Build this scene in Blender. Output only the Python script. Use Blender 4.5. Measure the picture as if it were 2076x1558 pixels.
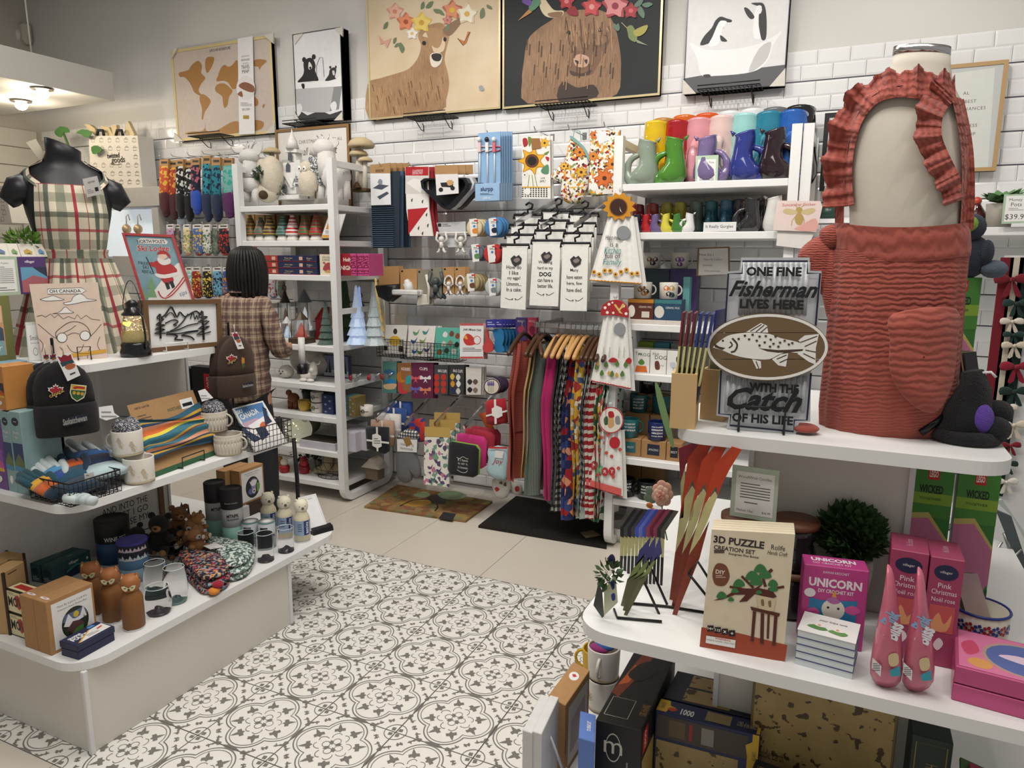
import bpy,random
from math import *
en,rg,dc=enumerate,range,dict
from mathutils import Vector as V,Matrix as MX
random.seed(7)
MT=MX.Translation
for _o in list(bpy.data.objects):bpy.data.objects.remove(_o)
S=bpy.context.scene
COL=S.collection
PI=pi
YAW,PITCH,ROLL=radians(24.918),radians(10.2096),radians(.2337)
CP=V((2.1879,-3.0352,1.6147));FPX=1451.5
_f=V((-sin(YAW)*cos(PITCH),cos(YAW)*cos(PITCH),-sin(PITCH)))
_r=V((cos(YAW),sin(YAW),0));_u=_r.cross(_f)
CR=cos(ROLL)*_r+sin(ROLL)*_u;CU=-sin(ROLL)*_r+cos(ROLL)*_u;CF=_f
cd=bpy.data.cameras.new('camera');cd.lens=FPX/2076*36;cd.sensor_width=36;cd.clip_start=.05
cam=bpy.data.objects.new('camera',cd);COL.objects.link(cam)
_m=MX.Identity(4)
for _i in rg(3):_m[_i][0],_m[_i][1],_m[_i][2],_m[_i][3]=CR[_i],CU[_i],-CF[_i],CP[_i]
cam.matrix_world=_m
S.camera=cam
S.cycles.max_bounces=5;S.cycles.diffuse_bounces=2;S.cycles.glossy_bounces=2;S.cycles.transmission_bounces=5;S.cycles.transparent_max_bounces=5
S.view_settings.view_transform='Standard';S.view_settings.look='None'
S.view_settings.exposure=0.5;S.view_settings.gamma=1.0;S.view_settings.use_curve_mapping=False
w=bpy.data.worlds.new('mall_light');S.world=w;w.use_nodes=True
w.node_tree.nodes['Background'].inputs[0].default_value=(1.0,.97,.93,1)
w.node_tree.nodes['Background'].inputs[1].default_value=.22
def area(name,loc,size,power,col=(1,.965,.92),rot=(0,0,0)):
 l=bpy.data.lights.new(name,'AREA');l.shape='RECTANGLE';l.size,l.size_y=size;l.energy=power;l.color=col
 o=bpy.data.objects.new(name,l);o.location=loc;o.rotation_euler=rot;COL.objects.link(o);return o
def spot(name,loc,to,power,ang=70,col=(1,.945,.88),rad=.045,blend=.6):
 l=bpy.data.lights.new(name,'SPOT');l.energy=power;l.color=col;l.spot_size=radians(ang);l.spot_blend=blend;l.shadow_soft_size=rad
 o=bpy.data.objects.new(name,l);o.location=loc
 o.rotation_euler=(V(to)-V(loc)).to_track_quat('-Z','Y').to_euler();COL.objects.link(o);return o
area('ceiling_panel_light',(1.6,-2.2,3.75),(2.4,1.2),32)
area('ceiling_panel_light',(.2,-.7,3.75),(3.6,.8),38)
area('ceiling_panel_light',(-2.6,-1.0,3.75),(1.2,.8),8)
for _x,_t,_p in((-3.0,-2.9,12),(-1.6,-1.6,24),(-.4,-.2,34),(.8,.9,36),(1.9,2.0,36),(2.9,2.7,26)):
 spot('track_spot',(_x,-.75,3.55),(_t,1.15,1.75),_p,72)
for _a,_b,_p in(((1.3,-2.6,3.6),(2.2,-1.5,1.0),22),((2.9,-2.3,3.6),(2.2,-1.4,.9),16),((.7,-2.4,3.6),(-.2,-1.3,.7),22),((.9,-.2,3.6),(-.2,-.8,.6),16),((1.2,-1.2,3.6),(.9,-.8,0),18)):
 spot('track_spot',_a,_b,_p,60)
def ray(px,py):return CF+CR*((px-1038)/FPX)-CU*((py-779)/FPX)
def U(p,X=None,Y=None,Z=None):
 d=ray(*p)
 for i,v in((0,X),(1,Y),(2,Z)):
  if v is not None:return CP+d*((v-CP[i])/d[i])
def UD(p,d):return CP+ray(*p)*d
def UPL(p,o,n):
 d=ray(*p);return CP+d*((V(o)-CP).dot(n)/d.dot(n))
def zat(P,py):
 lo,hi=-1.,4.
 for _ in rg(50):
  m=(lo+hi)/2;q=V((P[0],P[1],m))-CP;y=779-FPX*q.dot(CU)/q.dot(CF)
  if y>py:lo=m
  else:hi=m
 return m
def Q(x0,y0,s):return lambda x,y:(x0+x*s,y0+y*s)
A1,A2,A3,A4=Q(0,0,.2568),Q(0,380,.2568),Q(0,720,.2182),Q(350,720,.2182)
A5,A6,A7,A8=Q(0,1000,.2311),Q(330,960,.1925),Q(300,280,.2312),Q(420,480,.3722)
B1,B2,B3,B4=Q(720,220,.2696),Q(740,600,.2952),Q(980,600,.3465),Q(1180,180,.2505)
B5,B6,B7,B8=Q(1180,480,.3851),Q(1380,480,.2824),Q(1600,60,.3210),Q(1600,540,.2953)
C1,C2,C3,C4=Q(1180,880,.2696),Q(1600,880,.3595),Q(1020,1240,.2601),Q(1540,1320,.2582)
C5,C6,C7=Q(340,0,.2054),Q(720,0,.3179),Q(1340,0,.3545)
_mats={}
def lin(h):
 h=h.lstrip('#');o=[]
 for i in(0,2,4):
  c=int(h[i:i+2],16)/255;o.append(c/12.92 if c<=.04045 else((c+.055)/1.055)**2.4)
 return(*o,1)
class NT:
 def __init__(s,name):
  s.m=bpy.data.materials.new(name);s.m.use_nodes=True;s.t=s.m.node_tree;s.n=s.t.nodes;s.b=s.n['Principled BSDF']
 def new(s,typ,**k):
  n=s.n.new('ShaderNode'+typ)
  for a,v in k.items():setattr(n,a,v)
  return n
 def link(s,a,b):s.t.links.new(a,b)
 def val(s,x,sock):
  if hasattr(x,'links'):s.link(x,sock)
  else:sock.default_value=x
 def math(s,op,a,b=0.,c=0.):
  n=s.new('Math',operation=op)
  for i,x in en((a,b,c)):s.val(x,n.inputs[i])
  return n.outputs[0]
 def mix(s,f,a,b,mode='MIX'):
  n=s.new('Mix',data_type='RGBA',blend_type=mode);s.val(f,n.inputs[0]);s.val(a,n.inputs[6]);s.val(b,n.inputs[7]);return n.outputs[2]
 def noise(s,scale,detail=2,vec=None,out=0):
  n=s.new('TexNoise');n.inputs['Scale'].default_value=scale;n.inputs['Detail'].default_value=detail
  s.link(vec if vec is not None else s.obj(),n.inputs['Vector']);return n.outputs[out]
 def obj(s):
  if not hasattr(s,'_o'):s._o=s.new('TexCoord').outputs['Object']
  return s._o
 def st(s):
  n=s.new('Attribute');n.attribute_name='st';return n.outputs['Vector']
 def xyz(s,v):
  n=s.new('SeparateXYZ');s.link(v,n.inputs[0]);return n.outputs
 def bump(s,h,strength=.3,dist=.01):
  n=s.new('Bump');n.inputs['Strength'].default_value=strength;n.inputs['Distance'].default_value=dist
  s.link(h,n.inputs['Height']);s.link(n.outputs[0],s.b.inputs['Normal'])
def mt(col,r=.55,metal=0,nz=.05,ns=30,bump=0,bs=300,trans=0,em=0,coat=0,sheen=0,ior=1.45,alpha=1):
 key=('m',col,r,metal,nz,ns,bump,bs,trans,em,coat,sheen,alpha)
 if key in _mats:return _mats[key]
 t=NT('surface_'+col.strip('#'));b=t.b;c=lin(col)
 if nz:
  f=t.noise(ns);d=tuple(x*(1-nz*2)for x in c[:3])+(1,);t.link(t.mix(f,d,tuple(min(1,x*(1+nz))for x in c[:3])+(1,)),b.inputs['Base Color'])
 else:b.inputs['Base Color'].default_value=c
 b.inputs['Roughness'].default_value=r;b.inputs['Metallic'].default_value=metal;b.inputs['Coat Weight'].default_value=coat
 b.inputs['Sheen Weight'].default_value=sheen;b.inputs['Transmission Weight'].default_value=trans;b.inputs['IOR'].default_value=ior
 b.inputs['Alpha'].default_value=alpha
 if em:b.inputs['Emission Color'].default_value=c;b.inputs['Emission Strength'].default_value=em
 if bump:t.bump(t.noise(bs,3),bump,.003)
 _mats[key]=t.m;return t.m
def cl(col,bump=.2,bs=400):return mt(col,.9,nz=.05,ns=60,bump=bump,bs=bs,sheen=.2)
def pp(col):return mt(col,.5,nz=.03)
def gl(col,coat=.6):return mt(col,.12,nz=.03,coat=coat)
def stripes(name,base,rows,r=.9,attr=True,bump=.4,weave=350,axes=None):
 if name in _mats:return _mats[name]
 t=NT(name);v=t.xyz(t.st()if attr else t.obj());cur=lin(base)
 for ax,per,c,hw,col,op in rows:
  fr=t.math('FRACT',t.math('DIVIDE',v[ax],per));k=t.math('COMPARE',fr,c,hw)
  cur=t.mix(t.math('MULTIPLY',k,op),cur,lin(col))
 n=t.noise(90,3);cur=t.mix(.18,cur,n,'SOFT_LIGHT');t.val(cur,t.b.inputs['Base Color'])
 t.b.inputs['Roughness'].default_value=r;t.bump(t.noise(weave,2),bump,.003)
 _mats[name]=t.m;return t.m
def wood(name,a,b,scale=6,axis=2,r=.5,dist=3):
 if name in _mats:return _mats[name]
 t=NT(name);mp=t.new('Mapping');t.link(t.obj(),mp.inputs[0]);sc=[scale*5]*3;sc[axis]=scale*.4;mp.inputs['Scale'].default_value=sc
 n=t.noise(1.5,6,mp.outputs[0]);n2=t.noise(14,2,mp.outputs[0])
 t.link(t.mix(n2,t.mix(n,lin(a),lin(b)),t.mix(n,lin(b),lin(a)),'MIX'),t.b.inputs['Base Color']);t.b.inputs['Roughness'].default_value=r
 t.bump(n2,.15,.002);_mats[name]=t.m;return t.m
def speck(name,cols,scale=40,r=.85,bump=.3,thr=None):
 if name in _mats:return _mats[name]
 t=NT(name);vo=t.new('TexVoronoi');vo.inputs['Scale'].default_value=scale;t.link(t.obj(),vo.inputs['Vector'])
 cr=t.new('ValToRGB');cr.color_ramp.interpolation='CONSTANT';e=cr.color_ramp.elements
 while len(e)<len(cols):e.new(.5)
 th=thr or[i/len(cols)for i in rg(len(cols))]
 for i,c in en(cols):e[i].position=th[i];e[i].color=lin(c)
 sp=t.new('SeparateColor');t.link(vo.outputs['Color'],sp.inputs[0]);t.link(sp.outputs[0],cr.inputs[0])
 t.link(cr.outputs[0],t.b.inputs['Base Color']);t.b.inputs['Roughness'].default_value=r
 if bump:t.bump(t.noise(300,2),bump,.003)
 _mats[name]=t.m;return t.m
def fur(name,a,b,scale=60,r=1.):
 if name in _mats:return _mats[name]
 t=NT(name);n=t.noise(scale,6);t.link(t.mix(n,lin(a),lin(b)),t.b.inputs['Base Color']);t.b.inputs['Roughness'].default_value=r;t.b.inputs['Sheen Weight'].default_value=.12
 t.bump(t.noise(scale*4,5),.8,.006);_mats[name]=t.m;return t.m
WHITE=mt('EDEDEB',.42,nz=.015,ns=4);CHROME=mt('D8D8DA',.18,1,nz=0);BLKW=mt('141416',.4,nz=0);STEEL=mt('A9A9AA',.3,1,nz=0)
GLASS=mt('F4FAFA',.02,trans=1,nz=0);CLEAR=mt('FFFFFF',.08,nz=0,trans=.9,alpha=.35);KRAFT=mt('B08A5E',.8,nz=.08,ns=90)
def rotz(a):return MX.Rotation(a,4,'Z')
def TR(x,y,z,rz=0,rx=0,ry=0):return MT((x,y,z))@rotz(rz)@MX.Rotation(ry,4,'Y')@MX.Rotation(rx,4,'X')
_txt={}
def text_geo(s,bold,shear,space):
 k=(s,bold,shear,space)
 if k not in _txt:
  cu=bpy.data.curves.new('t','FONT');cu.body=s;cu.size=1;cu.offset=bold;cu.shear=shear;cu.space_character=space;cu.resolution_u=2
  cu.align_x='CENTER';cu.align_y='CENTER';cu.space_line=.95;cu.fill_mode='FRONT'
  o=bpy.data.objects.new('t',cu);me=o.to_mesh()
  vs=[v.co.copy()for v in me.vertices];fs=[tuple(p.vertices)for p in me.polygons];o.to_mesh_clear();bpy.data.objects.remove(o);bpy.data.curves.remove(cu)
  xs=[v.x for v in vs]or[0];ys=[v.y for v in vs]or[0]
  cx,cy=(min(xs)+max(xs))/2,(min(ys)+max(ys))/2
  _txt[k]=([(v.x-cx,v.y-cy)for v in vs],fs,max(xs)-min(xs),max(ys)-min(ys))
 return _txt[k]
def smooth_loop(p,n=4,closed=True):
 out=[];N=len(p)
 for i in rg(N if closed else N-1):
  a,b,c,d=(p[(i-1)%N],p[i],p[(i+1)%N],p[(i+2)%N])if closed else(p[max(i-1,0)],p[i],p[i+1],p[min(i+2,N-1)])
  for k in rg(n):
   t=k/n
   out.append(tuple(.5*((2*b[j])+(-a[j]+c[j])*t+(2*a[j]-5*b[j]+4*c[j]-d[j])*t*t+(-a[j]+3*b[j]-3*c[j]+d[j])*t**3)for j in rg(len(b))))
 if not closed:out.append(tuple(p[-1]))
 return out
class B:
 def __init__(s):s.v,s.f,s.m,s.sm,s.mats,s.st=[],[],[],[],[],{}
 def mi(s,mat):
  if mat not in s.mats:s.mats.append(mat)
  return s.mats.index(mat)
 def add(s,vs,fs,mat,smooth=False,T=None,st=None):
  o=len(s.v);i=s.mi(mat)
  for k,v in en(vs):
   q=V(v);s.v.append(T@q if T is not None else q)
   if st:s.st[o+k]=st[k]
  for f in fs:s.f.append(tuple(a+o for a in f));s.m.append(i);s.sm.append(smooth)
  return s
 def box(s,a,b,mat,T=None,bev=0):
  x0,y0,z0=a;x1,y1,z1=b
  if not bev:
   vs=[(x,y,z)for z in(z0,z1)for x,y in((x0,y0),(x1,y0),(x1,y1),(x0,y1))]
   return s.add(vs,[(3,2,1,0),(4,5,6,7),(0,1,5,4),(1,2,6,5),(2,3,7,6),(3,0,4,7)],mat,False,T)
  c=((x0+x1)/2,(y0+y1)/2,(z0+z1)/2);h=(abs(x1-x0)/2,abs(y1-y0)/2,abs(z1-z0)/2);r=min(bev,*h)
  idx={};vs=[]
  for sx in(-1,1):
   for sy in(-1,1):
    for sz in(-1,1):
     for ax in rg(3):
      q=[c[i]+(sx,sy,sz)[i]*(h[i]-(0 if i==ax else r))for i in rg(3)]
      idx[sx,sy,sz,ax]=len(vs);vs.append(q)
  fs=[]
  for ax in rg(3):
   u,v=(ax+1)%3,(ax+2)%3
   for sg in(-1,1):
    l=[]
    for a_,b_ in((-1,-1),(1,-1),(1,1),(-1,1)):
     k=[0]*3;k[ax]=sg;k[u]=a_;k[v]=b_;l.append(idx[(*k,ax)])
    fs.append(tuple(l if sg>0 else l[::-1]))
   for a_ in(-1,1):
    for b_ in(-1,1):
     k0=[0]*3;k0[u]=a_;k0[v]=b_;k1=list(k0);k0[ax]=-1;k1[ax]=1
     fs.append((idx[(*k0,u)],idx[(*k1,u)],idx[(*k1,v)],idx[(*k0,v)]))
  for sx in(-1,1):
   for sy in(-1,1):
    for sz in(-1,1):fs.append((idx[sx,sy,sz,0],idx[sx,sy,sz,1],idx[sx,sy,sz,2]))
  return s.add(vs,fs,mat,False,T)
 def tube(s,pts,r,mat,n=6,closed=False,T=None):
  pts=[V(p)for p in pts];N=len(pts);vs=[];fs=[];up=None
  for i,p in en(pts):
   a=pts[(i-1)%N]if(closed or i)else p;b=pts[(i+1)%N]if(closed or i<N-1)else p
   d=(b-a)
   d=d.normalized()if d.length>1e-9 else V((0,0,1))
   if up is None:up=V((0,0,1))if abs(d.z)<.9 else V((1,0,0))
   x=d.cross(up);x=x.normalized()if x.length>1e-6 else d.orthogonal().normalized();up=x.cross(d).normalized()
   rr=r[i]if isinstance(r,(list,tuple))else r
   for k in rg(n):vs.append(p+(x*cos(2*PI*k/n)+up*sin(2*PI*k/n))*rr)
  for i in rg(N if closed else N-1):
   j=(i+1)%N
   for k in rg(n):fs.append((i*n+k,i*n+(k+1)%n,j*n+(k+1)%n,j*n+k))
  if not closed:fs+=[tuple(rg(n))[::-1],tuple(rg((N-1)*n,N*n))]
  return s.add(vs,fs,mat,n>4,T)
 def lathe(s,prof,mat,n=20,T=None,sx=1,sy=1,smooth=True,cap=3):
  vs=[];fs=[]
  for r,z in prof:
   for k in rg(n):vs.append((r*sx*cos(2*PI*k/n),r*sy*sin(2*PI*k/n),z))
  for i in rg(len(prof)-1):
   for k in rg(n):fs.append((i*n+k,i*n+(k+1)%n,(i+1)*n+(k+1)%n,(i+1)*n+k))
  if cap&1 and prof[0][0]>1e-4:fs.append(tuple(rg(n))[::-1])
  if cap&2 and prof[-1][0]>1e-4:fs.append(tuple(rg((len(prof)-1)*n,len(prof)*n)))
  return s.add(vs,fs,mat,smooth,T)
 def cyl(s,p,r,h,mat,n=16,T=None):return s.lathe([(r,0),(r,h)],mat,n,(T or MX.Identity(4))@MT(p),smooth=False)
 def prism(s,poly,z0,z1,mat,T=None):
  n=len(poly);vs=[(x,y,z0)for x,y in poly]+[(x,y,z1)for x,y in poly]
  fs=[tuple(rg(n))[::-1],tuple(rg(n,2*n))]+[(i,(i+1)%n,n+(i+1)%n,n+i)for i in rg(n)]
  return s.add(vs,fs,mat,False,T)
 def ell(s,c,r,mat,n=14,m=9,T=None):
  if not hasattr(r,'__len__'):r=(r,)*3
  prof=[(sin(PI*i/m),-cos(PI*i/m))for i in rg(m+1)];prof[0]=(0.0001,-1);prof[-1]=(.0001,1)
  M=MT(c)@MX.Diagonal((*r,1));return s.lathe(prof,mat,n,(T or MX.Identity(4))@M)
 def grid(s,fn,nu,nv,mat,smooth=True,T=None,closed=False,st=None):
  vs=[];fs=[];ss=[]
  for j in rg(nv+1):
   for i in rg(nu+1):
    vs.append(fn(i/nu,j/nv));ss.append(st(i/nu,j/nv)if st else(i/nu,j/nv,0))
  for j in rg(nv):
   for i in rg(nu):a=j*(nu+1)+i;fs.append((a,a+1,a+nu+2,a+nu+1))
  return s.add(vs,fs,mat,smooth,T,ss)
 def loft(s,rings,mat,smooth=True,cap=True,T=None,st=None):
  n=len(rings[0]);vs=[p for r in rings for p in r];fs=[]
  for i in rg(len(rings)-1):
   for k in rg(n):fs.append((i*n+k,i*n+(k+1)%n,(i+1)*n+(k+1)%n,(i+1)*n+k))
  if cap:fs+=[tuple(rg(n))[::-1],tuple(rg((len(rings)-1)*n,len(rings)*n))]
  return s.add(vs,fs,mat,smooth,T,st)
 def text(s,t,T,h,mat,w=0,bold=.0,shear=0,space=1.,fith=True):
  vs,fs,tw,th=text_geo(t,bold,shear,space)
  if not vs:return s
  k=h/th if fith else h;kx=k
  if w:kx=min(k,w/tw)if w>0 else-w/tw
  return s.add([(x*kx,y*k,0)for x,y in vs],fs,mat,False,T)
class Fr:
 def __init__(s,o,ex,ey):
  s.o,s.X,s.Y=V(o),V(ex),V(ey);s.w,s.h=s.X.length,s.Y.length;s.ux,s.uy=s.X.normalized(),s.Y.normalized();s.n=s.ux.cross(s.uy).normalized()
  s.k=0
 def P(s,u,v,l=0):return s.o+s.X*u+s.Y*v+s.n*(l)
 def T(s,u,v,l=0,rot=0):
  p=s.P(u,v,l);c,q=cos(rot),sin(rot);x=s.ux*c+s.uy*q;y=s.uy*c-s.ux*q
  return MX(((x.x,y.x,s.n.x,p.x),(x.y,y.y,s.n.y,p.y),(x.z,y.z,s.n.z,p.z),(0,0,0,1)))
 def Hat(s,u,v):return s.h
class FP(Fr):
 def __init__(s,fr,q=None):s.__dict__.update(fr.__dict__);s.q=q or(lambda x,y:(x,y));s.k=fr.k
 def P(s,u,v,l=0):return UPL(s.q(u,v),s.o,s.n)+s.n*l
 def Hat(s,u,v):return(s.P(u,v)-s.P(u,v+1)).length
def pr(b,F,items,mat=pp,l0=.0004,dl=.00004):
 for it in items:
  F.k+=1;l=l0+dl*F.k;k,c=it[0],it[1];m=mat(c)if isinstance(c,str)else c
  if k=='r':
   x0,y0,x1,y1=it[2:6];b.add([F.P(x0,y0,l),F.P(x1,y0,l),F.P(x1,y1,l),F.P(x0,y1,l)],[(0,1,2,3)],m)
  elif k=='o':
   cx,cy,rx,ry=it[2:6];n=it[6]if len(it)>6 else 20
   b.add([F.P(cx+rx*cos(2*PI*i/n),cy+ry*sin(2*PI*i/n),l)for i in rg(n)],[tuple(rg(n))],m)
  elif k in 'pb':
   q=pts(it[2])
   if k=='b':q=smooth_loop(q,3)
   b.add([F.P(x,y,l)for x,y in q],[tuple(rg(len(q)))],m)
  elif k=='t':
   o=it[6]if len(it)>6 else{}
   hh=F.Hat(it[3],it[4]);h=it[5]*hh
   o=dc(o);rot=o.pop('rot',0);ww=o.pop('w',0)
   b.text(it[2],F.T(it[3],it[4],l,rot),h,m,w=ww*(hh if isinstance(F,FP)else F.w),**o)
  elif k=='l':
   q=pts(it[2]);wd=it[3];q3=[F.P(x,y,l)for x,y in(smooth_loop(q,4,False)if len(it)>4 else q)];vs=[];N=len(q3)
   for i in rg(N):
    d=(q3[min(i+1,N-1)]-q3[max(i-1,0)]);d=d.normalized()if d.length>1e-9 else F.ux;sd=F.n.cross(d)*wd/2;vs+=[q3[i]+sd,q3[i]-sd]
   b.add(vs,[(2*i,2*i+1,2*i+3,2*i+2)for i in rg(N-1)],m)
  elif k=='x':
   x0,y0,x1,y1,n=it[2:7];hh=(y1-y0)/n
   for i in rg(n):
    e=x1-(x1-x0)*(.0 if i<n-1 else .35)*1;yy=y0+hh*(i+.3);b.add([F.P(x0,yy,l),F.P(e,yy,l),F.P(e,yy+hh*.38,l),F.P(x0,yy+hh*.38,l)],[(0,1,2,3)],m)
 return b
def pts(q):
 if isinstance(q,str):return[tuple(float(a)for a in p.split(','))for p in q.split()]
 return q
def tag(o,label=None,cat=None,group=None,kind=None):
 for k,v in(('label',label),('category',cat),('group',group),('kind',kind)):
  if v:o[k]=v
 return o
def mesh(name,b,Mi=None):
 me=bpy.data.meshes.new(name);vs=[Mi@v for v in b.v]if Mi is not None else b.v
 me.from_pydata([tuple(v)for v in vs],[],b.f)
 for m in b.mats:me.materials.append(m)
 me.polygons.foreach_set('material_index',b.m);me.polygons.foreach_set('use_smooth',b.sm)
 if b.st:
  a=me.attributes.new('st','FLOAT_VECTOR','POINT');z=(0,0,0)
  a.data.foreach_set('vector',[c for i in rg(len(vs))for c in b.st.get(i,z)])
 me.update();return me
def ob(name,data,parent=None):
 o=bpy.data.objects.new(name,data);COL.objects.link(o)
 if parent is not None:o.parent=parent
 return o
class Th:
 def __init__(s,name,label,cat,at=(0,0,0),rz=0,group=None,kind=None,M=None):
  s.M=M if M is not None else MT(at)@rotz(rz);s.Mi=s.M.inverted()
  s.o=ob(name,None);s.o.empty_display_size=.05;s.o.matrix_world=s.M;tag(s.o,label,cat,group,kind)
 def p(s,name,b,under=None,loc=False,label=None):
  if not b.v:return None
  o=ob(name,mesh(name,b,None if loc else s.Mi),under if under is not None else s.o)
  if label:o['label']=label
  return o
 def share(s,name,me,T=None,under=None):
  o=ob(name,me,under if under is not None else s.o)
  if T is not None:o.matrix_local=T
  return o
def solo(name,label,cat,b,at=None,group=None,kind=None):
 at=V(at)if at is not None else V((sum(v.x for v in b.v)/len(b.v),sum(v.y for v in b.v)/len(b.v),min(v.z for v in b.v)))
 o=ob(name,mesh(name,b,MT(-at)));o.location=at
 return tag(o,label,cat,group,kind)
def copy_tree(o,M=None,label=None,parent=None):
 c=o.copy();COL.objects.link(c);c.parent=parent
 for ch in o.children:copy_tree(ch,parent=c)
 if M is not None:c.matrix_world=M
 if label:c['label']=label
 return c
class Bx:
 def __init__(s,a,b,d,h,flip=False):
  s.a,s.b=V(a),V(b);s.ex=s.b-s.a;s.w=s.ex.length;s.ux=s.ex.normalized();s.dn=V((0,0,1)).cross(s.ux)
  s.d,s.h=d,h;s.up=V((0,0,1))
 def T(s):
  x,y,z=s.ux,s.dn,s.up;p=s.a
  return MX(((x.x,y.x,z.x,p.x),(x.y,y.y,z.y,p.y),(x.z,y.z,z.z,p.z),(0,0,0,1)))
 def fill(s,b,mat,bev=0):return b.box((0,0,0),(s.w,s.d,s.h),mat,s.T(),bev)
 def front(s):return Fr(s.a,s.ex,s.up*s.h)
 def top(s):return Fr(s.a+s.up*s.h,s.ex,s.dn*s.d)
 def right(s):return Fr(s.b,s.dn*s.d,s.up*s.h)
 def left(s):return Fr(s.a+s.dn*s.d,-s.dn*s.d,s.up*s.h)
 def back(s):return Fr(s.b+s.dn*s.d,-s.ex,s.up*s.h)
def bxp(a,b,top,d,z):
 A,Bp=U(a,Z=z),U(b,Z=z);return Bx(A,Bp,d,zat(A,top)-z)
def product(name,label,cat,bx,col,prints=(),group=None,mat=None,bev=.0015,part='carton',pname='printed_front'):
 t=Th(name,label,cat,bx.a+bx.ux*bx.w/2+bx.dn*bx.d/2,group=group);b=B();bx.fill(b,mat or mt(col,.45),bev);t.p(part,b)
 for face,items in prints:
  q=B();F=getattr(bx,face)();pr(q,F,items);t.p('printed_'+face,q)
 return t
def rounded(x0,y0,x1,y1,r,n=6,corners=(1,1,1,1)):
 out=[]
 for i,(cx,cy,a)in en(((x0+r,y0+r,PI),(x1-r,y0+r,1.5*PI),(x1-r,y1-r,0),(x0+r,y1-r,.5*PI))):
  if not corners[i]:out.append(((x0,y0),(x1,y0),(x1,y1),(x0,y1))[i]);continue
  for k in rg(n+1):t=a+PI/2*k/n;out.append((cx+r*cos(t),cy+r*sin(t)))
 return out
# == the room
WY=1.15
WX=-4.32
TOP=2.655
def struct(name,b,label=None):
 o=ob(name,mesh(name,b));o['kind']='structure'
 if label:o['label']=label
 return o
paint=mt('DCDAD5',.85,nz=.01,ns=3)
b=B().box((WX-.2,WY+.02,-.02),(4.6,WY+.25,3.9),paint);wall_back=struct('wall_back',b,'pale painted back wall above white tiled slat panels')
b=B().box((WX-.2,-6,-.02),(WX-.02,WY+.02,3.9),mt('CBC5BA',.85,nz=.01,ns=3));wall_left=struct('wall_left',b,'pale side wall with slat panels')
b=B().box((WX,-6,3.9),(4.6,WY+.02,4.0),mt('E4E2DC',.9,nz=0));struct('ceiling',b,'plain ceiling')
TW,TH_=.1525,.0763
gloss=mt('EFEFEE',.13,nz=.008,ns=2,coat=.5)
def tile_geo(w=TW,h=TH_,t=.012,bv=.010,g=.0008):
 x,z=w/2-g,h/2-g
 vs=[(-x,0,-z),(x,0,-z),(x,0,z),(-x,0,z),(-x,-t*.72,-z),(x,-t*.72,-z),(x,-t*.72,z),(-x,-t*.72,z),(-x+bv,-t,-z+bv),(x-bv,-t,-z+bv),(x-bv,-t,z-bv),(-x+bv,-t,z-bv)]
 return vs,[(0,1,5,4),(1,2,6,5),(2,3,7,6),(3,0,4,7),(4,5,9,8),(5,6,10,9),(6,7,11,10),(7,4,8,11),(8,9,10,11)]
tv,tf=tile_geo();b=B().add(tv,tf,gloss);tile_me=mesh('wall_tile',b)
field=B();rows=int(TOP/TH_);n_ind=0
for r in rg(rows):
 zc=TOP-TH_*(r+.5)-.0005*(r//2)
 off=TW/2 if r%2 else 0
 if r%2:zc+=.0045
 nx=int((4.5-WX)/TW)
 for i in rg(nx):
  x=WX+.1+off+TW*i
  if r<7 and-3.45<x<3.05 and n_ind<300:
   o=ob('wall_tile',tile_me,wall_back);o.location=(x,WY+.012,zc);n_ind+=1
  else:field.add(tv,tf,gloss,False,MT((x,WY+.012,zc)))
o=ob('tile_field',mesh('tile_field',field),wall_back);o['kind']='stuff'
slot=mt('5E6068',.5,.4,nz=0);b=B()
for r in rg(1,rows//2+1):
 z=TOP-TH_*2*r-.0005*r;b.box((WX,WY+.006,z-.0015),(4.5,WY+.0125,z+.0035),slot);o=ob('slot_strip',mesh('slot_strip',b),wall_back);b=B()
for k in rg(17):
 b=B();z=TOP-.153*k;b.box((WX-.02,-3.5,z-.148),(WX,WY-.02,z),mt('DAD5CB',.5,nz=.01),bev=.004);ob('wall_board',mesh('wall_board',b),wall_left)
b=B().box((WX-.1,-6,-.05),(4.6,WY+.1,-.0016),mt('55504B',.8,nz=.02));floor=struct('floor',b,'tiled shop floor, patterned in front and plain beyond')
plain=mt('D9D0C3',.32,nz=.03,ns=3);b=B().box((-.2988,-.2988,-.006),(.2988,.2988,0),plain,bev=.0006);plain_me=mesh('plain_tile',b)
for i in rg(-8,7):
 for j in rg(0,2):
  o=ob('plain_tile',plain_me,floor);o.location=(.3+.6*i,.3+.6*j,0)
for i in rg(-8,7):
 for j in rg(0,5):
  o=ob('plain_tile',plain_me,floor);o.location=(.3+.6*i,-2.1-.6*j,0)
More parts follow.
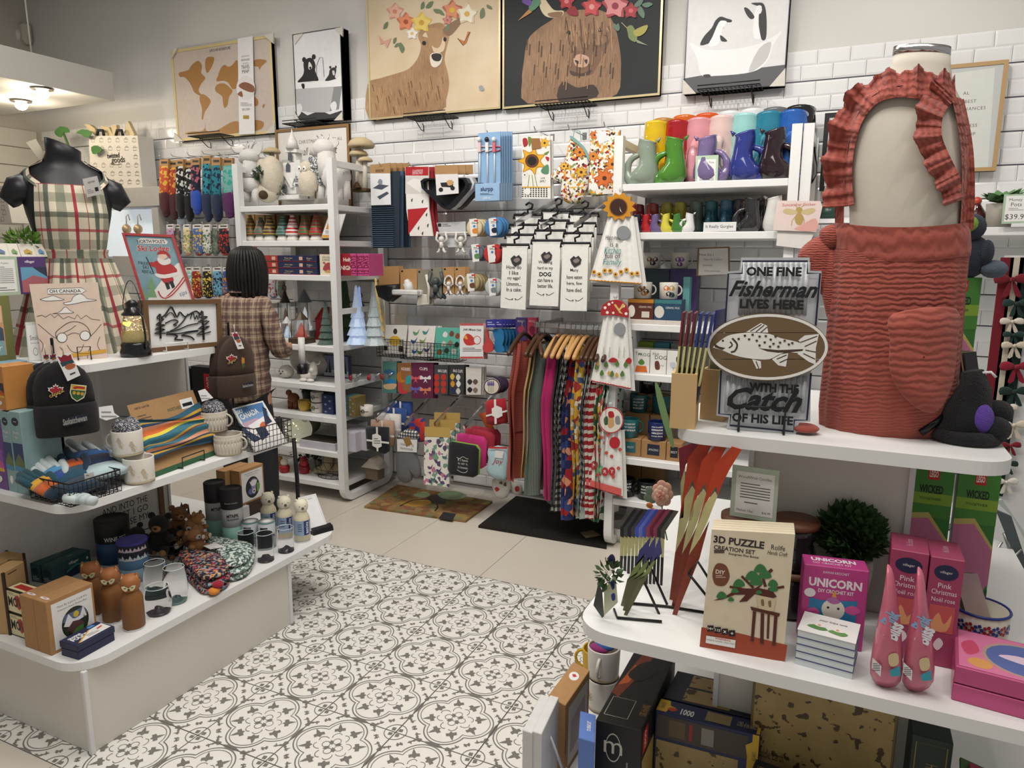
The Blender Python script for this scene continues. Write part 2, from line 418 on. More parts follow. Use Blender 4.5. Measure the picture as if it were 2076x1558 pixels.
def floor_tile():
 wm=mt('F0EDE6',.30,nz=.015,ns=20);gm=mt('7F7C76',.34,nz=.12,ns=90);b=B();H=.15
 b.box((-H+.0022,-H+.0022,-.006),(H-.0022,H-.0022,0),wm,bev=.0008);L=[0]
 def poly(q,m=gm,up=.0):L[0]+=.000012;b.add([(x*H,y*H,.0003+L[0])for x,y in q],[tuple(rg(len(q)))],m)
 def ring(fn,wd,n=64,a0=0,a1=2*PI):
  L[0]+=.000012;vs=[]
  for i in rg(n+1):
   a=a0+(a1-a0)*i/n;r=fn(a)
   for s in(-wd/2,wd/2):vs.append(((r[0]+s*r[2])*H,(r[1]+s*r[3])*H,.0003+L[0]))
  b.add(vs,[(2*i,2*i+1,2*i+3,2*i+2)for i in rg(n)],gm)
 def leaf(x,y,d,k):
  q=[(-.10,0),(-.04,.05),(-.05,.13),(.05,.13),(.06,.05),(.13,.035),(.24,0),(.13,-.035),(.06,-.05),(.05,-.13),(-.05,-.13),(-.04,-.05)]
  ca,sa=cos(d),sin(d);poly([(x+k*(u*ca-v*sa),y+k*(u*sa+v*ca))for u,v in q])
 c=.44
 for a in rg(4):
  ca,sa=round(cos(a*PI/2)),round(sin(a*PI/2));R=lambda x,y:(x*ca-y*sa,x*sa+y*ca);A=a*PI/2
  for Rr,wd in((.505,.030),(.43,.020)):
   ph=PI/4+asin(c/(Rr*2**.5));ring(lambda t:(*R(c+Rr*cos(t),Rr*sin(t)),*R(cos(t),sin(t))),wd,26,-ph,ph)
  for s in(1,-1):
   leaf(*R(.52,.19*s),A+.62*s,.95);ring(lambda t:(*R(.30+.12*cos(t),.10*s+.10*sin(t)),*R(cos(t),sin(t))),.018,14,s*(-.6)if s>0 else-2.2,2.2 if s>0 else .6)
   leaf(*R(.86,.52*s),A-2.2*s,.42);leaf(*R(.72,.66*s),A+2.6*s,.42);poly([R(x,y*s)for x,y in((.985,.30),(.94,.33),(.955,.42),(.90,.44),(.90,.50),(.95,.49),(.985,.46))])
  ring(lambda t:(*R(.17+.09*cos(t),.09*sin(t)),*R(cos(t),sin(t))),.016,16)
  poly([R(x,y)for x,y in((.03,.03),(.14,.06),(.15,.15),(.06,.14))])
  poly([R(x,y)for x,y in((.985,-.24),(.955,-.12),(.965,0),(.955,.12),(.985,.24))])
  ring(lambda t:(*R(1+.26*cos(t),1+.26*sin(t)),*R(cos(t),sin(t))),.022,12,PI,1.5*PI)
  poly([R(x,y)for x,y in((.97,.87),(.88,.85),(.86,.94),(.96,.96))])
 return mesh('patterned_tile',b)
pat_me=floor_tile()
for i in rg(-6,15):
 for j in rg(0,6):
  o=ob('patterned_tile',pat_me,floor);o.location=(.15+.3*i,-.15-.3*j,0)
sf=UD((233,205),5.3);t=Th('hanging_soffit','white hanging ceiling canopy panel with two small bulbs','soffit',sf);soff=t
b=B().box((WX,-3.4,sf.z),(sf.x,sf.y,sf.z+.2),mt('D8D5CE',.7,nz=.01,ns=3),bev=.003);t.p('panel',b)
for q in((43,212),(86,188)):
 c=U(q,Z=sf.z-.03);b=B().cyl((c.x,c.y,sf.z-.012),.07,.012,mt('3A3632',.4),18);u=t.p('lamp_ring',b)
 b=B().ell((c.x,c.y,sf.z-.035),(.042,.042,.035),mt('FFE9C4',.3,em=9,nz=0));t.p('bulb',b)
 l=bpy.data.lights.new('bulb_light','POINT');l.energy=5;l.color=(1,.86,.66);l.shadow_soft_size=.05;o=ob('bulb_light',l);o.location=(c.x,c.y,sf.z-.1)
b=B();c=U((64,105),X=sf.x-.25);b.tube([(c.x,c.y,sf.z+.2),(c.x-.02,c.y,3.9)],.006,mt('B9B4A8',.6));t.p('cable',b)
b=B();c=U((57,72),Y=WY+.02);b.box((c.x-.09,WY-.07,c.z-.09),(c.x+.09,WY+.02,c.z+.09),mt('C9C3B6',.6),bev=.03);b.ell((c.x,WY-.07,c.z-.02),(.04,.03,.05),mt('E2DED6',.3));solo('motion_sensor','small off-white sensor box high on the wall above the canopy','sensor',b)
# == display tables and shelf units
ZB,ZM,ZT=.325,.80,1.23
def gondola(name,label,ox,base,cores):
 t=Th(name,label,'display table',(ox,-1.1,0));panel=mt('DEDAD0',.5,nz=.015,ns=3);trim=mt('E4E4E2',.4,nz=.01)
 bx0,by0,bx1,by1=base
 b=B().box((ox+bx0,by0,0),(ox+bx1,by1,ZB-.028),panel,bev=.002);o=t.p('base',b)
 for x in(bx0,bx1):
  for y in(by0,by1):
   b=B().box((ox+x-.008,y-.008,0),(ox+x+.008,y+.008,ZB-.028),trim,bev=.002);t.p('corner_trim',b)
 for n,z,(x0,y0,x1,y1),r in(('lower_shelf',ZB,(-.625,-1.745,.625,-.44),.11),('middle_shelf',ZM,(-.49,-1.64,.49,-.62),.085),('upper_shelf',ZT,(-.325,-1.46,.325,-.80),.07)):
  b=B().prism([(ox+x,y)for x,y in rounded(x0,y0,x1,y1,r,8)],z-.028,z,WHITE);t.p(n,b)
 for z0,z1,cx,hx,y0,y1 in cores:
  b=B().box((ox+cx-hx,y0,z0),(ox+cx+hx,y1,z1),panel,bev=.002);t.p('core',b)
  for sx in(-1,1):
   for yy in(y0,y1):
    b=B().box((ox+cx+sx*hx-.006,yy-.006,z0),(ox+cx+sx*hx+.006,yy+.006,z1),trim);t.p('corner_trim',b)
 return t
LGX,RGX=-.535,2.18
gondola('stepped_table','three-tier white stepped display table on the left',LGX,(-.60,-1.714,.60,-.78),((ZB,ZM-.028,-.25,.10,-1.42,-.75),(ZM,ZT-.028,-.08,.15,-1.20,-.78)))
gondola('stepped_table','three-tier white stepped display table on the right',RGX,(-.60,-1.714,.60,-.78),((ZB,ZM-.028,0,.21,-1.36,-.90),(ZM,ZT-.028,0,.17,-1.28,-.98)))
def shelf_unit(name,label,x0,x1,y0,y1,h,shelves,pw=.045,foot=True):
 t=Th(name,label,'shelf unit',((x0+x1)/2,(y0+y1)/2,0));m=WHITE
 for x in(x0+pw/2,x1-pw/2):
  r=.07;path=[(x,y0+pw/2,h),(x,y0+pw/2,r+.03)]
  for k in rg(1,7):a=PI/2*k/6;path.append((x,y0+pw/2+r-r*cos(a),.03+r-r*sin(a)))
  for k in rg(0,7):a=PI/2*k/6;path.append((x,y1-pw/2-r+r*sin(a),.03+r-r*cos(a)))
  path.append((x,y1-pw/2,h));path.append((x,y1-pw/2,h));b=B()
  q=pw/2*1.2
  vs=[];N=len(path)
  for i,p in en(path):
   a=V(path[max(i-1,0)]);c=V(path[min(i+1,N-1)]);d=c-a;d=d.normalized()if d.length>1e-6 else V((0,0,1));s=V((0,d.z,-d.y))
   for u,v in((-1,-1),(1,-1),(1,1),(-1,1)):vs.append(V(p)+V((u*pw/2,0,0))+s*v*pw/2)
  fs=[(i*4+k,i*4+(k+1)%4,i*4+4+(k+1)%4,i*4+4+k)for i in rg(N-2)for k in rg(4)]+[(0,1,2,3)]
  b.add(vs,fs,m);t.p('side_frame',b)
  b=B().box((x-pw*.35,y0+pw,h-.05),(x+pw*.35,y1-pw,h-.01),m,bev=.002);t.p('top_rail',b)
  b=B().box((x-pw*.3,y0+pw,1.24),(x+pw*.3,y1-pw,1.275),m,bev=.002);t.p('side_rail',b)
 for z in shelves:
  b=B().box((x0+pw,y0+.005,z-.036),(x1-pw,y1-.005,z),m,bev=.003);t.p('shelf',b)
 return t
SL=(1.92,1.70,1.485,1.035,.78,.57,.34,.125)
shelf_unit('shelf_unit','tall open white shelf unit with deer and gnome decorations',-1.50,-.69,.57,1.125,2.19,SL)
SR=(1.972,1.731,1.265,1.002,.538,.30)
shelf_unit('shelf_unit','tall open white shelf unit with fish-shaped jugs and mugs',1.06,1.945,.61,1.125,2.21,SR)
# == shared builders
UPV=V((0,0,1))
def panel(a,b,tl,tr,z,lean=8,th=.006):
 A,Bq=U(a,Z=z),U(b,Z=z);ux=(Bq-A).normalized();dn=UPV.cross(ux);up=UPV*cos(radians(lean))+dn*sin(radians(lean));n=ux.cross(up).normalized()
 C_,D_=UPL(tr,A,n),UPL(tl,A,n);return A,Bq,C_,D_,n
def slab(b,q,n,th,mat):
 k=len(q);vs=[V(p)for p in q]+[V(p)-n*th for p in q]
 return b.add(vs,[tuple(rg(k)),tuple(rg(k,2*k))[::-1]]+[((i+1)%k,i,k+i,k+(i+1)%k)for i in rg(k)],mat)
def pfr(A,Bq,D_):return Fr(A,Bq-A,D_-A)
def frame_ring(b,A,Bq,C_,D_,n,wd,th,mat,out=.004):
 c=(A+Bq+C_+D_)/4;o=[A,Bq,C_,D_];ux=(Bq-A).normalized();uy=(D_-A).normalized()
 i=[A+ux*wd+uy*wd,Bq-ux*wd+uy*wd,C_-ux*wd-uy*wd,D_+ux*wd-uy*wd]
 for k in rg(4):
  j=(k+1)%4;q=[o[k],o[j],i[j],i[k]];slab(b,[p+n*out for p in q],n,th+out,mat)
 return i
def yplane(y):return Fr((0,y,0),(1,0,0),(0,0,1))
NY=V((0,-1,0))
def wq(q,*ps,y):return[U(q(*p),Y=y)for p in ps]
def cutout(b,poly,y,th,mat,q=None,sm=0):
 P=pts(poly);P=smooth_loop(P,sm)if sm else P;w_=[U(q(*p)if q else p,Y=y)for p in P]
 return slab(b,w_,NY,th,mat)
def pillow(b,poly,y,th,mat,q=None,sm=0,puff=.5,st=None):
 P=pts(poly);P=smooth_loop(P,sm)if sm else P;w_=[U(q(*p)if q else p,Y=y)for p in P];k=len(w_);c=sum(w_,V())/k
 R=[]
 for f,d in((.55,-th*.5),(.85,-th*.38),(1.,-th*.1),(1.,th*.1),(.85,th*.38),(.55,th*.5)):R.append([c+(p-c)*f+V((0,d,0))for p in w_])
 vs=[p for r in R for p in r]+[c+V((0,-th*.55,0)),c+V((0,th*.55,0))];fs=[]
 for i in rg(5):
  for j in rg(k):fs.append((i*k+(j+1)%k,i*k+j,(i+1)*k+j,(i+1)*k+(j+1)%k))
 for j in rg(k):fs.append((j,(j+1)%k,6*k));fs.append((5*k+(j+1)%k,5*k+j,6*k+1))
 return b.add(vs,fs,mat,True)
def hook(p,y0=WY,length=.2,name='slatwall_hook',label=None,r=.0035,up=.02,group='wall hooks'):
 tip=U(p,Y=y0-length);b=B();x,z=tip.x,tip.z-up
 b.tube([(x,y0+.004,z),(x,y0-length+up,z),(x,y0-length,z+up)],r,CHROME,6)
 t=Th(name,label or 'chrome peg hook on the tiled slat wall','hook',(x,y0,z),group=group);t.p('rod',b)
 b=B().box((x-.014,y0-.004,z-.02),(x+.014,y0+.002,z+.02),CHROME,bev=.002);t.p('plate',b);return V((x,y0-length,z))
def mug_geo(h,r,body,inner=None,taper=.95,foot=None,hs=1.,ang=0,rim=None,foot_h=.12):
 b=B();rb=r*taper;f=h*foot_h if foot else 0;n=24
 if foot:b.lathe([(rb*.9,0),(rb,.004),(rb+(r-rb)*foot_h,f)],foot,n)
 b.lathe([(rb*.9 if not foot else rb+(r-rb)*foot_h,f),(rb if not foot else rb+(r-rb)*foot_h,f+.003),(r,h-.002),(r-.001,h),(r-.004,h),(r-.0045,h-.004)],body,n,cap=1)
 b.lathe([(r-.0045,h-.004),(rb-.004,.008),(.0001,.008)],inner or body,n,cap=0)
 q=B();pth=[]
 for k in rg(11):
  a=-PI*.5+PI*k/10;pth.append(((r-.004)+h*.30*hs*cos(a)*1.0,0,h*.52+h*.30*sin(a)))
 pth[0]=(rb-.002+(r-rb)*.2,0,h*.22);pth[-1]=(r-.004,0,h*.82)
 q.tube(pth,h*.05,body,8,T=rotz(ang));return b,q
def place_mug(name,label,at,h,r,body,ang,group=None,prints=None,**k):
 t=Th(name,label,'mug',at,group=group);b,q=mug_geo(h,r,body,ang=ang,**k);t.p('cup',b,loc=True);t.p('handle',q,loc=True)
 if prints:t.p('printed_motif',prints,loc=True)
 return t
def cyl_print(b,r0,r1,h,a0,items,mat):
 for it in items:
  P=pts(it);vs=[]
  for x,z in P:r=r0+(r1-r0)*z/h+.0008;a=a0+x/r;vs.append((r*cos(a),r*sin(a),z))
  b.add(vs,[tuple(rg(len(P)))],mat)
def wire_basket(t,bx,mat,nx,ny,nz,r=.0018,front=1.,name='basket'):
 T=bx.T();w_,d,h=bx.w,bx.d,bx.h;b=B()
 for z in[h*k/nz for k in rg(nz+1)]:
  b.tube([(0,0,z),(w_,0,z),(w_,d,z),(0,d,z)],r*(1.7 if z>=h*.99 else 1),mat,5,True,T)
 for i in rg(nx+1):
  x=w_*i/nx;b.tube([(x,0,h),(x,0,0),(x,d,0),(x,d,h)],r,mat,5,False,T)
 for j in rg(1,ny):
  y=d*j/ny;b.tube([(0,y,h),(0,y,0),(w_,y,0),(w_,y,h)],r,mat,5,False,T)
 return t.p(name,b)
def easel(b,A,Bq,mat,h=.05,r=.0025,fwd=.035,f0=.25,f1=.75):
 ux=(Bq-A).normalized();dn=UPV.cross(ux);P=lambda f,d,z:A+(Bq-A)*f-dn*d+UPV*z
 b.tube([P(f0,-.05,.004),P(f0,fwd,.004),P(f0,fwd,h),P(f1,fwd,h),P(f1,fwd,.004),P(f1,-.05,.004)],r,mat,6);return b
def leafy(b,c,r,mat,n=120,size=.02,seed=1,up=.5,wd=.35):
 rn=random.Random(seed)
 for i in rg(n):
  d=V((rn.gauss(0,1),rn.gauss(0,1),rn.gauss(0,1))).normalized();p=V(c)+V((d.x*r[0],d.y*r[1],d.z*r[2]))*rn.uniform(.6,1);a=(d+UPV*up*rn.random()).normalized();s=a.cross(V((rn.random(),rn.random(),rn.random()))).normalized();k=size*rn.uniform(.7,1.3);nn=a.cross(s)
  b.add([p-s*.0,p+a*k*.5+s*k*wd+nn*k*.1,p+a*k,p+a*k*.5-s*k*wd+nn*k*.1],[(0,1,2,3)],mat)
 return b
def torso(rings,n=28):
 R=[]
 for z,a,df,db,oy in rings:R.append([(a*cos(2*PI*k/n),oy+(db if sin(2*PI*k/n)>0 else df)*sin(2*PI*k/n),z)for k in rg(n)])
 return R
def ringat(rings,z,ang):
 for i in rg(len(rings)-1):
  if rings[i][0]<=z<=rings[i+1][0]:
   f=(z-rings[i][0])/(rings[i+1][0]-rings[i][0]);a,df,db,oy=(rings[i][k]+(rings[i+1][k]-rings[i][k])*f for k in(1,2,3,4));s=sin(ang)
   return V((a*cos(ang),oy+(db if s>0 else df)*s,z))
 return V((0,0,z))
MAPLE='0,1 .12,.72 .3,.82 .24,.45 .46,.62 .52,.5 .85,.55 .74,.32 .84,.22 .42,-.1 .46,-.28 .08,-.2 .06,-.6 -.06,-.6 -.08,-.2 -.46,-.28 -.42,-.1 -.84,.22 -.74,.32 -.85,.55 -.52,.5 -.46,.62 -.24,.45 -.3,.82 -.12,.72'
def maple(cx,cy,k,ky=None,rot=0):
 c,s=cos(rot),sin(rot);ky=ky or k;return[(cx+k*(x*c-y*s),cy+ky*(x*s+y*c))for x,y in pts(MAPLE)]
class Sk:
 def __init__(s,q,y):s.q,s.y=q,y
 def p(s,x,y,dy=0):v=U(s.q(x,y),Y=s.y);v.y+=dy;return v
 def k(s,x,y):return(s.p(x+1,y)-s.p(x,y)).length
 def e(s,b,x,y,rx,rz,mat,rd=None,dy=0,n=14,m=9):
  k=s.k(x,y);b.ell(s.p(x,y,dy),(rx*k,(rd if rd is not None else(rx+rz)/2)*k,rz*k),mat,n,m);return b
 def t(s,b,P,r,mat,n=7,dys=None,sm=0):
  P=pts(P);P=smooth_loop(P,sm,False)if sm else P;k=s.k(*P[0]);w_=[s.p(x,y,(dys[i]*k if dys else 0))for i,(x,y)in en(P)]
  b.tube(w_,[a*k for a in r]if hasattr(r,'__len__')else r*k,mat,n);return b
 def c(s,b,P,th,mat,sm=0,dy=0):
  P=pts(P);P=smooth_loop(P,sm)if sm else P;k=s.k(*P[0]);slab(b,[s.p(x,y,dy)for x,y in P],NY,th*k,mat);return b
 def pil(s,b,P,th,mat,sm=0,dy=0):
  k=s.k(*pts(P)[0]);y0=s.y;s2=s.y;pillow(b,P,s.y+dy,th*k,mat,s.q,sm);return b
 def bx(s,b,x0,y0,x1,y1,d,mat,bev=0,dy=0):
  a,c=s.p(x0,y0),s.p(x1,y1);c.x=s.p(x1,y0).x;k=s.k(x0,y0);b.box((a.x,s.y+dy,a.z),(c.x,s.y+dy+d*k,c.z),mat,None,bev);return b
 def la(s,b,x,y,prof,mat,n=18,dy=0,sx=1,sy=1,smooth=True):
  k=s.k(x,y);b.lathe([(r*k,z*k)for r,z in prof],mat,n,MT(s.p(x,y,dy)),sx,sy,smooth);return b
 def F(s,dy=0):return FP(yplane(s.y+dy),s.q)
 def pr(s,b,items,dy=0,**k):return pr(b,s.F(dy),items,**k)
 def th(s,name,label,cat,x,y,group=None,dy=0):return Th(name,label,cat,s.p(x,y,dy),group=group)
def skin(verts,edges,radii,sub=2):
 me=bpy.data.meshes.new('s');me.from_pydata([tuple(v)for v in verts],edges,[]);o=bpy.data.objects.new('s',me);COL.objects.link(o)
 md=o.modifiers.new('k','SKIN');md.use_smooth_shade=True
 for i,r in en(radii):d=me.skin_vertices[0].data[i];d.radius=(r,r)if not hasattr(r,'__len__')else r
 me.skin_vertices[0].data[0].use_root=True
 if sub:o.modifiers.new('b','SUBSURF').levels=sub
 dg=bpy.context.evaluated_depsgraph_get();dg.update();ev=o.evaluated_get(dg);out=bpy.data.meshes.new_from_object(ev);bpy.data.objects.remove(o);return out
# == left table, top tier
mp=UD((150,520),2.82);RINGS=[(0,.14,.10,.10,0),(.12,.17,.115,.12,0),(.24,.165,.11,.115,0),(.40,.122,.092,.085,0),(.50,.15,.12,.095,0),(.56,.165,.135,.10,0),(.64,.178,.105,.10,.005),(.70,.185,.085,.09,.01),(.735,.15,.07,.08,.015),(.765,.085,.06,.065,.015),(.79,.068,.058,.06,.01),(.835,.068,.056,.058,-.005)]
face=atan2(CP.y-mp.y,CP.x-mp.x)+PI/2+.12
t=Th('bust_form','matte black bust form wearing the plaid apron','mannequin',M=MT((mp.x,mp.y,ZT))@rotz(face)@MX.Diagonal((.87,.87,.95,1)))
blk=mt('1B1C20',.38,nz=.02);R=torso(RINGS);R[-1]=[(x,y,z+x*-.35)for x,y,z in R[-1]];R[-2]=[(x,y,z+x*-.15)for x,y,z in R[-2]]
b=B().loft(R,blk);t.p('torso',b,loc=True)
b=B().add([(x*.985,y*.985,z+.0008)for x,y,z in R[-1]],[tuple(rg(len(R[-1])))],mt('6D737E',.3,nz=.02));t.p('neck_cap',b,loc=True)
for s in(-1,1):
 b=B().tube([(s*.13,.01,.665),(s*.185,.01,.645),(s*.205,.012,.615),(s*.195,.015,.585)],[.06,.062,.05,.012],blk,14);t.p('shoulder',b,loc=True)
PL=[(0,.22,.30,.055,'3B4B40',.85),(0,.21,.62,.10,'51604F',.55),(1,.21,.25,.055,'3B4B40',.75),(1,.21,.62,.10,'51604F',.45),(0,.21,.90,.035,'A3263A',.95),(1,.21,.92,.03,'A3263A',.8),(0,.21,.14,.012,'A3263A',.8)]
plaid=stripes('plaid_cotton','DDD3BC',PL,bump=.25)
ta=Th('plaid_apron','cream green and red plaid apron on the black bust form','apron',M=t.M@MT((0,0,.05)))
def onb(z,a,off=.008):p=ringat(RINGS,z,a);c=V((0,p.y*0,z));d=(p-c).normalized();return p+d*off
def bib(u,v):
 z=.415+(.675-.415)*v;half=1.15-.42*v;a=-PI/2+(u-.5)*2*half;p=onb(z,a,.010+.006*sin(u*19+v*5)*.4)
 if v>.8:p.y-=.004
 return p-V((0,0,.05))
b=B().grid(bib,28,16,plaid,st=lambda u,v:(u*.36,v*.30+.1,0));b.grid(lambda u,v:bib(1-u,v)+V((0,.003,0)),28,16,plaid,st=lambda u,v:(u*.36,v*.30+.1,0));ta.p('bib',b,loc=True)
b=B().grid(lambda u,v:onb(.385+.035*v,-PI/2+(u-.5)*4.2,.014)-V((0,0,.05)),40,2,plaid,st=lambda u,v:(u*.55,.135+v*.02,0));ta.p('waistband',b,loc=True)
def skirt(u,v):
 a=-PI/2+(u-.5)*4.4;fold=sin(u*2*PI*9+sin(u*14)*.8);rr=.135+.10*v+fold*(.006+.022*v)
 return V((rr*1.1*cos(a),rr*.85*sin(a),.385-.40*v+.012*fold*v-.05))
b=B().grid(skirt,150,10,plaid,st=lambda u,v:(u*1.25,.9-v*.42,0));ta.p('skirt',b,loc=True)
for s in(-1,1):
 st=[]
 for k in rg(13):
  f=k/12;z=.67+.10*min(1,f*1.25);a=-PI/2+s*(.62+.95*f);p=onb(min(z,.80),a,.010);st.append(p-V((0,0,.05)))
 b=B();vs=[]
 for k,p in en(st):
  d=(st[min(k+1,12)]-st[max(k-1,0)]).normalized();sd=d.cross(V((p.x,p.y,.15)).normalized())*.017;vs+=[p+sd,p-sd]
 b.add(vs,[(2*i,2*i+1,2*i+3,2*i+2)for i in rg(12)],plaid,True,None,[((i%2)*.04+.03,(i//2)*.02,0)for i in rg(26)]);ta.p('neck_strap',b,loc=True)
for q in('-.03,.79 -.06,.86 -.10,.84 -.05,.77','-.03,.78 -.07,.75 -.09,.70 -.05,.70'):
 b=B().add([(x-.03,.055+(i%2)*.02,z-.05)for i,(x,z)in en(pts(q))],[(0,1,2,3)],plaid,True);ta.p('bow_loop',b,loc=True)
b=B();F=Fr((.055,-.149,.575),V((.062,.03,.018)),V((-.012,.0,.07)));b.add([F.P(0,0),F.P(1,0),F.P(1,1),F.P(0,1)],[(0,1,2,3)],pp('F1EEE8'));slab(b,[F.P(0,0),F.P(1,0),F.P(1,1),F.P(0,1)],F.n,.001,pp('F1EEE8'))
pr(b,F,[('t','222222','apron',.5,.72,.14,dc(w=.8)),('r','151515',.62,.2,.85,.42),('x','777777',.1,.15,.5,.4,3)]);ta.p('price_tag',b,loc=True)
A,Bq,C_,D_,n=panel(A2(335,1378),A2(850,1350),A2(230,765),A2(772,750),ZT,9)
t=Th('colouring_book','pale pink mountain colouring book, OH CANADA, standing upright','book',(A+Bq)/2);b=B();slab(b,[A,Bq,C_,D_],n,.012,mt('E3CDBB',.6));t.p('cover',b)
b=B();F=FP(pfr(A,Bq,D_),A2);ink='3A3330';W_='F2EFEA'
L=lambda q,wd=.0016:('l',ink,q,wd,1)
pr(b,F,[('p',W_,'375,805 640,795 680,815 640,840 378,842'),('t',ink,'OH CANADA',515,820,26,dc(bold=.02)),('l',ink,'375,803 640,793 682,815 640,842 376,845 375,803',.0016),('b',W_,'315,885 370,870 420,857 470,875 508,888 440,895 360,897'),('b',W_,'500,912 560,900 580,865 630,842 670,860 690,880 765,892 660,905 590,920 520,928'),('b',W_,'415,998 470,985 515,945 555,975 582,990 500,996'),L('315,885 370,870 420,857 470,875 508,888 440,895 360,897 315,885'),L('500,912 560,900 580,865 630,842 670,860 690,880 765,892 660,905 590,920 520,928 500,912'),L('415,998 470,985 515,945 555,975 582,990 500,996 415,998'),('l',ink,'290,1020 330,1010 360,1025 400,1000 430,1030 460,1005 500,1040 540,1020 590,1040 610,1005 640,1040 680,1010 720,1040 790,1050',.0018),L('300,1080 360,1130 420,1180 470,1200'),L('800,1080 760,1130 720,1170 690,1180'),L('450,1200 440,1150 480,1110 540,1070 600,1062 660,1080 700,1120 720,1180',.002),L('440,1180 520,1140 560,1120 600,1090'),L('530,1245 560,1290 600,1305 640,1290 660,1240'),L('480,1350 500,1300 470,1260'),L('690,1350 700,1290 720,1260'),L('310,1200 340,1240 330,1300'),L('790,1180 770,1240 790,1290'),('o',ink,490,1188,42,40),('o',W_,490,1188,37,35),('o',ink,672,1172,42,40),('o',W_,672,1172,37,35),L('532,1170 580,1150 630,1160'),('p','D9A43C','560,1315 835,1278 842,1305 562,1345'),('x','7A5A20',620,1318,770,1306,1)]);t.p('printed_cover',b)
b=B();easel(b,A,Bq,BLKW,.05,.002,.03,.55,.75);solo('plate_stand','small black wire stand under the colouring book','stand',b)
c=U(A2(985,1345),Z=ZT);c.y+=.05;t=Th('lantern','black lantern with a glittering lit snow scene','lantern',c);r0=.055;T=MT(c);bm=mt('17171A',.25,coat=.3,nz=.02)
hL=zat(c,A2(0,815)[1])-ZT;b=B().lathe([(.052,0),(.056,.006),(.056,.02),(.050,.035),(.052,.045),(.046,.055)],bm,24,T);t.p('base',b)
b=B().lathe([(.045,.055),(.048,.075),(.045,.10),(.036,.145),(.034,.155)],mt('F6E6B8',.05,trans=.75,nz=0,alpha=.5),24,T);t.p('glass',b)
b=B().lathe([(.043,.056),(.043,.075),(.028,.095),(.001,.098)],mt('8E8154',.6,em=.25,nz=.3,ns=300),18,T);t.p('snow_scene',b)
b=B();rn=random.Random(3)
for i in rg(70):
 a,z=rn.uniform(0,2*PI),rn.uniform(.07,.15);rr=rn.uniform(.005,.036);b.ell((c.x+rr*cos(a),c.y+rr*sin(a),c.z+z),rn.uniform(.0006,.0016),mt('FFE9B0',.3,em=3,nz=0),5,4)
for dx,dz in((-.014,.125),(.004,.128),(-.004,.12)):b.ell((c.x+dx,c.y-.02,c.z+dz),.006,mt('FFD24A',.3,em=3.5,nz=0),8,6)
t.p('glitter',b).__setitem__('kind','stuff')
b=B().lathe([(.038,.155),(.040,.16),(.030,.17),(.030,.18),(.022,.185),(.022,.195),(.026,.20),(.010,.212),(.001,.214)],bm,20,T);t.p('cap',b)
for s in(-1,1):
 b=B().tube([T@V((s*.054,0,.03)),T@V((s*.058,0,.08)),T@V((s*.050,0,.15)),T@V((s*.036,0,.165))],.004,bm,8);t.p('side_tube',b)
b=B().tube([T@V(p)for p in smooth_loop([(-.045,0,.165),(-.05,0,.20),(-.025,0,.265),(0,0,.285),(.025,0,.265),(.05,0,.20),(.045,0,.165)],4,False)],.0016,bm,6);t.p('handle',b)
A,Bq,C_,D_,n=panel(A2(1150,1310),A2(1748,1250),A2(1118,892),A2(1733,884),ZT,4)
t=Th('framed_sign','wood-framed white sign with black mountain and pine outline','sign',(A+Bq)/2);wd=wood('walnut','5A4029','7A5A3B',9,0);b=B();frame_ring(b,A,Bq,C_,D_,n,.018,.035,wd,.012);t.p('frame',b)
b=B();slab(b,[A,Bq,C_,D_],n,.02,mt('ECECEA',.6));t.p('board',b)
b=B();F=FP(pfr(A,Bq,D_),A2);F.o=F.o+n*.001;k='15151A'
for q,wdh in(('1265,1030 1300,1005 1345,945 1372,985 1395,1025 1415,985 1450,1020 1480,1010 1520,985 1550,980 1580,1010',.006),('1300,1025 1335,990 1360,1000 1380,1030',.004),('1480,1000 1440,1060 1390,1110 1340,1135',.005),('1500,1040 1520,985 1535,1045 1548,1010 1560,1045',.004),('1300,1075 1350,1050 1390,1050 1400,1065 1365,1085 1390,1090',.005),('1310,1145 1400,1125 1480,1090 1560,1075',.005),('1310,1155 1400,1155 1480,1140 1560,1130',.005),('1310,1160 1380,1165 1395,1180 1375,1200 1440,1205',.006),('1430,1170 1500,1180 1530,1205',.006),('1430,1172 1470,1150 1560,1135',.005),('1265,1195 1262,1000',.008),('1605,1205 1595,980',.009),('1258,1000 1235,1035 1290,1040 1228,1085 1300,1085 1222,1120 1300,1120 1215,1155 1305,1150',.005),('1590,975 1565,1025 1635,1020 1558,1065 1648,1055 1560,1120 1650,1095 1550,1165 1660,1140',.005)):
 P=[F.P(*p)for p in(smooth_loop(pts(q),3,False)if wdh!=.008 and wdh!=.009 else pts(q))];b.tube([p+n*.004 for p in P],wdh/2,mt(k,.4,nz=0),5)
t.p('line_drawing',b)
b=B();easel(b,A+(Bq-A)*.05,Bq,mt('E9E9E6',.4),.035,.003,.04,.16,.45);solo('plate_stand','white wire stand in front of the mountain sign','stand',b)
zz=ZT;A,Bq,C_,D_,n=panel(A2(1212,1180),A2(1632,1172),A2(962,360),A2(1370,378),zz,12)
t=Th('ski_lodge_sign','pale blue embossed tin sign with a red-suited skier and red frame','sign',(A+Bq)/2);b=B();slab(b,[A,Bq,C_,D_],n,.008,mt('86A9B4',.5,nz=.15,ns=18));t.p('plate',b)
b=B();frame_ring(b,A,Bq,C_,D_,n,.012,.01,mt('B8474B',.45,nz=.1),.006);t.p('frame',b)
b=B();F=FP(pfr(A,Bq,D_),A2);cr,rd,dk='E9E2DD','B43A3C','2B3133'
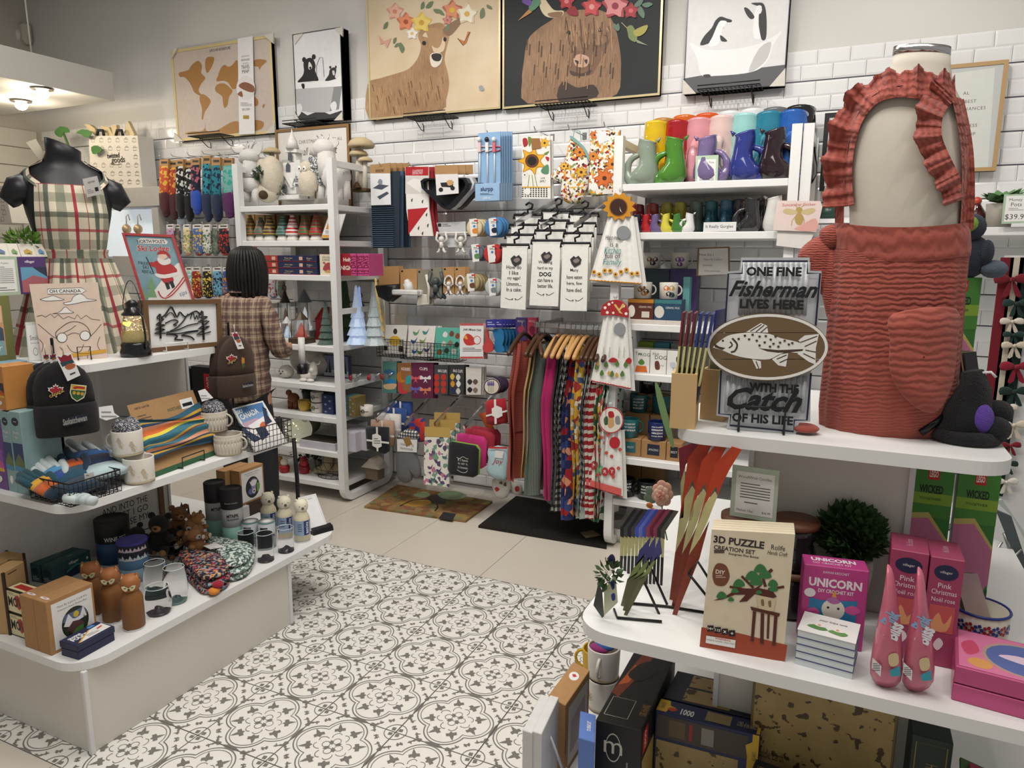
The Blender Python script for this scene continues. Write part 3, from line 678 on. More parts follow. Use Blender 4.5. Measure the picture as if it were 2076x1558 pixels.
pr(b,F,[('b',cr,'1170,885 1230,800 1290,720 1340,670 1400,600 1440,620 1480,740 1530,875 1400,1000 1230,1000'),('p',cr,'1080,420 1110,400 1300,408 1325,430 1315,450 1100,445'),('t',dk,"NORTH POLE'S",1192,428,30,dc(w=200,bold=.02)),('t',cr,'Ski Lodge',1210,488,62,dc(w=330,shear=.2,bold=.05)),('t',rd,'Ski Lodge',1210,488,58,dc(w=320,shear=.2,bold=.025)),('t',dk,'FREE',1132,600,24,dc(rot=-.12)),('t',dk,'SKI',1150,632,24,dc(rot=-.12)),('t',dk,'RENTALS',1168,668,26,dc(rot=-.12,w=80)),('p','7FA678','1195,700 1160,800 1185,800 1150,870 1240,870 1215,800 1230,800'),('p','7FA678','1130,790 1105,880 1165,880'),('b',rd,'1230,640 1210,600 1240,580 1290,590 1340,600 1390,640 1395,670 1330,690 1250,690'),('b',rd,'1175,600 1200,590 1240,610 1230,630 1185,620'),('b',rd,'1265,700 1330,690 1370,720 1360,760 1300,760'),('b',cr,'1230,680 1300,690 1400,670 1410,695 1300,720 1235,705'),('b','E8C7B2','1250,535 1300,525 1320,550 1290,575 1255,565'),('b',cr,'1245,555 1300,575 1340,560 1345,600 1290,615 1250,590'),('b',rd,'1240,530 1260,505 1310,505 1345,540 1340,565 1310,530'),('l',dk,'1155,550 1215,680',.004),('p',dk,'1300,755 1330,750 1345,800 1320,810'),('p',dk,'1335,745 1365,740 1385,790 1360,800'),('l',cr,'1250,820 1270,860 1310,870 1400,780 1450,710',.011,1),('l',rd,'1250,820 1270,860 1310,870 1400,780 1450,710',.006,1),('l',cr,'1300,880 1360,850 1440,760 1460,730',.011,1),('l',rd,'1300,880 1360,850 1440,760 1460,730',.006,1),('t','5A8FA8','tips',1450,840,40,dc(shear=.4,rot=.4))]);t.p('embossed_picture',b)
zg=ZT;bx=Bx(U((-70,744),Z=zg),U(A2(132,1366),Z=zg),.10,.155);hh=zat(bx.b,A2(0,852)[1])-zg;bx.h=hh
product('puzzle_box','olive green puzzle box with a mountain view, under the purple box','box',bx,'7D7F4E',[('front',[('r','D9A77C',.0,.1,.82,.85),('p','E9C9A4','0,.6 .8,.6 .8,.85 0,.85'),('p','4E5A6B','.1,.45 .45,.75 .8,.5 .8,.3 .1,.3'),('p','8FB3B8','.1,.1 .8,.1 .8,.32 .1,.36'),('t','F0F0E8','Whistler',.45,.22,.1,dc(w=.6,shear=.3)),('t','E8E4CC','villager',.6,.92,.06)])])
zo=zg+hh;fn=bx.ux.cross(UPV);fp=lambda x,y,d=0:UPL(A2(x,y),bx.a+bx.dn*d,fn)
def fbox(x0,y0,x1,y1,d,dd):
 q0,q1=fp(x0,y0,d),fp(x1,y0,d);q0.z=q1.z=zo;return Bx(q0,q1,dd,fp(x0,y1,d).z-zo)
b2=fbox(165,838,388,548,.02,.05)
product('puzzle_box','purple puzzle box with a red sunset picture beside the bust form','box',b2,'5E4279',[('front',[('t','F2EEF6','villager',.42,.86,.09,dc(bold=.02)),('r','6FA7C9',.08,.05,1,.72),('p','B56A73','.08,.05 1,.05 1,.4 .5,.5 .08,.35'),('p','3B3F55','.5,.72 1,.72 1,.45 .7,.6')])])
product('price_sign','puzzle price card in a clear stand with pale green border','sign',fbox(-120,842,165,545,.005,.004),'B9CBB2',[('front',[('r','F3F3EE',.12,.08,.92,.92),('t','5A5A58','Villager Puzzles',.52,.82,.06,dc(w=.6)),('x','8C8C88',.2,.3,.85,.75,9),('x','6C6C68',.2,.1,.85,.22,2)])],bev=0)
b3=fbox(-120,842,160,550,.03,.05);product('puzzle_box','pale green puzzle box behind the puzzle price card','box',b3,'9DB39A')
ztop=zo+b2.h
for i,(x0,x1)in en(((-60,80),(82,165),(170,290),(292,375))):
 c0,c1=fp(x0,540,.03),fp(x1,540,.03);c0.z=c1.z=ztop;bb=B();ux=(c1-c0).normalized();dn=UPV.cross(ux);up=(UPV+dn*.35).normalized();n_=ux.cross(up)
 hc=.05;slab(bb,[c0,c1,c1+up*hc,c0+up*hc],n_,.012,pp('E6E0D3'));F=Fr(c0,c1-c0,up*hc)
 pr(bb,F,[('p',('6C7FA6','7FA26A','C8A24C','6FA0C8')[i],'.25,.2 .75,.15 .8,.4 .5,.62 .25,.45'),('p','5A6B4A','.3,.2 .7,.18 .6,.32')])
 solo('gift_card_box',('small cream sticker card with a blue ship, far left in the row','small cream sticker card with a green landscape','small cream sticker card with a yellow grain elevator','small cream sticker card with blue mountains')[i],'card',bb,group='sticker cards on the puzzle boxes')
c=fp(190,440,.09);c.z=ztop;t=Th('potted_plant','small bright green leafy plant on top of the puzzle boxes','plant',c);b=B();leafy(b,c+V((0,0,.06)),(.05,.045,.03),mt('6E9A3F',.6,nz=.15),150,.028,5,1.);t.p('foliage',b)
b=B().lathe([(.024,0),(.03,.045)],mt('DCD8CE',.5),14,MT(c));t.p('pot',b)
A,Bq,C_,D_,n=panel(A2(228,1380),A2(330,1372),A2(198,1066),A2(300,1062),ZT,6);b=B();slab(b,[A,Bq,C_,D_],n,.003,mt('DCE4DA',.3));F=pfr(A,Bq,D_)
pr(b,F,[('r','F3F3F0',.06,.04,1,.92),('t','444444','Smile',.62,.6,.12,dc(w=.75)),('t','555555',"You're in Can",.6,.47,.05,dc(w=.7)),('o','777777',.6,.25,.2,.1),('o','F3F3F0',.6,.25,.17,.085)]);solo('table_sign','small white Smile sign card behind the colouring book','sign',b)
# == left table, middle tier
Z=ZM
def beanie(name,label,top,bl,br,base_y,col,group,cuff,prints,q,dp,tagq):
 o=UD(q(*top),dp);n=(CP-o);n.z=0;n.normalize();ux=V((-n.y,n.x,0));F=FP(Fr(o,ux,UPV),q);t=Th(name,label,'beanie',F.P((bl[0]+br[0])/2,base_y),group=group)
 P=lambda x,y:F.P(x,y);L,R_,Tp=P(*bl),P(*br),P(*top);c=(L+R_)/2;w_=(R_-L).length/2;h=Tp.z-c.z;m=fur('knit_'+col,col,col,120);rings=[];nn=28;th=.032
 prof=[(0,1.0),(.2,1.0),(.42,.97),(.6,.89),(.75,.76),(.87,.56),(.95,.34),(1.,.06)]
 sh=(P(*top)-c);sh=ux*sh.dot(ux)
 for f,k in prof:rings.append([c+sh*f+ux*(w_*k*cos(2*PI*i/nn))+n*(th*k*sin(2*PI*i/nn))+UPV*h*f for i in rg(nn)])
 b=B().loft(rings,m);t.p('crown',b)
 cb=P(*cuff[0]);cb2=P(*cuff[1]);c2=(cb+cb2)/2;w2=(cb2-cb).length/2;hh=c.z-(P((bl[0]+br[0])/2,base_y)).z;drop=(P((bl[0]+br[0])/2,base_y)).z;rings=[]
 sl=(R_.z-L.z)/(2*w_)
 for f,k,d in((-.02,.97,.9),(.0,1.03,1.2),(.08,1.06,1.35),(.5,1.06,1.4),(.92,1.05,1.35),(1.0,1.02,1.2),(1.02,.96,.9)):
  rings.append([V((c.x,c.y,drop+hh*f))+ux*(w_*k*cos(2*PI*i/nn))+n*(th*d*sin(2*PI*i/nn))+UPV*(sl*w_*cos(2*PI*i/nn))for i in rg(nn)])
 b=B().loft(rings,m);t.p('cuff',b)
 if prints:
  for nm,off,it in prints:b=B();F2=FP(Fr(o+n*off,ux,UPV),q);pr(b,F2,it);t.p(nm,b)
 if tagq:
  b=B();F2=FP(Fr(o+n*.05,ux,UPV),q);slab(b,[F2.P(*p)for p in pts(tagq)],n,.0012,pp('EFEFEC'));P4=pts(tagq);ml=lambda f,g:tuple((P4[0][i]*(1-f)+P4[1][i]*f)*(1-g)+(P4[3][i]*(1-f)+P4[2][i]*f)*g for i in(0,1))
  pr(b,F2,[('p','8E2436',[ml(.1,.02),ml(.3,.1),ml(.5,.0),ml(.75,.1),ml(.95,.05),ml(.9,.3),ml(.15,.3)]),('p','2E4A4F',[ml(.08,.28),ml(.92,.28),ml(.95,.42),ml(.1,.45)]),('b','B5643A',[ml(.25,.48),ml(.6,.4),ml(.95,.5),ml(.8,.62),ml(.4,.62)]),('p','444444',[ml(.35,.78),ml(.75,.78),ml(.75,.84),ml(.35,.84)])]);t.p('hang_tag',b)
  b=B();p0=F2.P(*ml(.5,.03));b.tube([p0,p0+UPV*.035],.002,mt('D8CDBB',.7),5);t.p('cord',b)
 return t
MD=2.42
mapl=[('p','EFE9E4',maple(520,345,88,-80,.05)),('p','A5222F',maple(520,345,74,-66,.05)),('p','1E1A14','455,375 590,318 598,345 465,400'),('t','D8B65A','CANADA',527,360,26,dc(rot=.38,w=125,bold=.02))]
sask=lambda x,y,w_:[('t','9A9A98','Saskatchewan',x,y,w_*.30,dc(w=w_,rot=.13,shear=.3,bold=.03))]
crest=[('p','E9E2C8','660,270 805,285 795,360 780,400 715,435 665,400 648,350'),('p','D9B23A','667,278 798,292 795,330 662,318'),('b','B5342B','680,300 720,290 785,300 780,318 730,312 690,318'),('p','2F5A34','661,322 794,334 785,370 770,395 716,427 672,395 656,350'),('o','C9A23C',690,352,16,16),('o','C9A23C',728,357,16,16),('o','C9A23C',765,362,16,16)]
for i,(dx,dy,dd)in en(((-140,5,.13),(-65,3,.065),(0,0,0))):
 beanie('knit_beanie',('black knit beanie at the back of the hook','black knit beanie in the middle of the hook','front black knit beanie with maple leaf and shield patches')[i],(555+dx*.9,55+dy),(318+dx,480-dy*3),(885+dx,425-dy*3),740-dy*4,'121216','black beanies on the left hook',((300,0),(910,0)),[('patch',.036,mapl),('shield_patch',.036,crest),('lettering',.053,[('b','1D2030','590,610 690,570 800,540 805,610 700,640 600,665')]+sask(695,605,195))]if i==2 else None,A3,MD+dd,('515,10 660,-20 748,190 628,245','455,0 520,-15 540,60 470,95','395,0 450,-10 470,60 410,80')[2-i]if True else None)
tp=UD(A2(410,1225),MD+.03);t=Th('hook_stand','black hook stand holding the black beanies','stand',(tp.x,tp.y,Z));b=B();e=V((CP.y-tp.y,tp.x-CP.x,0)).normalized()
nf=(CP-tp);nf.z=0;nf.normalize();b.tube([V((tp.x,tp.y,Z))-nf*.14,tp-nf*.14,tp+nf*.05,tp+nf*.06+UPV*.02],.005,BLKW,8);t.p('arm',b)
b=B().cyl(V((tp.x,tp.y,Z))-nf*.14,.05,.006,BLKW,18);t.p('foot',b)
bq=A4;bd=2.98;mapl2=[('p','EFE9E4',maple(550,45,62,-58,.05)),('p','A5222F',maple(550,45,50,-47,.05)),('p','1E1A14','505,75 590,25 598,42 512,92'),('t','D8B65A','CANADA',552,60,18,dc(rot=.5,w=85,bold=.02))]
crest2=[('p','C88A2F','642,20 668,30 670,110 655,130 640,60'),('p','2F5A34','648,80 670,75 668,115 655,130')]
for i,(dx,dd)in en(((-75,.07),(0,0))):
 beanie('knit_beanie',('brown knit beanie at the back of its hook','front brown knit beanie with a red maple leaf patch')[i],(590+dx,-180),(415+dx,200),(760+dx,165),385-i*0,'4A382C','brown beanies beside the person',((400,0),(775,0)),[('patch',.036,mapl2),('shield_patch',.036,crest2),('lettering',.053,[('b','22242E','645,275 700,258 745,248 748,290 700,300 655,320')]+sask(698,283,95))]if i else None,bq,bd+dd,'545,-205 600,-215 665,-60 605,-52' if i else None)
tp=UD(A2(1800,1085),bd+.03);t=Th('hook_stand','black hook stand holding the brown beanies','stand',(tp.x,tp.y,Z));b=B();nf=(CP-tp);nf.z=0;nf.normalize()
b.tube([V((tp.x,tp.y,Z))-nf*.10,tp-nf*.10,tp+nf*.04,tp+nf*.05+UPV*.015],.005,BLKW,8);t.p('arm',b);b=B().cyl(V((tp.x,tp.y,Z))-nf*.10,.05,.006,BLKW,18);t.p('foot',b)
bA,bB=U(A3(290,1330),Z=Z),U(A3(660,1415),Z=Z);bC=U(A3(1138,1265),Z=Z);bw=Bx(bA,bB,(bC-bB).length,0);bw.h=zat(bB,A3(0,1205)[1])-Z
t=Th('wire_basket','black wire basket full of gloves','basket',(bA+bC)/2);wire_basket(t,bw,BLKW,8,12,4)
def glove(label,base,tip,n_up,cols,k=1.,spread=.5):
 base,tip=V(base),V(tip);d=tip-base;Ln=d.length;d=d.normalized();s=d.cross(V(n_up)).normalized();up=s.cross(d);t=Th('knit_glove',label,'glove',base,group='gloves in the wire basket')
 P=lambda a,c_,h=0:base+d*(a*Ln)+s*(c_*Ln)+up*h
 def seg(nm,a0,a1,m):
  b=B();R=[]
  for f in(0,.5,1):a=a0+(a1-a0)*f;w_=.17+.03*sin(a*3);R.append([P(a,w_*cos(2*PI*i/14))+up*(.016*sin(2*PI*i/14))for i in rg(14)])
  b.loft(R,m);t.p(nm,b)
 seg('cuff',0,.2,cl(cols[0]));seg('palm',.2,.42,cl(cols[1]));seg('knuckle_band',.42,.56,cl(cols[2]))
 for j,(c_,ln)in en(((-.13,.90),(-.045,1.0),(.045,.98),(.13,.86))):
  b=B().tube([P(.5,c_),P(.7,c_*1.05),P(ln-.03,c_*1.1),P(ln,c_*1.1)],[.013,.013,.012,.004],cl(cols[3]),8);t.p('finger',b)
 b=B().tube([P(.3,.13),P(.45,.22),P(.6,.25),P(.64,.255)],[.013,.013,.012,.004],cl(cols[4]),8);t.p('thumb',b);return t
z1=Z+bw.h;gA=lambda x,y,zz:U(A3(x,y),Z=zz)
glove('pale grey glove with blue moose band on top of the basket',gA(1050,1100,Z+.06),gA(560,800,Z+.115),(0,0,1),('B9CDD2','1E2B4A','3A6FB0','C3D0D2','9FB4B6'))
glove('pale glove with blue cuff standing near the basket middle',gA(640,1250,Z+.03),gA(320,960,Z+.115),(.2,-.6,1),('2E3F73','33539A','5FA3D6','DCE6E6','DCE6E6'))
glove('navy glove with orange and yellow sunset band',gA(780,1260,Z+.03),gA(430,860,Z+.13),(.3,-.3,1),('1F3A52','2B5066','D9632E','24475C','1F3A52'))
glove('dark teal glove hanging over the left of the basket',gA(560,1300,Z+.03),gA(190,1090,Z+.09),(0,-.3,1),('1B3142','C9622F','D9A02E','1F4B57','1F4B57'))
glove('pale glove at the bottom front of the basket',gA(880,1360,Z+.02),gA(600,1320,Z+.03),(0,0,1),('C6D3D2','BCCBCB','AFC2C4','C9D6D4','BCCBCB'))
glove('deep navy glove along the back of the basket',gA(1000,1230,Z+.02),gA(640,1180,Z+.05),(0,0,1),('16263A','1B3142','1F3A52','16263A','16263A'))
b=B();F=FP(Fr(gA(840,1100,Z+.08),bw.dn,(UPV+bw.ux*.2).normalized()),A3);slab(b,[F.P(*p)for p in pts('782,1105 868,1090 895,1210 865,1260 830,1268 800,1220')],F.n,.001,pp('EFEFEC'));pr(b,F,[('x','777777',800,1130,840,1110,1)]);solo('hang_tag','white paper tag on the front of the glove basket','tag',b)
cream=mt('E6E0D6',.45,nz=.03);sand=mt('B9A98F',.6);pale=mt('CDBFA8',.6)
SK=['.0,.062 .006,.064 .008,.058 .012,.05 .010,.04 .016,.03 .014,.022 .004,.03 .0,.045 -.006,.05','-.012,.022 .03,.018 .03,.0195 -.012,.0235','.008,.052 .022,.035 .0215,.0345 .007,.05']
def skier(h,r,tp):
 b=B()
 for a0,s,dz in((-1.25,1,.012),(-.45,1,-.004)):cyl_print(b,r*tp,r,h,a0,[[(x*s,z+dz)for x,z in pts(q)]for q in SK],pale)
 return b
mc=U(A3(1285,1215),Z=Z);mc=mc+V((-.035,.035,0));mr=.052;mh=zat(mc,A3(0,945)[1])-Z
place_mug('mug','lower cream mug with beige skiers beside the glove basket',mc,mh,mr,cream,PI+.43,'skier mugs',skier(mh,mr,.97),taper=.97,foot=sand)
m2=U(A3(1178,955),Z=Z+mh+.002)+V((-.03,.03,0));place_mug('mug','upper cream mug with beige skiers holding grey socks',m2,mh,mr,cream,PI+.43,'skier mugs',skier(mh,mr,.97),taper=.97,foot=sand)
m3=V((m2.x-.02,m2.y+.02,Z));place_mug('mug','cream skier mug hidden behind under the upper one',m3,mh,mr,cream,2.6,'skier mugs',taper=.97,foot=sand)
knit=speck('grey_marl_knit',['26262B','6E6E76','C9C9CE','3A3A42'],420,.95,.6)
def sock_roll(label,c,r,q,tagp,dp):
 t=Th('knit_socks',label,'socks',c,group='marl socks tucked in mugs');b=B();rn=random.Random(int(c.x*1000))
 for i in rg(7):a=i*.9;b.ell(c+V((r*.45*cos(a),r*.45*sin(a),.012+.006*(i%3))),(r*.5,r*.5,.032),knit,10,7)
 t.p('ribbing',b)
 o=c+(CP-c).normalized()*r*.9+UPV*.03;n=(CP-o).normalized();ux=UPV.cross(n).normalized();F=FP(Fr(o,ux,n.cross(ux)),q);b=B();slab(b,[F.P(*p)for p in pts(tagp)],F.n,.001,pp('ECECEA'));P4=pts(tagp);pr(b,F,[('x','999999',min(p[0]for p in P4)+25,max(p[1]for p in P4)-18,max(p[0]for p in P4)-30,(P4[0][1]+P4[2][1])/2,2)]);t.p('paper_label',b)
sock_roll('grey marl knit socks in the upper skier mug',m2+UPV*(mh-.012),.05,A3,'917,485 1045,468 1062,540 1112,575 985,610 925,585',0)
def gaiter(label,a,b_,tl,tr,q,cols,lean,text=True,dz=0):
 A,Bq,C_,D_,n=panel(q(*a),q(*b_),q(*tl),q(*tr),Z,lean);A.z+=dz;t=Th('neck_gaiter',label,'gaiter',(A+Bq)/2,group='neck gaiters on kraft cards');b=B();slab(b,[A,Bq,C_,D_],n,.002,KRAFT);t.p('card',b)
 F=pfr(A,Bq,D_);b=B();pr(b,F,[('r','2F5A3C',0,0,1,.07)]+([('t','4A4038','NECK GAITER',.18,.93,.028,dc(w=.22,bold=.02)),('t','5E6A4A','NORTHERN',.62,.80,.05,dc(w=.22,bold=.02)),('r','EDEDEA',.72,.76,.92,.90),('r','222222',.745,.79,.90,.84),('x','6A5A48',.08,.68,.26,.84,4)]if text else[]));t.p('printed_card',b)
 nb=len(cols);m=_gm(cols)
 b=B()
 def g(u,v):
  e=.22+.5*v+.03*sin(u*5+v*9)*(.5+v)+.06*(u-.5)**2*4*(v-.5);d=.022+.012*sin(v*PI)+.007*sin(v*26+u*5)
  return F.P(u*1.02-.01,e)+n*(d if 0<u<1 else 0)
 b.grid(g,24,30,m,st=lambda u,v:(u,v+.04*sin(u*6),0));t.p('gaiter',b);b=B().grid(lambda u,v:F.P(u*1.02-.01,.22+.5*v+.03*sin(u*5+v*9)*(.5+v)+.06*(u-.5)**2*4*(v-.5))-n*.006,24,4,m,st=lambda u,v:(u,v,0));t.p('gaiter_back',b)
 return t,A,Bq
def _gm(cols):
 rows=[];k=0.
 for c,w_ in cols:rows.append((1,1.0,k+w_/2,w_/2,c,1));k+=w_
 return stripes('gaiter_'+cols[0][0],cols[0][0],rows)
GC=[('27455A',.10),('C79A34',.05),('27455A',.04),('E09A78',.07),('3A7585',.10),('7A4A52',.03),('B99A3A',.04),('3A7585',.14),('E0CF4A',.06),('D9703E',.08),('C78266',.05),('24405A',.06),('C79A34',.05),('2C5A70',.13)]
gaiter('neck gaiter with teal, yellow and orange bands on the front kraft card',(1415,1150),(2020,925),(1180,470),(1790,325),A3,GC,30)
gaiter('pale blue neck gaiter on the kraft card behind',(1180,930),(1640,800),(880,330),(1500,232),A3,[('4F7F97',.3),('5C8CA3',.4),('4F7F97',.3)],26,dz=.05)
eA,eB=U(A3(1415,1150),Z=Z),U(A3(2020,925),Z=Z);b=B();easel(b,eA,eB,BLKW,.045,.0025,.02,.38,.72);solo('plate_stand','black wire stand in front of the striped neck gaiter','stand',b)
tc=U(A4(520,945),Z=Z)+V((-.035,.035,0));th_=zat(tc,A4(0,730)[1])-Z;tr_=.055
birch=mt('D8CFC2',.55,nz=.04)
def trees(h,r,tp):
 b=B()
 for i in rg(26):
  a=i*2*PI/26;b.tube([((r*tp+(r-r*tp)*z/h)*cos(a+dx),(r*tp+(r-r*tp)*z/h)*sin(a+dx),z)for z,dx in((h*.14,0),(h*.4,.01),(h*.62,-.01))],.0022,birch,5)
  for s in(-1,1):b.tube([((r*.985)*cos(a+dx),(r*.985)*sin(a+dx),z)for z,dx in((h*.6,-.01),(h*.75,s*.06),(h*.85,s*.05))],.0014,birch,5)
 return b
place_mug('mug','lower beige mug with raised tree trunks beside the notebook basket',tc,th_,tr_,mt('CFC5B6',.55),.43,'tree mugs',trees(th_,tr_,.96),taper=.96,foot=sand,foot_h=.1)
t2=U(A4(385,725),Z=Z+th_+.002)+V((-.03,.03,0));place_mug('mug','upper beige mug with raised tree trunks holding marl socks',t2,th_,tr_,mt('CFC5B6',.55),.43,'tree mugs',trees(th_,tr_,.96),taper=.96,foot=sand,foot_h=.1)
place_mug('mug','beige tree mug half hidden under the upper one',V((t2.x-.015,t2.y+.01,Z)),th_,tr_,mt('CFC5B6',.55),2.6,'tree mugs',taper=.96,foot=sand,foot_h=.1)
sock_roll('dark marl knit socks in the upper tree mug',t2+UPV*(th_-.012),.05,A4,'235,335 300,315 378,400 272,435',0)
bA,bB=U(A4(520,860),Z=Z),U(A4(765,908),Z=Z);bC=U(A4(1060,800),Z=Z);bw2=Bx(bA,bB,(bC-bB).length,0);bw2.h=zat(bB,A4(0,690)[1])-Z
t=Th('wire_basket','black wire basket holding the ski notebooks','basket',(bA+bC)/2);wire_basket(t,bw2,BLKW,7,10,4,.0015)
ux=bw2.dn;up0=(UPV*.85-bw2.ux*.55).normalized();n=ux.cross(up0).normalized()
for i in rg(4):
 off=n*(-.010*i);o=bw2.b+off-bw2.ux*.012;F=FP(Fr(o,ux,up0),A4);c4=[F.P(*p)for p in pts('770,900 1065,808 838,425 560,497')];t=Th('notebook',('front notebook with a blue ski poster cover, SKI CANADA','second ski notebook in the basket','third ski notebook in the basket','ski notebook at the back of the basket')[i],'notebook',o,group='ski notebooks');b=B();slab(b,c4,n,.008,pp('EDEAE4'));t.p('pages',b)
 if i==0:
  b=B();F.o=F.o;pr(b,F,[('p','4F7FB5','575,505 832,440 905,610 690,700'),('p','7FA3CE','610,570 880,520 905,610 690,700'),('p','F0EDEA','690,700 905,605 1045,800 775,885'),('p','C9A9BD','640,640 760,590 840,600 700,700'),('p','F1F1F1','700,660 860,560 900,640 760,720'),('b','D96A3A','810,650 840,620 880,640 860,690 820,690'),('p','2B3550','830,480 870,500 880,560 925,620 860,660 845,560'),('p','33405C','600,620 640,650 690,700 830,780 760,815 690,760'),('p','2B3550','770,690 860,670 900,740 830,800'),('t','F1F1EE','SKI',620,530,34,dc(shear=.3,bold=.03,rot=.12)),('t','F4F4F2','CANADA',710,550,48,dc(w=190,bold=.03,rot=.14))]);t.p('printed_cover',b)
for i,(x0,x1)in en(((332,388),(390,446))):a,c=[V((U((x,790),Y=-.68).x,-.68,Z))for x in(x0,x1)];product('toy_set_box',('black toy vehicle set box, left one by the gaiters','black toy vehicle set box beside the brown beanies')[i],'box',Bx(a,c,.05,zat(a,742)-Z),'141416',[('front',[('r','C8242A',.45,.62,.78,.9),('t','F4F0E6','LEGO',.62,.76,.09,dc(w=.28,rot=-PI/2)),('t','E6E6E6','TECHNIC',.62,.3,.16,dc(rot=-PI/2,w=.7))])])
def sbox(label,a,b_,top,d,col,pr_,group=None):
 bx=bxp(A3(*a),A3(*b_),A3(0,top)[1],d,Z);return product('puzzle_box',label,'box',bx,col,pr_,group)
logo=lambda y=.9:[('o','2A2F45',.5,y,.32,.05),('t','E9E9F0','villager',.5,y,.02,dc(w=.5))]
pz=lambda c1,c2,c3,y=.88:[('front',logo(y)+[('t','F2EFEA','Puzzle',.5,y-.13,.03,dc(w=.6)),('t','F2EFEA','jigsaw',.5,y-.19,.025,dc(w=.5)),('r',c1,.06,.28,.94,.62),('p',c2,'.06,.28 .94,.28 .94,.4 .5,.5 .06,.38'),('p',c3,'.06,.28 .94,.28 .94,.33 .06,.35'),('b','EFEDE6','.3,.14 .5,.1 .7,.15 .65,.2 .4,.2')])]
sbox('pale teal puzzle box, left one of the pair under the beanies',(85,1262),(165,1283),520,.13,'8FAEB0',pz('3C4A73','6C7A4E','4F8FB5'))
sbox('pale teal puzzle box, right one of the pair under the beanies',(170,1284),(270,1308),520,.13,'93B2B3',pz('37456E','6C7A4E','4F8FB5'))
sbox('purple puzzle box at the left edge of the middle shelf',(-60,1225),(78,1262),620,.13,'6E4A8A',pz('8A5AA8','C85A9A','E0B04A'))
zt_=zat(U(A3(170,1284),Z=Z),A3(0,520)[1])
bx=Bx(U(A3(-60,1225),Z=Z)+UPV*(zt_-Z),U(A3(30,1248),Z=Z)+UPV*(zt_-Z),.13,.15);product('puzzle_box','blue puzzle box on top at the left edge','box',bx,'7FA3B5',pz('B5567A','C9A0B0','6C7A4E'))
bx=Bx(U(A3(40,1250),Z=Z)+UPV*(zt_-Z),U(A3(160,1282),Z=Z)+UPV*(zt_-Z),.10,.15);product('puzzle_box','orange puzzle box standing on the pale teal boxes','box',bx,'C98A4A',pz('3A3A4A','C9622F','E0B04A'))
# == left table, lower tier
Z=ZB
def lbox(name,label,a,b_,top,d,col,pr_=(),group=None,q=A5,mat=None):return product(name,label,'box',bxp(q(*a),q(*b_),q(0,top)[1],d,Z),col,pr_,group,mat)
kr=mt('B2875A',.8,nz=.06,ns=60);ply=mt('BE9A6B',.7,nz=.07,ns=40)
def plybox(label,bx,pic=True):
 t=Th('wooden_puzzle_box',label,'box',bx.a+bx.ex*.5+bx.dn*bx.d/2,group='plywood puzzle boxes');b=B();bx.fill(b,ply,.002);t.p('carton',b);b=B();e=.004
 for x,y in((0,0),(bx.w,0),(bx.w,bx.d),(0,bx.d)):b.box((x-e,y-e,0),(x+e,y+e,bx.h+.001),mt('3A2A1E',.7),bx.T())
 t.p('edge_strip',b);b=B();F=bx.front()
 if pic:pr(b,F,[('t','5A4632','Wooden Puzzle',.35,.8,.05,dc(w=.55)),('t','5A4632','landscape set',.35,.75,.03,dc(w=.45)),('o','6C6A78',.38,.4,.42,.24),('b','B98A80','.05,.3 .3,.42 .7,.38 .75,.3 .5,.2 .2,.2'),('b','A9B7C9','.1,.45 .35,.6 .65,.55 .7,.45 .4,.42'),('b','4A3A42','.35,.35 .42,.55 .46,.36')])
 F=bx.right();pr(b,F,[('r','4A382A',.2,.93,.6,.945)]);t.p('printed_front',b);return t
bx=bxp(A5(-60,708),A5(228,768),A5(0,178)[1],.09,Z);plybox('tall plywood puzzle box with a round landscape picture',bx)
bx2=Bx(bx.a+bx.dn*.095+bx.ux*.02,bx.b+bx.dn*.095+bx.ux*.02,.09,bx.h+.0);plybox('tall plywood puzzle box behind the first one',bx2,False)
bx=bxp(A5(-40,1240),A5(95,1245),A5(0,700)[1],.10,Z);plybox('plywood puzzle box at the front left edge',bx,False)
bx=bxp(A5(-120,1000),A5(30,1030),A5(0,600)[1],.10,Z);plybox('plywood puzzle box in the second row at the left edge',bx,False)
b0,b1=U(A5(95,1240),Z=Z),U(A5(240,1290),Z=Z);hm=zat(b0,A5(0,1040)[1])-Z;bxm=Bx(b0,b0+(b1-b0)*1.35,.055,hm)
mv=[('r','E8DDB0',.04,.06,.98,.94),('p','B23A34','.4,.75 .55,.85 .7,.7 .72,.4 .55,.2 .42,.35'),('t','1A1614','MOVIE',.5,.5,.42,dc(w=.8,bold=.03)),('x','8C7A50',.12,.78,.5,.9,2)]
for k,lb in en(('lower cream and black movie trivia box','upper cream and black movie trivia box')):
 bb=Bx(bxm.a+UPV*(hm+.001)*k,bxm.b+UPV*(hm+.001)*k,.055,hm);product('trivia_box',lb,'box',bb,'1E1B18',[('front',mv),('top',[('r','E8DDB0',.04,.1,.97,.9),('p','B5322C','.15,.3 .85,.25 .82,.7 .18,.75')])],'movie trivia boxes')
p0,p1,p2=U(A5(275,775),Z=Z),U(A5(470,812),Z=Z),U(A5(900,690),Z=Z);hp=zat(p1,A5(0,650)[1])-Z
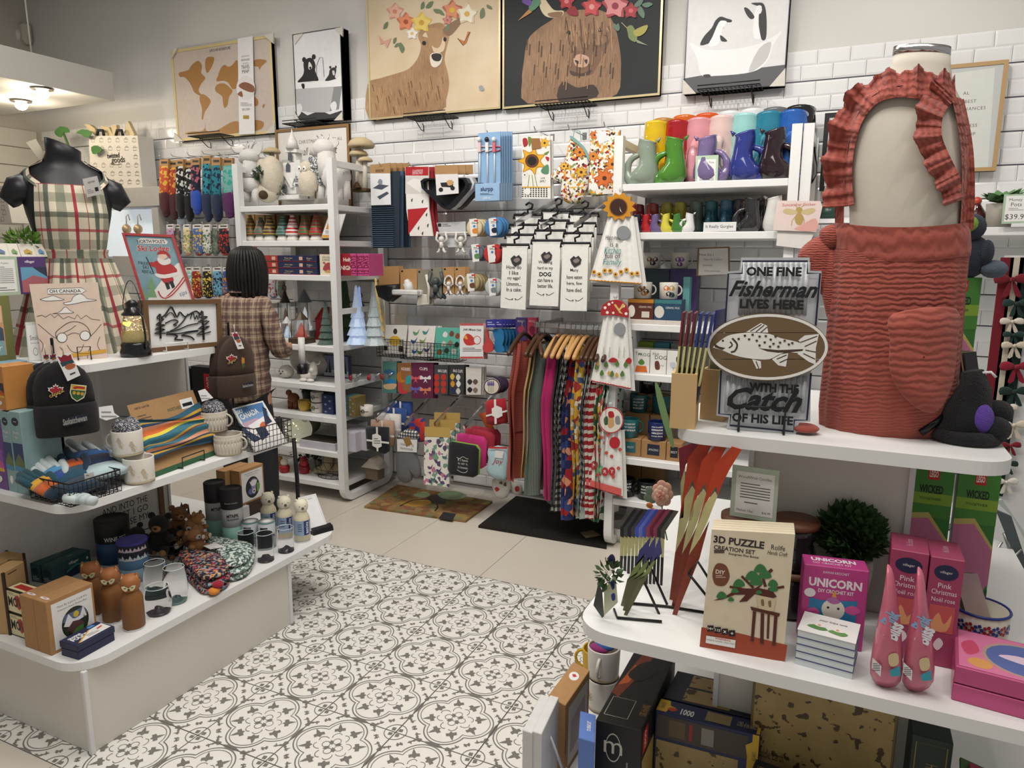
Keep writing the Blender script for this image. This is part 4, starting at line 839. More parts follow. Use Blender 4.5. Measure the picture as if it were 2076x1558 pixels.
for k,lb in en(('teal puzzle box with northern lights, front one of the pair','teal puzzle box with northern lights, behind the front one')):
 wv=(p1-p0)/2.1;a_=p0+wv*(1.1-1.1*k);bx=Bx(a_,a_+wv,(p2-p1).length,hp);product('puzzle_box',lb,'box',bx,'2F565A',[('right',[('p','20304E','.3,.05 .98,.05 .98,.45 .3,.55'),('p','3E9A86','.35,.3 .6,.5 .9,.35 .95,.45 .6,.6 .36,.45'),('t','DDE8E2','villager',.55,.75,.2,dc(w=.36,bold=.02)),('o','DDE8E2',.9,.65,.03,.08)]),('front',[('o','1F2A3A',.5,.62,.35,.2),('x','CFE0DC',.2,.1,.8,.35,3)]),('top',[('t','BFD6D0','villager',.5,.6,.05,dc(rot=PI/2,w=.5))])],'teal puzzle boxes')
k0,k1,k2=U(A5(340,1390),Z=Z),U(A5(455,1432),Z=Z),U(A5(920,1262),Z=Z);hk=zat(k1,A5(0,965)[1])-Z
kit=lambda pic:[('r','ECEBE8',.09,.06,.95,.92),('t','2E2A28','Paint By Layers Craft Kit',.53,.82,.05,dc(w=.72)),('t','2E2A28','Adventure Awaits Shadow Box',.52,.755,.035,dc(w=.62))]+pic
mtn=[('o','23261F',.55,.42,.29,.29,28),('p','5A6E8E','.29,.5 .35,.62 .75,.64 .82,.5 .6,.45'),('o','D8B83A',.58,.56,.06,.06),('p','E9EAEC','.30,.42 .42,.62 .5,.5 .56,.48 .66,.5 .74,.66 .80,.45 .6,.42 .45,.36'),('p','5A3A3A','.36,.34 .5,.45 .65,.42 .76,.32 .6,.24 .45,.24'),('p','4E7F3A','.44,.2 .55,.3 .75,.32 .72,.24 .6,.16'),('p','2B3F26','.30,.35 .36,.36 .40,.2 .35,.25'),('p','22351F','.74,.5 .70,.2 .80,.25')]
cow_=[('o','23222C',.55,.42,.29,.31,28),('b','5A6A9E','.3,.3 .4,.22 .5,.25 .4,.4'),('b','6E9A4A','.68,.5 .8,.45 .78,.3 .68,.25'),('b','8E92B8','.42,.6 .55,.66 .68,.6 .64,.45 .62,.28 .55,.2 .48,.28 .44,.45'),('b','E9E6E8','.38,.62 .42,.58 .5,.62 .6,.62 .68,.58 .73,.64 .66,.5 .6,.45 .5,.45 .43,.5'),('b','D8C9D0','.47,.32 .55,.37 .63,.32 .6,.24 .5,.24'),('b','3A2E38','.5,.31 .6,.31 .55,.27')]
stk=[('o','F1ECEA',.5,.12,.34,.035),('p','B5323A',maple(.5,.12,.2,.022))]
for k,lb in en(('front kraft craft kit box with a round mountain picture','kraft craft kit box behind the mountain kit')):
 wv=(k1-k0);a_=k0-wv*1.04*k;bx=Bx(a_,a_+wv,(k2-k1).length,hk);product('craft_kit_box',lb,'box',bx,'',[('right',kit(mtn))]*(k==0)+[('top',stk)],'kraft craft kits',kr)
g0,g1,g2=U(A5(540,1425),Z=Z),U(A5(692,1470),Z=Z),U(A5(1047,1305),Z=Z);hg=zat(g1,A5(0,1340)[1])-Z;nav=mt('25284A',.5)
bx=Bx(g0,g1,(g2-g1).length,hg);t=Th('card_game_box','navy grammar card game box at the table corner','box',(g0+g2)/2);b=B().box((0,0,0),(bx.w,bx.d,hg*.55),nav,bx.T(),.002);t.p('tray',b);b=B().box((-.002,-.002,hg*.56),(bx.w+.002,bx.d+.002,hg),nav,bx.T(),.002);t.p('lid',b)
b=B();F=Fr(bx.b+UPV*hg,bx.dn*bx.d,-bx.ux*bx.w);pr(b,F,[('t','F0F0F2','GRAMMAR',.26,.72,.17,dc(w=.34,bold=.04)),('t','F0F0F2','POLICE',.30,.5,.24,dc(w=.42,bold=.04)),('p','E9E7E2','.12,.08 .96,.08 .98,.7 .62,.66'),('p','D9A53C','.08,.12 .12,.08 .64,.66 .60,.68'),('p','C9402F','.74,.4 .9,.45 .9,.55 .74,.5'),('p','4F8ED6','.66,.74 .84,.76 .82,.92 .66,.92'),('x','6A6A70',.4,.18,.7,.42,3)]);t.p('printed_lid',b)
def bottle_base(t,c,h,r,m,steel=True):
 T=MT(c);b=B().lathe([(r*.94,0),(r*.97,.004),(r*.97,h*.045)],CHROME,24,T);t.p('steel_foot',b)
 return T
def fox(label,c,h,r,ang):
 t=Th('fox_bottle',label,'bottle',c,group='brown fox bottles');T=bottle_base(t,c,h,r,None)@rotz(ang);br=mt('8A5A2E',.55,nz=.05,ns=200);b=B()
 b.lathe([(r,h*.045),(r,h*.52),(r*.95,h*.58),(r*.72,h*.66),(r*.66,h*.69)],br,26,T);t.p('body',b);hd=mt('A4683A',.55,nz=.03);b=B()
 b.lathe([(r*.66,h*.69),(r*.80,h*.73),(r*.90,h*.80),(r*.86,h*.88),(r*.6,h*.945),(.001,h*.96)],hd,24,T);t.p('head',b)
 for s in(-1,1):
  b=B().loft([[T@V((s*r*.62+r*.25*k*cos(2*PI*i/8),-r*.05+r*.12*k*sin(2*PI*i/8),h*z))for i in rg(8)]for z,k in((.88,1.1),(.93,.9),(.98,.5),(1.,.1))],hd);e=t.p('ear',b);b=B().add([T@V((s*r*.62+x*r,-r*.20,h*z))for x,z in((-.15,.91),(.15,.91),(0,.975))],[(0,1,2)],pp('E0C9A0'));t.p('inner_ear',b,e)
  b=B();q=[(.02,.795),(.35,.835),(.62,.83),(.55,.78),(.3,.735),(.02,.755)];vs=[]
  for x,z in q:xx=s*x*r;rr=r*.91;vs.append(T@V((xx,-sqrt(max(.001,rr*rr-xx*xx))-.0012,h*z)))
  b.add(vs,[tuple(rg(len(q)))],pp('E3D7AC'));u=t.p('cheek',b);b=B().tube([T@V((s*r*(.22+.1*k),-sqrt(r*r*.83-(r*(.22+.1*k))**2)-.003,h*(.80-.006*sin(PI*k/2))))for k in(0,1,2)],.0012,mt('1E1A18',.5),5);t.p('eye',b,u)
 b=B().ell(T@V((0,-r*.93,h*.765)),(.0045,.004,.0035),mt('17151A',.3),8,6);t.p('nose',b);return t
fx=[(1170,1215),(990,1150),(820,1090)]
for i,(x,y)in en(fx):
 c=U(A5(x,y),Z=Z)+V((-.02,.02,0));fox(('front brown fox bottle, nearest the table edge','middle one of the three brown fox bottles','back one of the three brown fox bottles')[i],c,.205,.036,.75)
def bear_bottle(label,c,h,r,ang,lab):
 t=Th('bear_bottle',label,'bottle',c,group='cream bear bottles');T=bottle_base(t,c,h,r,None)@rotz(ang);cr=mt('E6DCBE',.5,nz=.02);b=B()
 b.lathe([(r,h*.045),(r,h*.52),(r*.93,h*.58),(r*.74,h*.64),(r*.66,h*.69)],cr,26,T);t.p('body',b);b=B()
 b.lathe([(r*.66,h*.69),(r*.82,h*.74),(r*.88,h*.81),(r*.80,h*.89),(r*.5,h*.945),(.001,h*.955)],mt('EDE7D2',.5,nz=.02),24,T);t.p('head',b)
 for s in(-1,1):b=B().ell(T@V((s*r*.55,0,h*.945)),(r*.2,r*.14,r*.2),mt('EDE7D2',.5,nz=.02),10,7);t.p('ear',b);b=B().ell(T@V((s*r*.35,-r*.78,h*.835)),.0022,mt('1A1A1C',.2),6,5);t.p('eye',b)
 b=B().ell(T@V((0,-r*.86,h*.79)),(r*.24,r*.16,r*.2),mt('8C7F78',.5),10,7);z_=t.p('muzzle',b);b=B().ell(T@V((0,-r*1.0,h*.805)),(r*.1,r*.07,r*.08),mt('151517',.25),8,6);t.p('nose',b,z_)
 b=B().grid(lambda u,v:T@V((r*1.012*cos(2*PI*u),r*1.012*sin(2*PI*u),h*(.17+.34*v))),28,1,mt('9DB0C6',.5));l=t.p('label_wrap',b)
 b=B();a0=-PI/2
 def wrap(x0,z0,x1,z1,m):b.grid(lambda u,v:T@V((r*1.02*cos(a0+x0+(x1-x0)*u),r*1.02*sin(a0+x0+(x1-x0)*u),h*(z0+(z1-z0)*v))),6,1,m)
 wrap(.0,.18,.75,.50,mt('263673',.5));tm=mt('F0F0F4',.5,nz=0);vs,fs,tw,th2=text_geo('asobu',.02,0,1.);kx=h*.26/tw;vv=[]
 for x,y in vs:a=a0+.375-y*kx/r;vv.append(T@V((r*1.03*cos(a),r*1.03*sin(a),h*.34+x*kx)))
 b.add(vv,fs,tm);m2=mt('4A5C86',.5)
 for k in rg(4):wrap(-.75,.42-.05*k,-.2-.05*(k%2),.44-.05*k,m2)
 wrap(.9,.25,1.5,.45,mt('C9D3DE',.5));t.p('printed_label',b,l);return t
for i,(x,y)in en(((1470,735),(1290,695),(1120,650))):
 c=U(A6(x,y),Z=Z)+V((-.02,.025,0));bear_bottle(('cream bear-head bottle nearest the price stand','cream bear-head bottle in the middle of three','cream bear-head bottle farthest back of three')[i],c,.205,.036,.95,i)
def tube_pack(name,label,c,r,h,lid_h,cols,lid,texts=(),ang=0.,group=None):
 t=Th(name,label,'tube',c,group=group);T=MT(c)@rotz(ang);b=B();z0=0
 for col,z1 in cols:b.lathe([(r,z0*h),(r,z1*h)],mt(col,.5),28,T,smooth=True);z0=z1
 t.p('tube',b);b=B().lathe([(r*1.02,h*(1-lid_h)),(r*1.02,h-.002),(r*.98,h),(r*.94,h),(r*.93,h-.004),(.0001,h-.004)],mt(lid,.5),28,T,cap=0);t.p('lid',b);b=B()
 for s,z,hh,col,w_,a in texts:
  vs,fs,tw,th2=text_geo(s,.02,0,1.);k=hh*h/th2;kx=min(k,w_*r/tw);b.add([T@V((r*1.035*cos(-PI/2+a+x*kx/r),r*1.035*sin(-PI/2+a+x*kx/r),h*z+y*k))for x,y in vs],fs,mt(col,.5,nz=0))
 if texts:t.p('lettering',b)
 return t
FA=atan2(-1,1.15)+PI/2
c=U(A6(735,800),Z=Z)+V((-.03,.04,0));h1=zat(c,A6(0,150)[1])-Z;tube_pack('glassware_tube','front tall tube with black lid and mint base',c,.046,h1,.33,[('8FC4B4',.36),('C4C6C6',.68)],'232226',[('MTNPK',.56,.06,'1E1E22',1.1,0),('GLASSWARE',.50,.03,'1E1E22',1.1,0),('Mountain Collection',.78,.02,'B9BDBA',1.2,-.1)],FA,'glassware tubes')
c=U(A6(560,720),Z=Z)+V((-.03,.04,0));tube_pack('glassware_tube','rear tall tube with black lid and mint base',c,.046,h1,.33,[('8FC4B4',.36),('C4C6C6',.68)],'232226',[('MTNPK',.56,.06,'1E1E22',1.1,.1)],FA,'glassware tubes')
for(x,y),lb in(((1100,810),'small grey tube with a white lid nearest the bear bottles'),((925,790),'small grey tube with a white lid beside the tall tube')):
 c=U(A6(x,y),Z=Z)+V((-.025,.03,0));h2=zat(c,A6(0,500)[1])-Z;t=tube_pack('glassware_tube',lb,c,.037,h2,.03,[('B9BFC4',.97)],'5E8C86',[('MTNPK',.5,.1,'26262A',1.,.5),('glass',.38,.06,'26262A',.9,.5)],FA,'small glassware tubes');b=B().lathe([(.033,h2+.0005),(.001,h2+.0007)],pp('E9EBEB'),20,MT(c));pr(b,Fr(c+V((-.03,-.03,h2)),(.06,0,0),(0,.06,0)),[('l','333333','.25,.3 .45,.6 .55,.45 .75,.3',.0015),('t','333333','MTNPK',.5,.72,.12)]);t.p('lid_print',b)
 b=B();T=MT(c)@rotz(FA);b.grid(lambda u,v:T@V((.0376*cos(-PI/2-.9+.9*u),.0376*sin(-PI/2-.9+.9*u),.01+(h2*.75)*v)),6,1,mt('26272B',.5));t.p('dark_band',b)
c=U(A5(985,640),Z=Z)+V((-.05,.05,0));hw=zat(c,A5(0,215)[1])-Z;tube_pack('wine_tumbler_tube','wide black wine tumbler tube in front of the forest sign',c,.066,hw,.50,[('33567F',.5)],'1A1A1C',[('WINE SET',.60,.10,'EDEDED',1.3,.25)],FA,'tumbler tubes')
c=U(A5(1170,800),Z=Z)+V((-.04,.04,0));hw=zat(c,A5(0,410)[1])-Z;t=tube_pack('tumbler_tube','short tube with violet rim and blue mountain print',c,.055,hw,.35,[('8FB0C9',.34),('5F88AE',.65)],'262838',(),FA,'tumbler tubes');b=B().lathe([(.057,hw-.008),(.0572,hw+.001),(.050,hw+.001)],mt('4A48A8',.4),28,MT(c));t.p('rim_band',b);b=B();T=MT(c)@rotz(FA)
for a0 in(-.7,-.2,.3,.8):
 b.add([T@V((.0575*cos(-PI/2+a0+x),.0575*sin(-PI/2+a0+x),hw*z))for x,z in((-.3,.58),(-.15,.66),(-.05,.62),(.08,.72),(.2,.63),(.3,.58))],[(0,1,2,3,4,5)],pp('E9EEF2'));b.add([T@V((.0585*cos(-PI/2+a0+x),.0585*sin(-PI/2+a0+x),hw*z))for x,z in((-.28,.80),(-.1,.9),(.05,.84),(.15,.92),(.28,.80))],[(0,1,2,3,4)],pp('E6D3DC'))
t.p('mountain_print',b)
aq=mt('BFE6E2',.05,trans=.9,nz=0);gm=mt('FFFFFF',.02,trans=1.,nz=0,ior=1.12)
def tumbler(label,c,h,prof,foot,k=1.):
 t=Th('tumbler_glass',label,'glass',c,group='mountain glasses');T=MT(c);b=B().lathe([(r*k,z*h)for r,z in prof],gm,28,T,cap=0);t.p('bowl',b)
 b=B().lathe([(prof[0][0]*k,0),(prof[0][0]*k*1.02,.004),(prof[0][0]*k*.98,.007),(.001,.007)],foot,28,T);t.p('foot',b);b=B();rn=random.Random(int(c.x*900));n=12
 rr=[prof[0][0]*k*.75*rn.uniform(.75,1)for _ in rg(n)];b.add([T@V((rr[i]*cos(2*PI*i/n),rr[i]*sin(2*PI*i/n),.0075))for i in rg(n)]+[T@V((rr[i]*.5*cos(2*PI*i/n+.2),rr[i]*.5*sin(2*PI*i/n+.2),.012+.016*rn.random()))for i in rg(n)]+[T@V((0,0,.03))],[(i,(i+1)%n,n+(i+1)%n,n+i)for i in rg(n)]+[(n+i,n+(i+1)%n,2*n)for i in rg(n)],foot);t.p('mountain_relief',b);b=B().tube([T@V((prof[-1][0]*k*cos(2*PI*i/24),prof[-1][0]*k*sin(2*PI*i/24),h))for i in rg(24)],.0011,mt('E9F2F2',.1,nz=0),5,True);t.p('rim',b)
wine=[(.035,0),(.041,.12),(.045,.35),(.043,.6),(.036,1.)];str_=[(.034,0),(.034,.5),(.034,1.)];dark=mt('5A5A60',.1,trans=.5,nz=0)
for x,y,top,pf,ft,lb,k in((1540,990,650,wine,aq,'stemless wine glass with aqua foot beside the patterned socks',1.0),(1370,935,610,wine,aq,'stemless wine glass with aqua foot behind the others',1.),(1385,1090,820,wine,dark,'stemless glass with smoky foot next to the fox bottles',1.05)):
 c=U(A5(x,y),Z=Z)+V((-.025,.025,0));tumbler(lb,c,zat(c,A5(0,top)[1])-Z,pf,ft,k)
for x,y,top,lb in((1080,950,650,'straight glass with dark mountain foot nearest the table edge'),(1295,850,590,'straight glass with dark mountain foot before the bear bottles'),(880,900,640,'straight glass half hidden behind the grey tubes')):
 c=U(A6(x,y),Z=Z)+V((-.02,.025,0));tumbler(lb,c,zat(c,A6(0,top-20)[1])-Z,str_,dark)
def folded_socks(label,q,base,cols,name,group,n=3,tagp=None,toe=None):
 P=pts(base);w_=[U(q(*p),Z=Z)for p in P];c=sum(w_,V())/len(w_);t=Th('folded_socks',label,'socks',c,group=group);m=cols
 ws=smooth_loop([tuple(p)for p in w_],4)
 for k in rg(n):
  b=B();z0,z1=.024*k,.024*(k+1);R=[]
  for f,z in((.75,z0),(.97,z0+.004),(1.02,(z0+z1)/2),(.97,z1-.004),(.7,z1),(.05,z1+.002)):R.append([c+(V(p)-c)*f*(1-.03*k)+UPV*z+V((.006*sin(k*2),.005*k,0))for p in ws])
  b.loft(R,m[k%len(m)]);t.p('sock',b)
 if toe:
  for i,(x,y)in en(toe):b=B().ell(U(q(x,y),Z=Z+.02+.02*(i%2)),(.022,.022,.014),cl(('E08A2E','9E1F33')[i%2]),10,7);t.p('toe',b)
 if tagp:b=B();F=FP(Fr(c+UPV*(.024*n+.004),(1,0,0),(0,1,0)),q);slab(b,[F.P(*p)for p in pts(tagp)],F.n,.001,pp('EDEDEA'));P4=pts(tagp);pr(b,F,[('x','555555',P4[3][0]+60,P4[3][1]-15,P4[1][0]-60,P4[0][1]+25,2)]);t.p('paper_band',b)
 return t
folded_socks('navy and orange patterned socks folded in a fan',A6,'440,1290 660,1230 700,1110 560,1000 230,960 150,1020 300,1180',[speck('confetti_knit',['22242E','22242E','7FA0B5','B5485A','E0A060','2B2D3A'],130),speck('confetti_knit2',['22242E','2B2D3A','8AA5B5','C05A66','22242E'],150)],'s','patterned socks',3,None,((540,1240),(580,1170),(470,1140),(600,1110)))
folded_socks('sage green and white patterned socks with a paper band',A6,'690,1150 880,1100 960,960 900,880 560,820 420,830 600,1030',[speck('sage_knit',['4E6660','DDE5DE','7A938A','DDE5DE','3A4A48'],120),speck('sage_knit2',['8AA49A','DDE5DE','5A736A'],140)],'s2','patterned socks',3,'425,765 565,735 650,775 500,800')
pc=U(A5(1420,640),Z=Z)+V((-.07,.07,0))
t=Th('wire_basket','round black wire basket of plush bears','basket',pc);b=B()
for z,r in((.0,.085),(.045,.10),(.09,.115)):b.tube([(pc.x+r*1.25*cos(a*PI/10),pc.y+r*sin(a*PI/10),Z+z+.002)for a in rg(20)],.002,BLKW,5,True)
for a in rg(14):an=a*2*PI/14;b.tube([(pc.x+r*1.25*cos(an),pc.y+r*sin(an),Z+z+.002)for r,z in((.085,0),(.115,.09))],.0015,BLKW,5)
t.p('basket',b)
def plush(label,c,k,body,pale_,ang,tilt=.0,group='small plush bears'):
 M=MT(c)@rotz(ang)@MX.Rotation(tilt,4,'Y')@MX.Scale(k,4);t=Th('plush_bear',label,'plush toy',M=M,group=group);m=fur('fur_'+body,body,body,150);p=fur('fur_'+pale_,pale_,pale_,150)
 def e(nm,c_,r,mm,u=None):b=B().ell(c_,r,mm,14,9);return t.p(nm,b,u,True)
 e('body',(0,0,.035),(.036,.032,.04),m);h_=e('head',(0,-.008,.093),(.032,.03,.029),m);z_=e('muzzle',(0,-.035,.087),(.014,.012,.011),p);e('nose',(0,-.046,.091),(.005,.004,.004),mt('17151A',.3),z_)
 for s in(-1,1):e('ear',(s*.025,0,.118),(.012,.007,.012),m);e('eye',(s*.011,-.034,.099),.0025,mt('121214',.15));e('arm',(s*.038,-.018,.05),(.013,.02,.012),m);f=e('leg',(s*.026,-.035,.014),(.014,.024,.014),m);e('paw_pad',(s*.026,-.057,.014),(.011,.005,.011),p,f)
 return t
va=atan2(CP.y-pc.y,CP.x-pc.x)+PI/2
for i,(x,y,dz,k,bd,pl,lb)in en(((1330,560,.05,1.3,'15130F','A87B48','black plush bear facing the wine tube'),(1180,600,.03,1.1,'17140F','A87B48','black plush bear behind the tumbler tube'),(1500,430,.07,1.1,'8A5A33','B98A5A','brown plush bear at the back of the basket'),(1600,520,.045,1.1,'9C6A3C','CFC5B8','light brown plush moose at the right of the basket'),(1690,560,.04,.9,'A87444','C9C5C2','tan plush moose with grey antlers by the tall tubes'),(1480,600,.0,1.,'17140F','A87B48','black plush bear low at the front of the basket'),(1660,450,.09,.9,'A2703F','E6DCC8','tan plush fawn on top of the pile'))):
 c=U(A5(x,y),Z=Z+dz)+V((-.03,.06,0));plush(lb,c,k,bd,pl,va+(-.3,.4,.2,-.5,.6,.2,.9)[i],(.1,-.2,.1,.3,-.3,0,.2)[i])
A,Bq,C_,D_,n=panel(A5(540,640),A5(1660,330),A5(545,255),A5(1660,-160),Z,3)
xx=LGX-.15+.014;t=Th('forest_sign','grey-white framed sign with black forest quotation','sign',(xx,-1.1,Z));b=B().box((xx-.010,-1.52,Z),(xx,-.82,Z+.42),mt('D9D7D3',.7));t.p('board',b)
F=FP(Fr((xx,-1.5,Z),(0,1,0),(0,0,1)),A5);b=B();kk='22211F';pr(b,F,[('t',kk,'AND INTO THE',1100,108,58,dc(w=430)),('t',kk,'FOREST I GO',1110,182,58,dc(w=420)),('t',kk,'TO LOSE MY',1125,255,58,dc(w=400))]);F6=FP(Fr((xx,-1.5,Z),(0,1,0),(0,0,1)),A6)
pr(b,F6,[('p',kk,'195,300 215,350 205,350 225,400 212,400 240,450 160,450 185,400 172,400 190,350 182,350'),('p',kk,'270,315 290,450 245,450')]);t.p('lettering',b)
b=B().box((xx-.012,-.82,Z),(xx+.008,-.795,Z+.42),wood('walnut','5A4029','7A5A3B',9,0));t.p('frame',b)
k0,k1=U(A4(640,1405),Z=Z+.06),U(A4(858,1315),Z=Z+.06);ZK=Z+.06;bx=Bx(k0,k1,.06,zat(k0,A4(0,1085)[1])-ZK)
s0=bx.a-bx.ux*.02;product('glitter_kit_box','long white and grey box under the cow craft kit','box',Bx(V((s0.x,s0.y,Z))-bx.dn*.02,V((s0.x,s0.y,Z))-bx.dn*.02+bx.ux*.21,.12,.058),'C9C9C6',[('front',[('t','444444','Sparkling',.42,.72,.16),('t','2E2E2E','Illuminations',.5,.38,.3,dc(w=.5,shear=.2))])])
kq=[('r','ECEBE8',.06,.06,.94,.92),('t','2E2A28','Paint By Layers Craft Kit',.5,.85,.05,dc(w=.75)),('t','2E2A28','Highland Cow Shadow Box',.5,.79,.035,dc(w=.6))]+[(it[0],it[1],it[2]-.05,it[3]+.0,*it[4:])if it[0]=='o' else it for it in cow_]
product('craft_kit_box','kraft craft kit box with a round highland cow picture','box',bx,'',[('front',kq)],'kraft craft kits',kr)
bb=Bx(bx.a+bx.dn*.065-bx.ux*.03,bx.b+bx.dn*.065-bx.ux*.03,.06,bx.h);product('craft_kit_box','kraft craft kit box behind the cow kit','box',bb,'',(),'kraft craft kits',kr);solo('riser_box','dark brown box supporting the rear craft kits','box',B().box((bx.a.x-.09,bx.a.y+.03,Z),(bx.a.x+.02,bx.a.y+.13,ZK),mt('3A2A1E',.7)))
A,Bq=U(A6(1590,660),Z=Z),U(A6(1800,600),Z=Z);t=Th('price_stand','white price card in a black wedge stand at the table end','sign',(A+Bq)/2);n=(Bq-A).normalized();dn=UPV.cross(n);b=B();wv=[A,Bq,Bq+dn*.05,A+dn*.05];vs=wv+[A+UPV*.022+dn*.006,Bq+UPV*.022+dn*.006,Bq+dn*.03+UPV*.03,A+dn*.03+UPV*.03];b.add(vs,[(3,2,1,0),(4,5,6,7),(0,1,5,4),(1,2,6,5),(2,3,7,6),(3,0,4,7)],mt('17171A',.4));t.p('base',b)
up=(UPV+dn*.75).normalized();nn=n.cross(up);c0=A+dn*.02+UPV*.02-n*.0;b=B();q=[c0-n*.01,c0+(Bq-A)*.8,c0+(Bq-A)*.8+up*.17,c0-n*.01+up*.17];slab(b,q,nn,.002,mt('EFEFEF',.25));F=Fr(q[0],q[1]-q[0],q[3]-q[0]);pr(b,F,[('l','9FA3A0','.06,.04 .94,.04 .94,.96 .06,.96 .06,.04',.0012),('t','888888','asobu',.6,.9,.04)]);t.p('card',b)
# == the customer, seen from behind
P0=V((-.89,-.02,0));t=Th("person",'person in a brown plaid shirt and dark trousers browsing, seen from behind','person',M=MT(P0)@rotz(YAW)@MX.Diagonal((.86,.95,1,1)))
def chain(*segs):
 vs,es,rs,ix=[],[],[],{}
 for seg in segs:
  prev=None
  for nm,co,r in seg:
   if nm in ix and co is None:prev=ix[nm];continue
   i=len(vs);vs.append(co);rs.append(r);ix[nm]=i
   if prev is not None:es.append((prev,i))
   prev=i
 return vs,es,rs
sk=mt('C9977C',.55,nz=.04)
fing=[]
for i,(dx,ln)in en(((-.03,.055),(-.01,.07),(.01,.075),(.03,.065))):
 fing.append([('ph',None,0),('f%da'%i,(.20+dx*.3,.30,1.05+dx),.009),('f%db'%i,(.17,.335,1.045+dx),.009),('f%dc'%i,(.14,.335,1.04+dx),.008)])
vs,es,rs=chain([('pel',(0,0,.90),.12),('bel',(0,.01,1.05),.10),('che',(.01,.01,1.25),.12),('nb',(.015,.02,1.40),.06),('nk',(.02,.03,1.45),.05),('hb',(.03,.06,1.50),.07),('hm',(.035,.06,1.56),.085),('ht',(.035,.055,1.61),.06)],[('che',None,0),('sr',(.15,.01,1.33),.055),('er',(.21,.0,1.10),.042),('wr',(.215,.20,1.06),.027),('ph',(.205,.26,1.055),.03)],[('ph',None,0),('th1',(.19,.27,1.085),.011),('th2',(.165,.30,1.095),.009)],[('che',None,0),('sl',(-.14,.02,1.33),.055),('el',(-.19,.06,1.10),.042),('wl',(-.10,.24,1.10),.027),('hl',(-.06,.29,1.10),.026)],[('pel',None,0),('hr',(.09,0,.84),.085),('kr',(.10,.01,.47),.055),('ar',(.10,-.02,.09),.04),('tr',(.10,.12,.04),.035)],[('pel',None,0),('hl2',(-.09,0,.84),.085),('kl',(-.10,.01,.47),.055),('al',(-.10,-.02,.09),.04),('tl',(-.10,.12,.04),.035)],*fing)
me=skin(vs,es,rs);me.materials.append(sk);t.share('body',me)
flan=stripes('brown_flannel','9C8470',[(0,.07,.2,.13,'5A4040',.7),(2,.07,.2,.13,'5A4040',.7),(0,.07,.6,.05,'C9B39A',.5),(2,.07,.6,.05,'C9B39A',.5),(0,.07,.85,.04,'3A2626',.6),(2,.07,.85,.04,'3A2626',.6)],attr=False)
vs,es,rs=chain([('w',(.01,.0,.75),(.165,.15)),('w1',(.01,0,.90),(.16,.14)),('w2',(.01,.0,1.08),(.155,.13)),('c',(.01,.01,1.24),(.165,.125)),('n',(.015,.015,1.37),(.10,.085)),('n2',(.02,.02,1.43),(.062,.06))],[('c',None,0),('s',(.155,.0,1.32),.075),('s2',(.20,-.02,1.20),.066),('e',(.225,-.02,1.09),.06),('f',(.225,.09,1.06),.055),('w_',(.22,.19,1.06),.05)],[('c',None,0),('sl',(-.145,.01,1.32),.075),('sl2',(-.185,.02,1.20),.066),('el',(-.20,.05,1.09),.06),('wl',(-.11,.22,1.09),.045)])
me=skin(vs,es,rs);me.materials.append(flan)
for v in me.vertices:
 c=v.co;v.co.z+=.012*sin(c.x*40)*(c.z<.9);v.co.x+=.006*sin(c.z*60+c.x*30)
sh=t.share('shirt',me)
b=B().grid(lambda u,v:V((.02+(.075+.025*v)*cos(PI+PI*u),.02-(.07+.03*v)*abs(sin(PI*u)),1.455-.05*v)),16,3,flan);t.p('collar',b,sh,True)
tro=mt('2B2C30',.9,nz=.12,ns=40,bump=.4,bs=200)
vs,es,rs=chain([('p',(0,0,.88),(.12,.11)),('h',(.075,0,.76),.095),('k',(.105,.0,.48),.085),('a',(.105,-.01,.07),.075)],[('p',None,0),('h2',(-.075,0,.76),.095),('k2',(-.105,.0,.48),.085),('a2',(-.105,-.01,.07),.075)])
me=skin(vs,es,rs);me.materials.append(tro);tr=t.share('trousers',me);b=B().box((.165,-.06,.52),(.205,.08,.68),tro,bev=.015);t.p('cargo_pocket',b,tr,True)
for s in(-1,1):b=B().ell((s*.105,.05,.045),(.05,.14,.05),mt('1B1B1D',.5));t.p('shoe',b,loc=True)
hair=mt('15120F',.5,nz=.25,ns=18,bump=.6,bs=60);b=B();n=30;rings=[]
for z,a,d,cy in((1.655,.02,.02,.05),(1.645,.06,.06,.05),(1.615,.095,.10,.05),(1.57,.112,.115,.045),(1.52,.118,.118,.035),(1.47,.116,.11,.03),(1.43,.108,.095,.025),(1.40,.10,.085,.02)):
 rings.append([V((.035+a*cos(2*PI*i/n)*(1+.04*sin(i*7)),cy+d*sin(2*PI*i/n)*(1+.04*sin(i*5)),z-(.02*((i*7)%5)/5 if z<1.42 else 0)+(.05*max(0,sin(2*PI*i/n))if z<1.5 else 0)))for i in rg(n)])
b.loft(rings[::-1],hair)
for i in rg(34):
 a=2*PI*i/34;k=.02*((i*7)%5);q=[(.035+r*cos(a),.042+r*sin(a),z)for r,z in((.03,1.65),(.09,1.622),(.112,1.56),(.119,1.50),(.113,1.43),(.10,1.40-k+.08*max(0,sin(a))))];b.tube(smooth_loop(q,3,False),[.012]*6+[.013]*9+[.002],hair,6)
t.p('hair',b,loc=True)
b=B().tube([(.20,.30,.98),(.20,.31,1.16)],.02,mt('E4E2DE',.4),12);b.cyl((.20,.30,.93),.035,.06,mt('18181A',.3),16);o=solo('phone_gimbal',"small white and black device in the person's right hand",'device',B().tube([P0+rotz(YAW)@V(p)for p in((.245,.27,.95),(.245,.28,1.12))],.02,mt('E4E2DE',.4),12).tube([P0+rotz(YAW)@V(p)for p in((.245,.27,.90),(.245,.27,.96))],.034,mt('18181A',.3),14))
b=B();bag=P0+rotz(YAW)@V((.24,.05,0));b.tube([bag+V((0,0,.55)),bag+V((.01,0,.30)),bag+V((.0,.01,.08))],.012,mt('1A1A1C',.6),8);t.p('strap',b)
